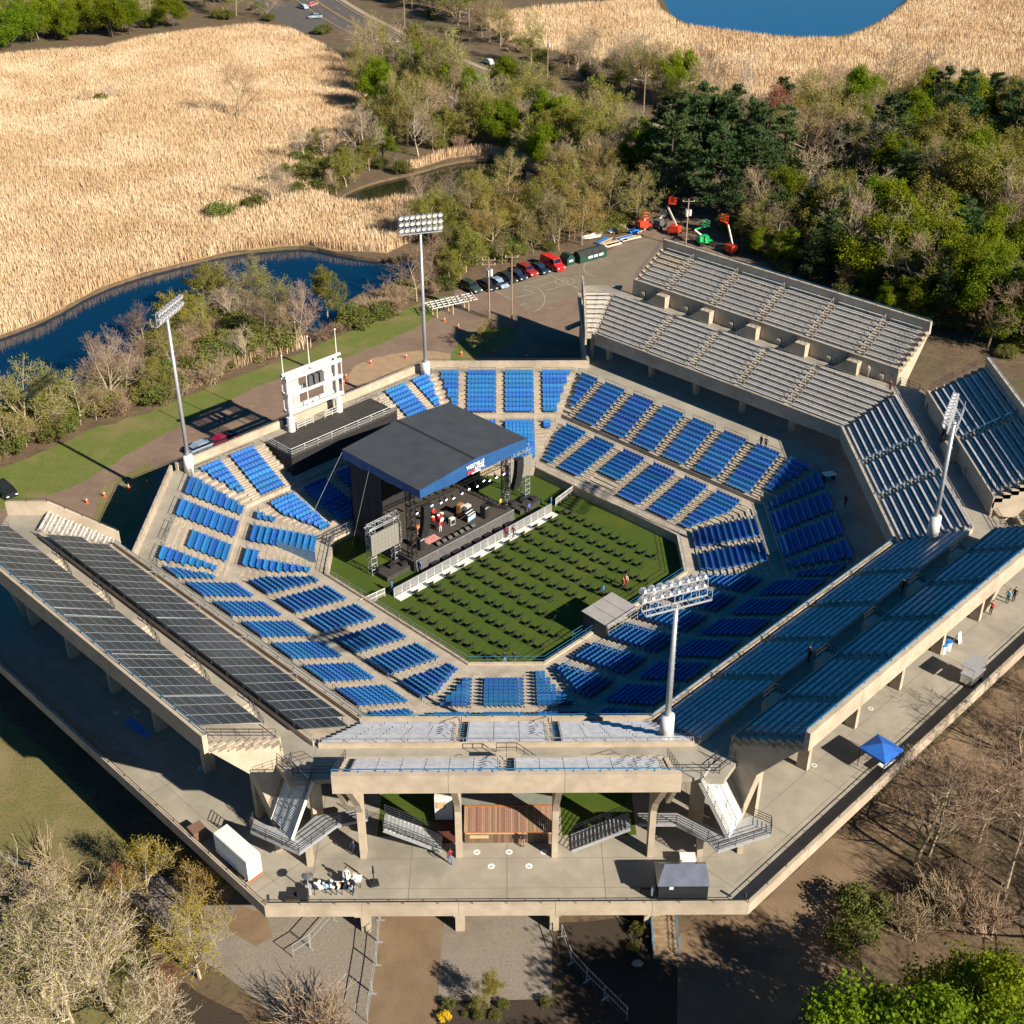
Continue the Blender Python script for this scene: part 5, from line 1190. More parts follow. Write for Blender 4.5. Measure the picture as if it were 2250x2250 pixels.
# blue screen wall in the gap of the left end
a, b = P(300+1390*420/1932., 960+1090*420/1932., 2.3), P(300+1815*420/1932., 960+1270*420/1932., 1.3)
th_ = thing('screen_wall', 'blue-grey slatted screen wall in the gap at the left end', 'screen', (a.x,a.y,1.2))
d = Vector((b.x-a.x,b.y-a.y,0)); nn = d.cross(Vector((0,0,1))).normalized()
for i in range(9):
    MB().obox(Vector((a.x,a.y,1.3+.17*i)), d, nn*.05, Vector((0,0,.15))).build('slat', mat('blue_grey_slat', (.10,.19,.30), .6, (.08,.15,.25), 2) if 'bgs' not in M else M['bgs'], th_, world=True); M['bgs'] = bpy.data.materials['blue_grey_slat']
mb = MB(); rail(mb, [Vector((a.x,a.y,2.8)), Vector((b.x,b.y,2.8))], .5, 2, .03, 1.2); mb.build('screen_rail', M['rail_blue'], th_, world=True)
# dark mesh fence on the field along the near left side
swd = SD['SW']
th_ = thing('field_fence', 'low dark green mesh fence along the near left lawn edge', 'fence', swd.p(17.1,0,.05))
MB().obox(swd.p(17.15,-7,.06), swd.t*18.2, swd.n*.03, Vector((0,0,1.0))).build('mesh_panel', mat('dark_green_mesh', (.015,.028,.015), .8), th_, world=True)
mb = MB(); rail(mb, [swd.p(17.1,-7,.05), swd.p(17.1,11.2,.05)], 1.1, 1, .025, 2.0); mb.build('fence_frame', M['rail_dark'], th_, world=True)
# ground level at the near side: entrance stair, temporary fences
th_ = thing('entrance_stair', 'weathered tan stair under the near right parapet', 'stairs', (14.6,-56.5,0))
mb = MB(); x0, x1 = P(1434,2060,1).x, P(1487,2060,1).x
for i in range(12): mb.box(((x0+x1)/2,-58.0+.31*i,(i+1)*.085),(x1-x0,.31,.17*(i+1)))
mb.build('steps', mat('tan_stair', (.30,.22,.14), .9, (.17,.12,.07), 2.5), th_, world=True)
for x in (x0-.06, x1+.06): mb = MB(); rail(mb, [(x,-58.1,.1),(x,-54.5,2.1)], .95, 2, .035, 1.3); mb.build('handrail', M['rail_blue'], th_, world=True)
def tfence(label, pts, h=1.6, n=2, sty='galv'):
    th_ = thing('temporary_fence', label, 'fence', pts[0], 0, 'temporary fences at the near side')
    for a, b in zip(pts, pts[1:]):
        a, b = Vector(a), Vector(b); k = max(1, round((b-a).length/2.6))
        for j in range(k):
            u, v_ = a.lerp(b, j/k), a.lerp(b, (j+.97)/k); mb = MB(); rail(mb, [u+Vector((0,0,.06)), v_+Vector((0,0,.06))], h, 2, .035, 2.6)
            for q_ in range(8): w_ = u.lerp(v_, (q_+.5)/8); mb.tube(w_+Vector((0,0,.06)), w_+Vector((0,0,h+.06)), .008, .008, 3)
            mb.build('fence_panel', M[sty], th_, world=True)
            mb = MB(); dd = (v_-u).normalized(); s_ = Vector((-dd.y, dd.x, 0)); mb.beam(u-s_*.35+Vector((0,0,.04)), u+s_*.35+Vector((0,0,.04)), .12, .06); mb.build('foot', M[sty], th_, world=True)
tfence('silver temporary fence between the gravel yard and the dirt walk', [R8(222,1345), R8(200,1600), R8(150,1930)])
tfence('silver temporary fence running down from the left of the parapet', [R7(1890,1345), R7(1755,1500), R7(1660,1560)], 1.5)
tfence('thin wire fence curving through the dark bed at the right', [R8(1247,1440), R8(1300,1590), R8(1390,1690), R8(1490,1790), R8(1620,1920)], 1.5)
tfence('thin wire fence at the left edge of the dry lawn', [R7(-40,985), R7(110,1060), R7(300,1110)], 1.2)
q = R8(1675,1597,0); th = MB(); th.sphere((0,0,.18), .42, 9, 6, sc=(1.2,.8,.6)); tag(th.build('boulder', mat('pale_boulder', (.42,.36,.28), .9, (.3,.26,.2), 3), None, q), 'pale boulder in the dark bed at the near right', 'boulder')
# ================================================================== vehicles
PAINT = {}
def paint(c):
    k = tuple(c)
    if k not in PAINT: PAINT[k] = mat('car_paint', c, .3, spec=.5, coat=.5)
    return PAINT[k]
def loft(mb, secs, m=0):
    """secs: list of rings (same length) -> skin with caps"""
    n = len(secs[0]); vs = [p for s_ in secs for p in s_]; fs = []
    for i in range(len(secs)-1):
        for j in range(n): fs.append((i*n+j, i*n+(j+1) % n, (i+1)*n+(j+1) % n, (i+1)*n+j))
    fs.append(tuple(range(n-1,-1,-1))); fs.append(tuple((len(secs)-1)*n+j for j in range(n)))
    return mb.add(vs, fs, m)
CARC = {}
def car_meshes(kind):
    if kind in CARC: return CARC[kind]
    if kind == 'van': L, Wd, zb, zs, zr = 5.4, 1.95, .35, 1.15, 2.1; prof = [(-2.7,.9,1.0),(-2.6,1.0,2.0),(-2.3,1.0,2.1),(1.2,1.0,2.1),(1.75,1.0,1.25),(2.5,.98,1.05),(2.7,.92,.8)]
    elif kind == 'suv': L, Wd, zr = 4.6, 1.85, 1.65; prof = [(-2.3,.9,.9),(-2.2,1.0,1.1),(-1.95,.95,1.62),(.35,.95,1.66),(1.05,1.0,1.05),(2.0,.98,.95),(2.3,.9,.7)]
    else: L, Wd, zr = 4.6, 1.8, 1.45; prof = [(-2.3,.9,.75),(-2.2,.98,.98),(-1.55,1.0,1.02),(-.95,.86,1.42),(.35,.86,1.44),(1.05,1.0,1.0),(2.05,.96,.86),(2.3,.88,.62)]
    zb = .3; parts = []
    # lower body follows the profile clipped at the belt line, cabin is a narrower loft above it
    belt = 1.3 if kind == 'van' else (1.05 if kind == 'suv' else .98)
    mb = MB(); secs = []
    for x, wf, z in prof:
        h = min(z, belt); w_ = Wd/2*wf
        secs.append([(x,-w_*.94,zb),(x,w_*.94,zb),(x,w_,zb+.25),(x,w_*.98,h-.08),(x,w_*.86,h),(x,-w_*.86,h),(x,-w_*.98,h-.08),(x,-w_,zb+.25)])
    loft(mb, secs); parts.append(('body', mb.mesh('car_body', None or M['white']), 'paint'))
    top = [(x, wf, z) for x, wf, z in prof if z > belt]
    i0 = [i for i, q in enumerate(prof) if q[2] > belt]; fr, bk = prof[min(i0[-1]+1, len(prof)-1)], prof[max(i0[0]-1, 0)]
    mb = MB(); secs = []
    pts = [(bk[0]+.02, belt)]+[(x, z) for x, wf, z in top]+[(fr[0]-.02, belt)]
    for x, z in pts:
        w0, w1 = Wd/2*.88, Wd/2*(.88-(.16 if kind != 'van' else .06)*(z-belt)/.5)
        secs.append([(x,-w0,belt-.02),(x,w0,belt-.02),(x,w1,max(z,belt)+.004),(x,-w1,max(z,belt)+.004)])
    loft(mb, secs); parts.append(('cabin', mb.mesh('car_cabin', M['white']), 'paint'))
    # windows: windscreen, rear window, side glass slightly proud of the cabin
    def gl(q, off): 
        a = [Vector(v) for v in q]; nn = (a[1]-a[0]).cross(a[2]-a[0]).normalized()*off
        mb = MB(); mb.add([v+nn for v in a], [tuple(range(len(a)))]); return mb.mesh('window', M['glass'])
    def wt(z): return Vector((0, Wd/2*(.88-(.16 if kind != 'van' else .06)*(z-belt)/.5), 0)).y
    (xf1, zf1), (xf0, zf0) = pts[-2], pts[-1]; (xb1, zb1), (xb0, zb0) = pts[1], pts[0]
    def lerp(a, b, u): return a+(b-a)*u
    q = []
    for u, sg in ((.1,-1),(.1,1),(.9,1),(.9,-1)): x, z = lerp(xf0,xf1,u), lerp(zf0,zf1,u); q.append((x, sg*wt(z)*.93, z))
    parts.append(('windscreen', gl(q, .012), None))
    q = []
    for u, sg in ((.15,1),(.15,-1),(.85,-1),(.85,1)): x, z = lerp(xb0,xb1,u), lerp(zb0,zb1,u); q.append((x, sg*wt(z)*.9, z))
    parts.append(('rear_window', gl(q, .012), None))
    zr_ = max(z for _, z in pts); xs0, xs1 = xb1, xf1
    if kind == 'van': xs0 = .1
    for sg in (-1, 1):
        z0, z1 = belt+.04, zr_-.1
        xa, xb_ = (lerp(xb0,xb1,.25) if kind != 'van' else .15), lerp(xf0,xf1,.25)
        q = [(xa, sg*wt(z0), z0), (xb_, sg*wt(z0), z0), (xs1-.02, sg*wt(z1), z1), (xs0+.06, sg*wt(z1), z1)]
        if sg > 0: q = q[::-1]
        parts.append(('side_window', gl(q, .015), None))
    for sx in (-1.4, 1.4):
        for sg in (-1, 1):
            mb = MB(); y = sg*(Wd/2-.1); mb.tube((sx,y-.11,.33),(sx,y+.11,.33),.33,.33,14,0); parts.append(('wheel', mb.mesh('wheel', M['rubber']), None)); parts.append(('>rim', MB().tube((sx,y+sg*.09,.33),(sx,y+sg*.12,.33),.2,.2,10).mesh('rim', M['galv']), None))
    for sg in (-1, 1):
        xe, we, ze = prof[-1]; mb = MB(); mb.box((xe-.06,sg*Wd*.33,ze-.02),(.16,.34,.13)); parts.append(('headlight', mb.mesh('headlight', M['white']), None))
        xe, we, ze = prof[0]; mb = MB(); mb.box((xe+.05,sg*Wd*.36,ze-.02),(.14,.26,.16)); parts.append(('tail_light', mb.mesh('tail_light', M['red']), None))
    CARC[kind] = parts; return parts
def car(label, kind, c, loc, head, group):
    th_ = thing({'van': 'parked_van', 'suv': 'car', 'sedan': 'car'}[kind], label, 'van' if kind == 'van' else 'car', loc, head, group)
    for nm, me, p_ in car_meshes(kind):
        if p_:
            key = (kind, nm, tuple(c))
            if key not in CARC: m2 = me.copy(); m2.materials.clear(); m2.materials.append(paint(c)); CARC[key] = m2
            me = CARC[key]
        if nm[0] == '>': link(nm[1:], me, last)
        else: last = link(nm, me, th_)
    return th_
def hd(p, q): d = q-p; return math.atan2(d.y, d.x)
HP = hd(J7(285,395), J7(375,440)); GL = 'cars parked along the lot edge'
for lab, k, c, x, y in (('dark green hatchback half hidden by bushes at the left of the row', 'suv', (.03,.05,.045), 160,455), ('black car behind the utility pole in the parked row', 'sedan', (.012,.015,.02), 258,440),
    ('silver-blue sedan right of the utility pole in the parked row','sedan',(.22,.29,.40),325,425), ('black sedan between the silver-blue car and the second pole','sedan',(.01,.018,.022),385,392), ('dark navy sedan right of the wooden pole in the row','sedan',(.015,.025,.06),445,375),
    ('dark red hatchback in the parked row','suv',(.30,.02,.025),512,350), ('dark blue sedan beside the red van','sedan',(.012,.03,.07),590,335)):
    car(lab, k, c, J7(x,y,.03), HP+rnd.uniform(-.05,.05), GL)
car('bright red delivery van next to the dumpsters','van',(.62,.012,.015),J7(672,312,.03),HP-.02,GL)
RH = hd(P(870,98), P(950,135))
car('black sedan parked on the grass at the left edge','sedan',(.012,.014,.018),P(12,1083,.02),hd(P(0,1060),P(35,1090)),'other cars around the stadium')
car('dark red car in shade behind the scoreboard wall','sedan',(.28,.01,.03),R4(1275,575,.03),hd(R4(1090,640),R4(1340,540)),'other cars around the stadium')
car('grey car in shade left of the dark red car behind the wall','sedan',(.25,.33,.40),R4(1150,618,.03),hd(R4(1090,640),R4(1340,540)),'other cars around the stadium')
for lab, c, q, off, fl in (('red car on the road at the top',(.45,.02,.04),R2(408,214),0,0), ('silver car on the road at the top with headlights on',(.35,.40,.48),R2(310,243),0,1), ('white car on the road behind the tall budding tree',(.7,.7,.7),R2(835,362),0,1),
    ('silver car on the road right of the poles',(.5,.53,.55),R2(1885,862),0,0), ('white car on the road between the pines',(.75,.75,.75),R3(690,1036),0,0), ('white sedan on the road below the pines',(.7,.72,.74),R3(828,1132),0,1), ('white car on the road half hidden by pines at the left',(.7,.7,.7),R3(5,880),0,0)):
    p_ = Vector((q.x,q.y,.03)); i = min(range(len(RCS)-1), key=lambda i: (RCS[i]-p_.xy).length); d = RCS[i+1]-RCS[i]
    car(lab, 'sedan', c, p_, math.atan2(d.y, d.x)+(math.pi if fl else 0), 'cars on the main road')
for i, (x, y, c) in enumerate(((435,8,(.7,.7,.7)),(200,6,(.05,.05,.06)),(1715,48,(.4,.5,.65)),(1785,103,(.3,.4,.5)),(1770,35,(.5,.2,.2)))):
    q = P(x*750/1932., y*750/1932.,.02); car('small distant %s car beyond the far wood, %s from the left' % (('white','black','pale blue','blue-grey','red')[i], ordw(i+1)), 'sedan', c, q, .3+i, 'distant cars at the top')
flat('far_car_park', W([(560,0),(640,5),(700,30),(720,65),(660,70),(600,40),(520,-40),(640,-60)]), .012, 'road')
# ================================================================== dumpsters
M['dgreen'] = mat('dark_green_steel', (.012,.05,.035), .55, (.018,.065,.045), 3); M['dblack'] = mat('black_plastic_lid', (.02,.022,.022), .5)
def dumpster(label, q, L, Wd, H, rz, nl, sign=False):
    th_ = thing('dumpster', label, 'dumpster', q, rz, 'green dumpsters in the lot')
    mb = MB(); mb.extr([(-L/2,-Wd/2,.12),(-L/2,Wd/2,.12),(-L/2,Wd/2,H*.62),(-L/2,Wd*.18,H),(-L/2,-Wd*.18,H),(-L/2,-Wd/2,H*.62)],(L,0,0)); mb.build('body', M['dgreen'], th_)
    for i in range(nl):
        x0 = -L/2+L*i/nl+.05; 
        for sg in (-1,1): MB().extr([(x0,sg*Wd/2*1.01,H*.63),(x0,sg*Wd*.18,H*1.01),(x0,sg*Wd*.18,H*1.04),(x0,sg*Wd/2*1.02,H*.67)],(L/nl-.1,0,0)).build('lid', M['dblack'], th_)
    for x in (-L*.4, L*.4): MB().box((x,0,.06),(.2,Wd*.9,.12)).build('skid', M['rail_dark'], th_)
    if sign:
        for i in range(3): MB().box((-L*.12+i*L*.2,-Wd/2-.012,H*.42),(L*.15,.02,H*.22)).build('notice', M['white'], th_)
    else: MB().box((L/2+.012,0,H*.45),(.02,Wd*.5,H*.2)).build('notice', M['white'], th_)
dumpster('small dark green dumpster between the red van and the long dumpster', J7(765,285), 2.2, 1.8, 1.9, HP, 1)
dumpster('long dark green dumpster with pale notices at the lot edge', J7(908,255), 6.4, 2.2, 2.0, hd(J7(840,278),J7(1005,232)), 4, True)
# ================================================================== cones
cm = MB(); cm.box((0,0,.02),(.42,.42,.04)); cm.tube((0,0,.04),(0,0,.85),.16,.03,10)
cb = MB(); cb.tube((0,0,.45),(0,0,.62),.098,.068,10)
for v in range(len(cb.v)): x, y, z = cb.v[v]; cb.v[v] = (x*1.06, y*1.06, z)
CM, CB = cm.mesh('cone_body', M['orange']), cb.mesh('reflective_band', M['white'])
cl_ = [(R4,493,915),(R4,592,878),(R4,730,835),(R4,834,805),(S2z,1070,182),(S2z,820,222),(S2z,645,322),(S2z,628,368),(J7,78,690),(J7,98,862),(J7,305,852),(J7,512,880),(R2,585,1820)]
ps = sorted([z_(x,y,.03) for z_, x, y in cl_], key=lambda p: scr(p))
for i, p_ in enumerate(ps):
    th_ = thing('traffic_cone', 'orange traffic cone on the brown road, %s cone from the left' % ordw(i+1), 'cone', p_, 0, 'traffic cones behind the stadium'); link('cone_body', CM, th_); link('reflective_band', CB, th_)
# ================================================================== utility poles
M['polewood'] = mat('weathered_pole', (.33,.24,.17), .9, (.24,.17,.12), 4)
def upole(label, q, h, arms=1, trans=0, lamp=False, r=.16):
    th_ = thing('utility_pole', label, 'utility pole', q, 0, 'utility and street light poles'); MB().tube((0,0,0),(0,0,h),r,r*.7,8).build('pole', M['polewood'], th_)
    for k in range(arms): MB().beam((-1.1,0,h-.5-.8*k),(1.1,0,h-.5-.8*k),.1,.12).build('cross_arm', M['polewood'], th_)
    for k in range(arms*3):
        MB().tube((-1+k % 3,0,h-.44-.8*(k//3)),(-1+k % 3,0,h-.2-.8*(k//3)),.06,.04,6).build('insulator', M['white'], th_)
    for k in range(trans):
        a = 2.1*k; MB().tube((.42*math.cos(a),.42*math.sin(a),h-3.2),(.42*math.cos(a),.42*math.sin(a),h-2.1),.26,.26,10).build('transformer', M['white_steel'], th_)
    if lamp:
        mb = MB(); mb.tube((0,0,h-1.6),(-2.2,-.3,h-1.2),.04,.03,5); mb.build('lamp_arm', M['galv'], th_); MB().box((-2.4,-.3,h-1.2),(.6,.25,.12)).build('lamp_head', M['white_steel'], th_)
    return th_
upole('utility pole with white transformers by the parked cars', P(1075,697), 10.5, 2, 3)
upole('leaning wooden pole right of the transformer pole', P(1124.6,718), 12.5, 1, 0)
upole('bare orange-brown pole at the wood edge left of the parked cars', P(1012,621), 9.5, 0, 0, False, .13)
upole('bare pole at the wood edge above the long dumpster', P(1262,524), 8.5, 0, 0, False, .13)
upole('pole with pale equipment beside the green lift', P(1506,545), 9.5, 1, 3)
upole('street pole with lamp arm at the top left of the road', P(890,66), 12.0, 0, 0, True)
upole('wooden street pole with cross arm behind the tall budding tree', P(1032,92), 10.0, 1, 0, True)
upole('street pole with lamp arm where the road bends', P(1203,172), 11.5, 1, 1, True)
upole('tall wooden street pole left of the round green tree', P(1413,268), 11.5, 1, 0, True)
mb = MB()
ends = [P(890,66)+Vector((0,0,11)), P(1032,92)+Vector((0,0,9.4)), P(1203,172)+Vector((0,0,11)), P(1413,268)+Vector((0,0,11)), P(1800,360)+Vector((0,0,10.5))]
for e0, e1 in zip(ends, ends[1:]):
    for k in range(12):
        u, v_ = k/12, (k+1)/12; f_ = lambda t: e0.lerp(e1, t)-Vector((0,0,4*1.2*t*(1-t))); mb.tube(f_(u), f_(v_), .018, .018, 3)
tag(mb.build('overhead_wire', M['rail_dark']), 'thin overhead wire strung between the street poles', 'wire')
# ================================================================== pergola, lumber, lifts
q = R2(620,1770); th_ = thing('garden_trellis', 'white lattice trellis frame on the grass by the road', 'trellis', q, hd(R2(545,1760), R2(680,1730)))
for x in (-3,0,3):
    for y in (-.8,.8): MB().box((x,y,1.0),(.14,.14,2.0)).build('post', M['wood_pale'], th_)
for i in range(9):
    MB().beam((-4+1.0*i,-1.6,2.15+.12*(i%2)),(-3.2+1.0*i,1.6,2.15),.12,.1).build('slat', M['white'], th_); 
for i in range(4): MB().beam((-4.2,-1.4+.95*i,2.05),(4.4,-1.4+.95*i,2.05),.1,.1).build('slat', M['white'], th_)
rr = random.Random(21); Lz = zm(1260,440,380,1092.)
for i in range(11):
    x, y = ((110,240),(160,215),(190,262),(240,285),(270,190),(300,180),(330,245),(360,250),(390,195),(420,190),(225,195))[i]
    th_ = thing('lumber_stack', '%s stack of boards in the far lot, %s from left' % (('pale','pale','white','white','tan','tan','tan','tan','blue-wrapped','brown','tan')[i], ordw(sorted(range(11), key=lambda j: (110,160,190,240,270,300,330,360,390,420,225)[j]).index(i)+1)), 'lumber', Lz(x,y,.03), hd(Lz(100,240),Lz(200,210))+rr.uniform(-.25,.25), 'stacks of boards in the far lot')
    for k in range(rr.randint(4,7)):
        MB().box((rr.uniform(-.3,.3), rr.uniform(-.7,.7), .1+.16*(k//2)), (rr.uniform(2.4,4.6), rr.uniform(.3,.9), .14), rr.uniform(-.08,.08)).build('board', M[('white','white_steel','wood_pale','tarp','wood_pale','bare_plank')[rr.randint(0,5) if i != 8 else 3]], th_)
mb = MB()
def lift(label, q, rz, col, boom):
    th_ = thing('boom_lift', label, 'boom lift', q, rz, 'boom lifts in the far lot'); MB().box((0,0,.8),(2.6,1.6,.55)).build('chassis', M[col], th_)
    for sx in (-.95,.95):
        for sy in (-.95,.95): MB().tube((sx,sy-.15,.45),(sx,sy+.15,.45),.45,.45,12).build('wheel', M['rubber'], th_)
    MB().box((-.3,0,1.45),(1.9,1.4,.75)).build('turret', M[col], th_)
    pts = boom
    for k, (a, b) in enumerate(zip(pts, pts[1:])): MB().beam(a, b, .26-.04*k, .28-.04*k).build('boom_arm', M['boomgrey' if k == 0 else col], th_)
    e = Vector(pts[-1]); mb = MB()
    for z in (0,.55,1.1): 
        for a, b in (((-.6,-.4),(.6,-.4)),((.6,-.4),(.6,.4)),((.6,.4),(-.6,.4)),((-.6,.4),(-.6,-.4))): mb.tube(e+Vector((*a,z)), e+Vector((*b,z)), .045, .045, 5)
    for a in ((-.6,-.4),(.6,-.4),(.6,.4),(-.6,.4)): mb.tube(e+Vector((*a,0)), e+Vector((*a,1.1)), .045, .045, 5)
    mb.box(e+Vector((0,0,.03)),(1.2,.8,.06)); mb.build('basket', M[col], th_)
M['boomgrey'] = mat('pale_boom_paint', (.55,.52,.45), .5); M['lgreen'] = mat('bright_green_paint', (.02,.42,.12), .45); M['lred'] = mat('orange_red_paint', (.60,.05,.02), .45)
lift('red boom lift with its basket raised in the far lot', Lz(630,215), 2.6, 'lred', [(-.6,0,1.8),(1.6,0,5.4),(.6,0,6.0)])
lift('low red scissor-style lift beside the lumber', Lz(445,185), .4, 'lred', [(0,0,1.8),(.2,0,2.4)])
lift('bright green boom lift behind the far grandstand', Lz(825,280), .3, 'lgreen', [(-.5,0,1.8),(-2.2,0,3.2),(0,0,3.6)])
lift('red and green boom lift with pale arm behind the far grandstand', Lz(985,335), 2.2, 'lred', [(-.6,0,1.8),(1.0,0,5.2),(2.0,0,5.6)])
lift('dark lift parked between the red lift and the lumber', Lz(540,175), 1.0, 'hutwall', [(0,0,1.8),(1.4,0,2.0)])
# ================================================================== people
def human(pose):
    H = {}
    def V(n, p, r): H[n] = (Vector(p), r)
    st = {'stand': (0,0), 'walk': (.22,-.22), 'play': (.08,-.08), 'sit': (0,0)}[pose]
    V('pel',(0,0,.95),(.15,.11)); V('wst',(0,0,1.1),(.13,.095)); V('chs',(0,.01,1.32),(.165,.11)); V('nck',(0,0,1.49),(.06,.06)); V('hd0',(0,.02,1.58),(.075,.085)); V('hd1',(0,.02,1.69),(.078,.092)); V('hd2',(0,.01,1.76),(.05,.06))
    E_ = [('pel','wst'),('wst','chs'),('chs','nck'),('nck','hd0'),('hd0','hd1'),('hd1','hd2')]
    for sg, s_ in ((-1,'l'),(1,'r')):
        f_ = st[0 if sg < 0 else 1]
        V('hp'+s_,(.09*sg,0,.90),(.09,.09)); V('kn'+s_,(.10*sg,f_*.6+.02,.50),(.062,.065)); V('an'+s_,(.10*sg,f_*.9-.03,.09),(.042,.045)); V('to'+s_,(.11*sg,f_*.9+.14,.045),(.04,.035))
        E_ += [('pel','hp'+s_),('hp'+s_,'kn'+s_),('kn'+s_,'an'+s_),('an'+s_,'to'+s_)]
        if pose == 'play': el, wr, ha = (.30*sg,.12,1.12), (.16*sg,.36,1.12), (.10*sg,.42,1.12)
        else: el, wr, ha = (.27*sg,-.02-f_*.4,1.13), (.27*sg,.08-f_*.8,.88), (.26*sg,.12-f_*.9,.79)
        V('sh'+s_,(.20*sg,0,1.40),(.065,.065)); V('el'+s_,el,(.045,.045)); V('wr'+s_,wr,(.032,.032)); V('ha'+s_,ha,(.038,.025))
        E_ += [('chs','sh'+s_),('sh'+s_,'el'+s_),('el'+s_,'wr'+s_),('wr'+s_,'ha'+s_)]
    names = list(H); me = bpy.data.meshes.new('body'); me.from_pydata([H[n][0] for n in names], [(names.index(a), names.index(b)) for a, b in E_], [])
    o = bpy.data.objects.new('tmp', me); COL.objects.link(o); md = o.modifiers.new('s','SKIN'); md.use_smooth_shade = True
    o.modifiers.new('d','SUBSURF').levels = 1
    for i, n in enumerate(names): me.skin_vertices[0].data[i].radius = H[n][1]; me.skin_vertices[0].data[i].use_root = (n == 'pel')
    dg = bpy.context.evaluated_depsgraph_get(); m2 = bpy.data.meshes.new_from_object(o.evaluated_get(dg)); bpy.data.objects.remove(o); bpy.data.meshes.remove(me)
    return m2
HUM = {k: human(k) for k in ('stand','walk','play')}
CLO = {}
def cloth(c):
    if c not in CLO: CLO[c] = mat('clothing', c, .85)
    return CLO[c]
def person(label, loc, rz, top, leg, pose='stand', sk=None):
    me = HUM[pose].copy(); me.materials.clear()
    for m_ in (cloth(top), cloth(leg), M['skin'], M['hair'], M['rubber']): me.materials.append(m_)
    for p_ in me.polygons:
        c = p_.center; x = abs(c.x)
        if c.z > 1.71 or (c.z > 1.6 and c.y < -.01): i = 3
        elif c.z > 1.49: i = 2
        elif c.z < .1: i = 4
        elif x > .2 and (c.z < .9 or (pose == 'play' and c.y > .3)): i = 2
        elif c.z < .98 and x < .2: i = 1
        else: i = 0
        p_.material_index = i
    th_ = thing('person', label, 'person', loc, rz, 'people'); link('body', me, th_)
    hp = MB(); hp.sphere((0,.005,1.70), .1, 10, 6, sc=(.9,1.05,.95)); hp.v = [v for v in hp.v]; link('hair', MB().sphere((0,-.018,1.715), .096, 10, 6, sc=(.92,1.05,.95)).mesh('hair', M['hair']), th_)
    return th_
K_ = (.015,.015,.02); NV = (.02,.03,.08); MR = (.22,.02,.04); BL = (.03,.16,.55); WH = (.6,.6,.58); JN = (.10,.18,.30); RD = (.5,.04,.04)
person('person in a maroon jacket walking on the near concourse', I3(335,1200,ZC), .4, MR, JN, 'walk')
person('person in a dark navy top by the left stair pier', I2(1055,1105,ZC), .1, NV, K_)
person('person in black standing at the bar hut counter', I3(1105,1022,ZC), 0, K_, (.30,.16,.10))
person('person in dark top and pale jeans at the near lawn corner', R5(925,1828,.05), .2, K_, (.30,.42,.50))
person('person in dark clothes right beside the one in pale jeans', R5(980,1825,.05), -.4, (.03,.03,.04), (.12,.14,.17))
person('person in a blue shirt by the mixing hut', S3z(222,312,.05), 1.2, BL, K_)
person('person in a red top on the lawn near the mixing hut', S3z(370,255,.05), 2.0, (.5,.10,.07), K_)
person('person in a pale top beside the red top near the mixing hut', S3z(393,235,.05), 2.6, (.55,.38,.28), (.25,.05,.04))
person('person in maroon at the barrier, left of the pair', S1z(925,500,.12), .8, MR, K_)
person('person in maroon at the barrier, right of the pair', S1z(963,500,.12), 2.2, MR, K_, 'walk')
person('person in violet-blue beside the right speaker platform', S1z(1048,372,.06), 1.0, (.12,.12,.55), K_)
person('person in blue in the pit at the left of the stage front', S1z(458,690,.06), 2.0, BL, NV)
person('person in blue at the left end of the barrier', S1z(303,800,.06), 1.5, BL, NV)
person('person in blue at the right end of the barrier', R5(1187,945,.06), 1.5, BL, K_)
person('musician in red and white playing near the drum kit', S1z(565,470,FLR), -2.2, RD, WH, 'play')
person('drummer in a red shirt behind the drum kit', nw.p(11.5,1.0,FLR+.0), -2.36, RD, K_, 'play')
person('stagehand in yellow at the right stage tower', S1z(893,345,FLR), 1.0, (.6,.38,.04), K_)
person('person in black on the far right concourse, left of the pair', R6(441,598,ZC), 2.0, K_, K_)
person('person in dark brown on the far right concourse, right of the pair', R6(468,608,ZC), 2.5, (.08,.05,.04), K_)
person('person in black alone on the shaded right concourse', R6(918,937,ZC), 2.0, K_, K_)
person('person in dark red on the walkway of the right stand', R6(1465,562,ZC+7.42), 2.0, (.18,.03,.05), K_)
person('person in a white top on the walkway of the right stand', R6(1585,562,ZC+7.42), 2.0, (.5,.5,.5), NV)
person('person in black on the near right stand walkway, farther one', R6(1240,1428,ZC+7.42), 2.2, K_, K_, 'walk')
person('person with arms out on the near right stand walkway, nearer one', R6(712,1812,ZC+7.42), 2.2, (.05,.02,.03), K_)
person('person in white on the far stand walkway', K2(455,685,ZC+7.42), 2.2, WH, (.3,.28,.25))
person('person in dark red at the end of the far stand walkway', K2(632,812,ZC+7.42), 2.2, (.25,.03,.02), K_)
person('person in red below the near right fascia', R6(1740,1545,ZC), 2.2, (.6,.06,.08), K_)
person('person in light blue below the near right fascia', R6(1835,1480,ZC), 2.2, (.12,.40,.60), K_)
person('person in black below the near right fascia, farthest of three', R6(1870,1470,ZC), 2.2, K_, K_)
person('vendor in white behind the vendor tables, left one', I2(980,1400,ZC), 3.1, WH, K_)
person('vendor in black behind the vendor tables, right one', I2(1040,1500,ZC), 2.6, K_, K_)
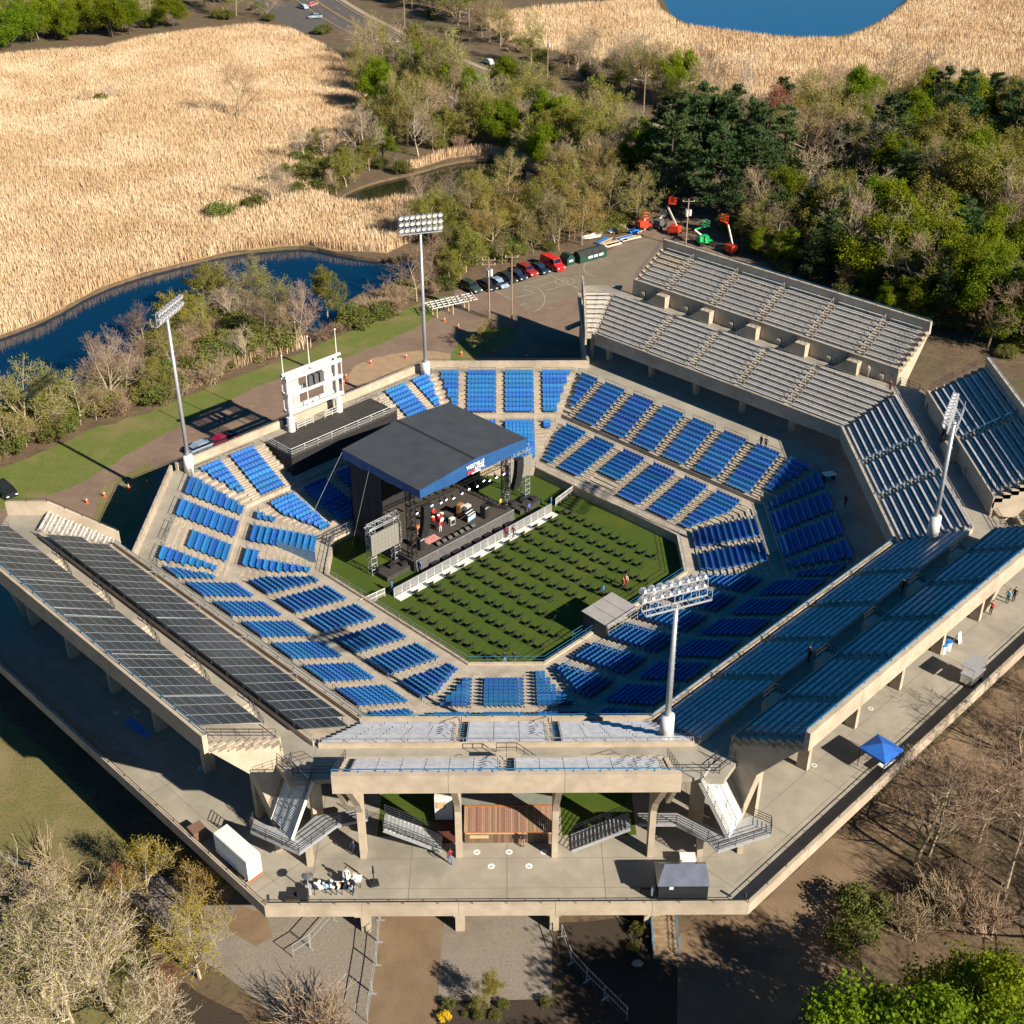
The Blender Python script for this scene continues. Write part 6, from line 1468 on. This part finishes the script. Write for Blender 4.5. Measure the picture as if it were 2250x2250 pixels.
# ================================================================== vegetation
def leaf_mat(name, col, col2, trans=.35, rvar=.22):
    m = mat(name, col, .75, col2, .9, 3, rvar=rvar, spec=.2); nt = m.node_tree; b = nt.nodes['Principled BSDF']
    t = nt.nodes.new('ShaderNodeBsdfTranslucent'); mx = nt.nodes.new('ShaderNodeMixShader'); mx.inputs[0].default_value = trans
    src = b.inputs['Base Color'].links[0].from_socket; nt.links.new(src, t.inputs[0])
    nt.links.new(b.outputs[0], mx.inputs[1]); nt.links.new(t.outputs[0], mx.inputs[2]); nt.links.new(mx.outputs[0], nt.nodes['Material Output'].inputs[0]); return m
M['bark'] = mat('grey_bark', (.27,.215,.15), .95, (.36,.29,.21), 3, rvar=.2)
M['bark_pale'] = mat('pale_bark', (.50,.42,.30), .95, (.36,.30,.21), 2.5, rvar=.15)
M['bark_dark'] = mat('dark_bark', (.07,.052,.038), .95, (.10,.075,.055), 3)
M['twig'] = mat('brown_twigs', (.33,.24,.155), .95, (.26,.185,.12), 2, rvar=.2)
M['leaf_green'] = leaf_mat('spring_green_leaves', (.15,.215,.006), (.20,.255,.010), .45)
M['leaf_bud'] = leaf_mat('yellow_green_buds', (.33,.29,.065), (.26,.25,.05), .4, .25)
M['leaf_olive'] = leaf_mat('olive_leaves', (.19,.195,.030), (.25,.235,.042), .38)
M['leaf_red'] = leaf_mat('russet_buds', (.30,.10,.035), (.23,.075,.03), .35)
M['leaf_pine'] = leaf_mat('pine_needles', (.060,.105,.032), (.085,.13,.042), .25, .25)
M['leaf_shrub'] = leaf_mat('shrub_leaves', (.145,.175,.035), (.20,.21,.052), .38, .3)
M['leaf_gold'] = leaf_mat('golden_buds', (.34,.25,.03), (.28,.21,.03), .4, .2)

def np_mesh(name, V, F, mi, mats):
    me = bpy.data.meshes.new(name); V = np.asarray(V, np.float32); F = np.asarray(F, np.int32); n = F.shape[1]
    me.vertices.add(len(V)); me.vertices.foreach_set('co', V.ravel()); me.loops.add(F.size); me.loops.foreach_set('vertex_index', F.ravel())
    me.polygons.add(len(F)); me.polygons.foreach_set('loop_start', np.arange(0, F.size, n, dtype=np.int32))
    for m_ in mats: me.materials.append(m_)
    me.update(calc_edges=True); return me
def branches(seed, h, r0, spread, up=.55, lv=4, kids=(7,5,4,4), lean=.06, first=.3, wig=.25, mult=1):
    """skeleton of a tree: list of (p, q, rp, rq) and tips"""
    R_ = random.Random(seed); segs = []; tips = []
    def grow(p, d, L, r, l):
        n = 4 if l == 0 else 3; pts = [p]; q = p.copy(); dd = d.copy()
        for i in range(n):
            dd = (dd+Vector((R_.gauss(0,wig), R_.gauss(0,wig), R_.gauss(0,wig*.6)+(.10 if l else .02)))*(.35 if l == 0 else .6)).normalized()
            q = q+dd*(L/n); pts.append(q)
        rs = [r*(1-.62*i/n) for i in range(n+1)]
        for i in range(n): segs.append((pts[i], pts[i+1], rs[i], rs[i+1]))
        if l >= lv-1: tips.append((pts[-1], dd)); return
        k = kids[l]
        for j in range(k):
            u = first+(1-first)*(j+R_.random())/k if l == 0 else .25+.75*(j+R_.random())/k
            i = min(n-1, int(u*n)); b = pts[i].lerp(pts[i+1], u*n-i); a = R_.random()*6.283+j*2.4
            ax_ = dd.orthogonal().normalized(); ay = dd.cross(ax_); out = ax_*math.cos(a)+ay*math.sin(a)
            nd = (dd*up+out*(spread if l == 0 else spread*.9)+Vector((0,0,.12))).normalized()
            fr = (.62-.28*(u-first)) if l == 0 else .6
            grow(b, nd, L*fr*R_.uniform(.75,1.15), max(.012, rs[i]*(.55 if l == 0 else .6)), l+1)
        grow(pts[-1], dd, L*.42, rs[-1], l+1)
    grow(Vector((0,0,-.1)), Vector((R_.gauss(0,lean),R_.gauss(0,lean),1)).normalized(), h*.62, r0, 0)
    zm_ = max(max(p.z, q.z) for p, q, _, _ in segs); k = h/zm_
    segs = [(p*k, q*k, a, b) for p, q, a, b in segs]; tips = [(p*k, d) for p, d in tips]
    return segs, tips
def tube_mesh(name, segs, m_, minr=.018, bigr=.07):
    V = []; F = []
    for p, q, a, b in segs:
        a, b = max(a, minr), max(b, minr*.7); n = 5 if a > bigr else 3
        d = q-p
        if d.length < 1e-5: continue
        x = d.orthogonal().normalized(); y = d.cross(x).normalized(); o = len(V)
        for c, r in ((p, a), (q, b)):
            for k in range(n): t = 6.28319*k/n; V.append(c+x*(math.cos(t)*r)+y*(math.sin(t)*r))
        for k in range(n): F.append((o+k, o+(k+1) % n, o+n+(k+1) % n, o+n+k))
    me = bpy.data.meshes.new(name); me.from_pydata([tuple(v) for v in V], [], F); me.materials.append(m_); me.update(); return me
def leaf_cloud(name, cents, per, rad, size, m_, seed, flat_=.0, up=.3):
    rs = np.random.RandomState(seed); c = np.repeat(np.array([tuple(v) for v in cents], np.float32), per, 0); n = len(c)
    g_ = rs.normal(size=(n,3)); g_ /= np.linalg.norm(g_, axis=1)[:,None]; g_ *= (rs.rand(n,1)**.45)*rad; g_[:,2] *= (1-flat_)
    pos = c+g_; nr = g_/rad+rs.normal(scale=.7, size=(n,3)); nr[:,2] += up; nr /= np.linalg.norm(nr, axis=1)[:,None]
    t = np.cross(nr, rs.normal(size=(n,3))); t /= np.linalg.norm(t, axis=1)[:,None]; b = np.cross(nr, t)
    s_ = size*rs.uniform(.6,1.3,size=(n,1)); 
    V = np.stack([pos-t*s_*.5, pos+b*s_*.34, pos+t*s_*.5, pos-b*s_*.34], 1).reshape(-1,3); F = np.arange(4*n).reshape(-1,4)
    return np_mesh(name, V, F, 0, [m_])
def needle_cloud(name, cents, dirs, per, L, m_, seed):
    rs = np.random.RandomState(seed); c = np.repeat(np.array([tuple(v) for v in cents]), per, 0); d0 = np.repeat(np.array([tuple(v) for v in dirs]), per, 0); n = len(c)
    d = d0*.7+rs.normal(scale=.6, size=(n,3)); d[:,2] += .35; d /= np.linalg.norm(d, axis=1)[:,None]; sd_ = np.cross(d, rs.normal(size=(n,3))); sd_ /= np.linalg.norm(sd_, axis=1)[:,None]
    ll = L*rs.uniform(.7,1.3,size=(n,1)); V = np.stack([c-sd_*.06, c+sd_*.06, c+d*ll], 1).reshape(-1,3); return np_mesh(name, V, np.arange(3*n).reshape(-1,3), 0, [m_])
PROTO = {}
def proto(kind, parts): PROTO.setdefault(kind, []).append(parts)
for s_ in range(5):       # bare trees (height 10 nominal, scaled when placed)
    segs, tips = branches(100+s_, 10, .17, .75+.1*(s_ % 3), .5, 5, (7,5,4,3), first=.28)
    proto('bare', [('trunk', tube_mesh('bare_trunk', [q for q in segs if q[2] > .03], M['bark_pale' if s_ % 2 else 'bark'], .03)), ('twigs', tube_mesh('bare_twigs', [q for q in segs if q[2] <= .03], M['twig'] if s_ % 2 == 0 else M['bark'], .013))])
for s_ in range(5):       # budding trees
    segs, tips = branches(200+s_, 10, .16, .8, .5, 4, (8,5,4), first=.25)
    mid = [p.lerp(q, .6) for p, q, a, b in segs if a < .07]
    proto('bud', [('trunk', tube_mesh('bud_trunk', segs, M['bark'], .02)), ('crown', leaf_cloud('bud_crown', [t[0] for t in tips]+mid[::3], 8, .55, .16, M['leaf_bud'], s_))])
    proto('gold', [('trunk', tube_mesh('gold_trunk', segs, M['bark'], .02)), ('crown', leaf_cloud('gold_crown', [t[0] for t in tips]+mid[::3], 8, .5, .15, M['leaf_gold'], s_+50))])
    proto('olive', [('trunk', tube_mesh('olive_trunk', segs, M['bark'], .02)), ('crown', leaf_cloud('olive_crown', [t[0] for t in tips]+mid[::2], 15, .6, .2, M['leaf_olive'], s_+9))])
    if s_ < 2: proto('red', [('trunk', tube_mesh('red_trunk', segs, M['bark'], .02)), ('crown', leaf_cloud('red_crown', [t[0] for t in tips]+mid[::4], 12, .55, .17, M['leaf_red'], s_+70))])
for s_ in range(4):       # thinly leafed trees
    segs, tips = branches(250+s_, 10, .15, .8, .5, 5, (7,5,4,3), first=.25)
    proto('thin', [('trunk', tube_mesh('thin_trunk', segs, M['bark_pale'], .014)), ('crown', leaf_cloud('thin_crown', [t[0] for t in tips][::2], 4, .35, .12, M['leaf_bud'], s_+90))])
for s_ in range(4):       # leafy trees
    segs, tips = branches(300+s_, 9.2, .18, .85, .5, 4, (8,5,4), first=.2)
    proto('green', [('trunk', tube_mesh('green_trunk', [q for q in segs if q[2] > .02], M['bark_dark'], .02)), ('crown', leaf_cloud('green_crown', [t[0] for t in tips]+[p.lerp(q,.5) for p, q, a, b in segs if a < .06][::2], 26, .75, .21, M['leaf_green'], s_+20))])
for s_ in range(3):       # pines
    R_ = random.Random(400+s_); segs = [(Vector((0,0,-.1)), Vector((0,0,6)), .17, .11), (Vector((0,0,6)), Vector((.05,0,10)), .11, .02)]; ce = []; di = []
    z = 2.6
    while z < 9.9:
        for k in range(R_.randint(4,6)):
            a = R_.random()*6.283; L = (2.5*(1-((z-2.4)/8.2)**1.6)+.35)*R_.uniform(.55,1.15); d = Vector((math.cos(a), math.sin(a), R_.uniform(.0,.32))); q0 = Vector((0,0,z)); q1 = q0+d*L
            segs.append((q0, q1, .045, .012))
            for j in range(int(5+L*7)):
                u = R_.uniform(.3,1.05); sd2 = d.cross(Vector((0,0,1)))*R_.gauss(0,.22)*(L*.5); p_ = q0+d*L*u+sd2+Vector((0,0,R_.gauss(.05,.07))); ce.append(p_); di.append((d+sd2+Vector((0,0,.4))).normalized())
        z += R_.uniform(.42,.7)
    proto('pine', [('trunk', tube_mesh('pine_trunk', segs, M['bark_dark'], .012)), ('crown', needle_cloud('pine_crown', ce, di, 8, .36, M['leaf_pine'], s_))])
for s_ in range(4):       # shrubs, nominal height 2.4
    R_ = random.Random(500+s_); ce = []; segs = []
    for k in range(70):
        a = R_.random()*6.283; rr_ = R_.random()**.5*1.5; z = .35+(1.9-.55*rr_)*R_.random()**.6; p_ = Vector((math.cos(a)*rr_, math.sin(a)*rr_, max(.2,z))); ce.append(p_); segs.append((Vector((p_.x*.2,p_.y*.2,0)), p_, .03, .01))
    proto('shrub', [('stems', tube_mesh('shrub_stems', segs, M['bark_dark'], .012)), ('crown', leaf_cloud('shrub_crown', ce, 34, .42, .17, M['leaf_shrub'], s_+30, .2))])
for s_ in range(4):       # bare brush, nominal height 3
    R_ = random.Random(600+s_); segs = []
    for k in range(26):
        b = Vector((R_.gauss(0,.5),R_.gauss(0,.5),0)); d = Vector((R_.gauss(0,.45),R_.gauss(0,.45),1)).normalized(); L = R_.uniform(1.6,3.0); q = b+d*L*.5; segs.append((b,q,.03,.02)); 
        for j in range(9):
            u = R_.uniform(.3,1); d2 = (d+Vector((R_.gauss(0,.5),R_.gauss(0,.5),.1))).normalized(); p_ = b.lerp(q,u); e = p_+d2*R_.uniform(.5,1.5); segs.append((p_,e,.016,.008))
            for w_ in range(3): p2 = p_.lerp(e, R_.uniform(.4,1)); segs.append((p2, p2+(d2+Vector((R_.gauss(0,.6),R_.gauss(0,.6),.1))).normalized()*R_.uniform(.2,.6), .01, .006))
    proto('brush', [('stems', tube_mesh('brush_stems', segs, M['twig'], .012))])

def inpoly(p, poly):
    x, y = p[0], p[1]; c = False; j = len(poly)-1
    for i in range(len(poly)):
        if (poly[i][1] > y) != (poly[j][1] > y) and x < (poly[j][0]-poly[i][0])*(y-poly[i][1])/(poly[j][1]-poly[i][1])+poly[i][0]: c = not c
        j = i
    return c
NOM = {'shrub': 2.4, 'brush': 3.0}
KN = {'bare': ('bare_tree','tree'), 'bud': ('budding_tree','tree'), 'gold': ('golden_budding_tree','tree'), 'olive': ('olive_tree_crown','tree'), 'red': ('russet_tree','tree'), 'green': ('leafy_tree','tree'), 'pine': ('pine_tree','tree'), 'shrub': ('shrub','shrub'), 'brush': ('brushwood','shrub')}
KN['thin'] = ('sparse_budding_tree','tree'); KN['olive'] = ('half_leafed_tree','tree')
KD = {'thin': 'sparse yellow-budded tree', 'bare': 'bare grey-brown tree', 'bud': 'yellow-green budding tree', 'gold': 'golden budding tree', 'olive': 'olive half-leafed tree', 'red': 'russet budding tree', 'green': 'bright green leafy tree', 'pine': 'dark green pine', 'shrub': 'green leafy shrub', 'brush': 'brown twiggy bush'}
TREES = []
def plant(kind, p, h, zone, wide=1.0): TREES.append([kind, Vector((p[0],p[1],0)), h, zone, wide])
vr = random.Random(77)
def okpos(p):
    if any(inpoly(p, q) for q in (river, creek, pond, pool)): return False
    if min((RCS[i]-Vector(p[:2])).length for i in range(0, len(RCS), 1)) < 8.5: return False
    if inpoly(p, octo(56.5, 60.5)): return False
    return True
def zone(name, poly, n, mix_, hs, sp=3.0, avoid=()):
    xs = [q[0] for q in poly]; ys = [q[1] for q in poly]; got = []; tr_ = 0
    ks = list(mix_); ws = [mix_[k] for k in ks]
    while len(got) < n and tr_ < n*60:
        tr_ += 1; x, y = vr.uniform(min(xs),max(xs)), vr.uniform(min(ys),max(ys))
        if not inpoly((x,y), poly) or any(inpoly((x,y), a) for a in avoid): continue
        p_ = P(x,y)
        if not okpos(p_): continue
        k = vr.choices(ks, ws)[0]; s2 = sp*(.5 if k in NOM else 1)
        if any((p_-g_).length < s2 for g_ in got): continue
        got.append(p_); h = vr.uniform(*hs)
        if k == 'shrub': h = vr.uniform(1.8,4.0)
        elif k == 'brush': h = vr.uniform(2.0,4.0)
        elif k == 'pine': h *= 1.2
        plant(k, p_, h, name, vr.uniform(.9,1.25))
zone('in the wood at the top left', [(-80,112),(0,106),(110,98),(215,95),(300,76),(420,58),(560,44),(640,50),(730,95),(770,60),(700,-20),(500,-35),(-80,-35)], 150, {'green':2.6,'bud':3,'bare':2.5,'shrub':4,'brush':2}, (8,15), 2.6, [[(560,0),(640,0),(720,60),(690,75),(600,40)]])
zone('in the wood between marsh and road', [(770,165),(800,125),(860,140),(960,170),(1080,225),(1200,270),(1320,300),(1400,330),(1420,380),(1400,430),(1330,450),(1240,430),(1180,400),(1165,345),(1050,318),(960,330),(880,360),(800,380),(745,360),(790,290),(815,230)], 175, {'bud':4,'olive':2,'bare':2.5,'green':1.2,'shrub':2.5,'brush':1}, (8,16), 3.0)
zone('in the riverside wood by the lot', [(960,478),(1060,440),(1160,430),(1260,438),(1400,445),(1400,495),(1330,530),(1240,548),(1130,575),(1040,608),(960,645),(900,610),(930,545)], 90, {'bud':4,'olive':3,'shrub':3.5,'bare':1,'gold':1}, (6,12), 2.6)
zone('beyond the road', [(760,-60),(900,20),(1000,70),(1110,120),(1230,172),(1330,205),(1440,245),(1560,285),(1640,290),(1660,235),(1500,210),(1350,165),(1200,120),(1050,60),(1000,-60)], 110, {'bare':4,'bud':2,'green':1.6,'shrub':2,'brush':2}, (8,16), 3.2)
zone('among the tall pines', [(1450,400),(1520,395),(1600,410),(1700,440),(1720,470),(1690,510),(1600,500),(1500,480),(1440,450)], 11, {'pine':1}, (15,18), 5)
zone('in the wood at the right', [(1660,300),(1800,270),(2000,280),(2250,295),(2310,305),(2310,770),(2200,800),(2130,770),(2060,690),(1900,630),(1750,585),(1650,555),(1600,520),(1720,490),(1880,480),(1830,440),(1700,385)], 190, {'pine':1.7,'bud':2.6,'green':2.4,'bare':2.6,'olive':2.0,'shrub':2.4,'red':.3}, (9,17), 3.2, [[(1690,370),(1880,440),(1860,480),(1740,450)]])
zone('behind the far grandstand', [(1570,505),(1640,505),(1760,560),(1900,618),(2050,688),(2110,750),(2000,722),(1850,655),(1700,595),(1610,560)], 40, {'shrub':3,'olive':2,'green':2,'pine':1,'bud':1}, (5,10), 2.2)
zone('on the near river bank', [(-60,990),(0,925),(60,900),(170,885),(200,845),(250,805),(310,775),(370,740),(430,705),(480,680),(560,665),(610,690),(650,730),(700,758),(770,705),(860,655),(960,612),(985,640),(930,660),(850,695),(760,728),(650,772),(560,802),(466,838),(350,886),(250,915),(155,950),(60,995),(-60,1035)], 190, {'bare':3.0,'bud':1.6,'shrub':3.2,'brush':3.6,'olive':.9}, (5,10), 2.2)
zone('by the creek', [(690,330),(760,335),(830,380),(900,372),(880,385),(800,400),(740,430),(690,420),(620,400),(560,420),(640,370)], 40, {'shrub':4,'olive':2,'bare':1.5,'brush':1}, (5,10), 2.4)
zone('along the far edge of the right marsh', [(1560,215),(1750,215),(1900,205),(2100,195),(2300,180),(2300,215),(2150,218),(2000,225),(1900,240),(1700,245),(1600,240)], 44, {'bare':2,'shrub':2,'bud':1.5,'brush':2}, (5,11), 3)
SP = 'standing apart'
for k, x, y, h in (('bare',526,268,16),('bare',232,226,6.5),('bare',190,232,5),('shrub',222,225,2.6),('bare',600,452,11),('bare',640,448,9),('shrub',488,482,4.4),('shrub',560,462,3.6),('shrub',650,430,3.4),('bare',1955,205,16),('bare',2036,242,17),('green',1462,228,12),
        ('bud',995,225,19),('bud',70,968,12),('bud',15,1000,11),('bud',125,945,11),('bud',578,700,11),('olive',720,700,9),('gold',1070,770,6.0),('green',2035,650,16),('green',2120,705,16),('green',2165,630,15),('green',2080,590,15),('red',1840,520,9),('gold',1830,590,9),('bare',1700,270,13),('bare',1320,190,15),('bare',1290,175,14),('bare',1385,200,14),('bare',1365,185,15),('bare',1440,190,13)):
    plant(k, P(x,y), h, SP)
NL = 'in the near left corner'
for k, x, y, h in (('gold',330,1985,7.5),('gold',445,2030,7.5),('gold',440,2150,8.5),('thin',165,2090,10),('thin',95,2190,10),('thin',245,2215,11),('thin',40,2050,9),('thin',175,2280,11),('thin',20,2290,11),('thin',300,2290,9),('brush',690,2275,4.5),('red',270,1975,3.5),('brush',110,1960,5),('shrub',220,2110,1.6),('shrub',290,2130,1.6),('red',370,2180,3)):
    plant(k, P(x,y), h, NL, 1.15)
NR = 'in the near right corner'
for k, x, y, h in (('bare',2010,1900,12),('bare',2040,1880,11),('bare',2150,1850,13),('bare',2240,1790,13),('bare',2210,1950,12),('brush',2070,2020,5),('brush',2160,2040,5),('brush',2000,2050,4),('shrub',1890,2010,3.2),('shrub',1870,2080,3),('brush',2110,1960,4),('bare',2330,1700,14),('bare',2290,1880,13)):
    plant(k, P(x,y), h, NR)
for k, x, y, h in (('green',23,-73,17),('green',30,-75,17),('green',35,-69,15),('green',20,-81,15),('bare',41,-71,17),('bare',62,-42,15),('bare',70,-36,16),('green',68,-28,11),('bare',78,-30,16),('pine',34,-84,20),('green',72,-18,12),('bare',84,-44,18),('bare',60,-66,18),('bare',74,-56,18),('bare',50,-80,18),('green',10,-84,13),('green',28,-92,20),('bare',15,-95,18),('bare',55,-50,15),('bare',66,-50,17),('bare',48,-60,16),('bare',76,-22,15),('bare',70,-46,17),('bare',58,-58,17)):
    plant(k, (x,y), h, NR)
# build, label from left to right within each zone and kind
cnt = {}
for t in TREES: cnt.setdefault((t[0], t[3]), []).append(t)
GN = {'tree': 'trees round the stadium', 'shrub': 'shrubs round the stadium'}
for (k, z_), L_ in cnt.items():
    L_.sort(key=lambda t: scr(t[1]+Vector((0,0,t[2]*.6))))
    for i, (k, p_, h, zn, wd) in enumerate(L_):
        nm, ct_ = KN[k]; s_ = h/NOM.get(k, 10.0); w_ = s_*wd*(1.0 if k not in NOM else 1.1)
        lab = '%s %s' % (KD[k], zn) if len(L_) == 1 else '%s %s, %s from left' % (KD[k], zn, ordw(i+1))
        th_ = thing(nm, lab, ct_, p_, vr.uniform(0,6.28), GN[ct_]); th_.scale = (w_, w_, s_)
        for pn, me in PROTO[k][vr.randrange(len(PROTO[k]))]:
            o = bpy.data.objects.new(pn, me); COL.objects.link(o); o.parent = th_
# garden plants in the mulch beds
M['flower'] = mat('yellow_flowers', (.75,.50,.01), .7)
for i, (x, y, h, fl) in enumerate(((986,2211,.8,0),(1038,2211,.75,0),(1107,2211,.7,0),(1199,2206,.75,0),(977,2240,.75,1),(1052,2237,.7,0),(1088,2237,.7,0),(1021,2231,.4,0),(1397,2048,.9,0),(1415,2055,1.0,0),(1392,2085,.8,0))):
    th_ = thing('garden_plant', ('rounded yellow-flowering plant in the front mulch bed' if fl else 'small green plant in the %s mulch bed, %s from left' % ('front' if i < 8 else 'side', ordw(i+1 if i < 8 else i-7))), 'plant', P(x,y,.02), i, 'small plants in the mulch beds'); th_.scale = (h/2.2,)*3
    link('stems', PROTO['shrub'][i % 4][0][1], th_)
    me = PROTO['shrub'][i % 4][1][1]
    if fl: me = me.copy(); me.materials.clear(); me.materials.append(M['flower'])
    link('crown', me, th_)
th_ = thing('sapling', 'slender sapling at the head of the front mulch bed', 'tree', P(1074,2212,.02), 1.0); th_.scale = (.30,.30,.38)
for pn, me in PROTO['olive'][1]: link(pn, me, th_)
# reeds: dry stalks, uncountable
M['reed'] = mat('dry_reed', (.62,.45,.275), .9, (.51,.36,.21), .3, 6, tri=((.67,.52,.34), .05, .45, .6), spec=.2)
def reeds(name, label, polys, dens, h, seed, holes=()):
    rs = np.random.RandomState(seed); pts = []
    for poly in polys:
        a = np.array(poly); lo_, hi = a.min(0), a.max(0); n = int((hi-lo_).prod()*dens); q = lo_+rs.rand(n,2)*(hi-lo_)
        ins = np.zeros(n, bool); j = len(a)-1
        for i in range(len(a)):
            cnd = ((a[i,1] > q[:,1]) != (a[j,1] > q[:,1])); den = a[j,1]-a[i,1]; den = den if abs(den) > 1e-9 else 1e-9
            ins ^= cnd & (q[:,0] < (a[j,0]-a[i,0])*(q[:,1]-a[i,1])/den+a[i,0]); j = i
        pts.append(q[ins])
    q = np.concatenate(pts)
    if len(q) > 460000: q = q[rs.permutation(len(q))[:460000]]
    n = len(q); cl = np.sin(q[:,0]*.35)*np.sin(q[:,1]*.31+1)+.6*np.sin(q[:,0]*.11+q[:,1]*.13); hh = h*(1+.06*cl)*rs.uniform(.6,1.12,n)
    b = np.c_[q, np.zeros(n)]; a = rs.rand(n)*6.283; wd = rs.uniform(.018,.045,n); w_ = np.c_[np.cos(a)*wd, np.sin(a)*wd, np.zeros(n)]
    ln = np.c_[rs.normal(-.06,.09,n)*hh, rs.normal(.03,.09,n)*hh, hh]; m_ = b+ln*.7
    V = np.stack([b-w_, b+w_, m_+w_*1.2, b+ln, m_-w_*1.2], 1).reshape(-1,3); F = np.arange(5*n).reshape(-1,5)
    o = bpy.data.objects.new(name, np_mesh(name, V, F, 0, [M['reed']])); COL.objects.link(o); return tag(o, label, 'reeds', None, 'stuff')
reeds('reed_bed', 'dense tan reeds filling the marsh at the top left', [REED1], 22, 1.9, 1)
reeds('reed_bed', 'tan reeds round the blue pond at the top right', [REED2], 9, 2.0, 2)
reeds('reed_bed', 'tan reed fringe along the creek bank', [REED3], 14, 1.8, 3)
RB4 = W([(380,745),(430,712),(480,690),(560,680),(600,700),(640,735),(690,765),(640,775),(560,800),(466,832),(380,865),(330,870),(300,850),(340,800)])
reeds('reed_bed', 'brown reed thicket on the near bank beside the left light pole', [RB4], 9, 1.7, 4)
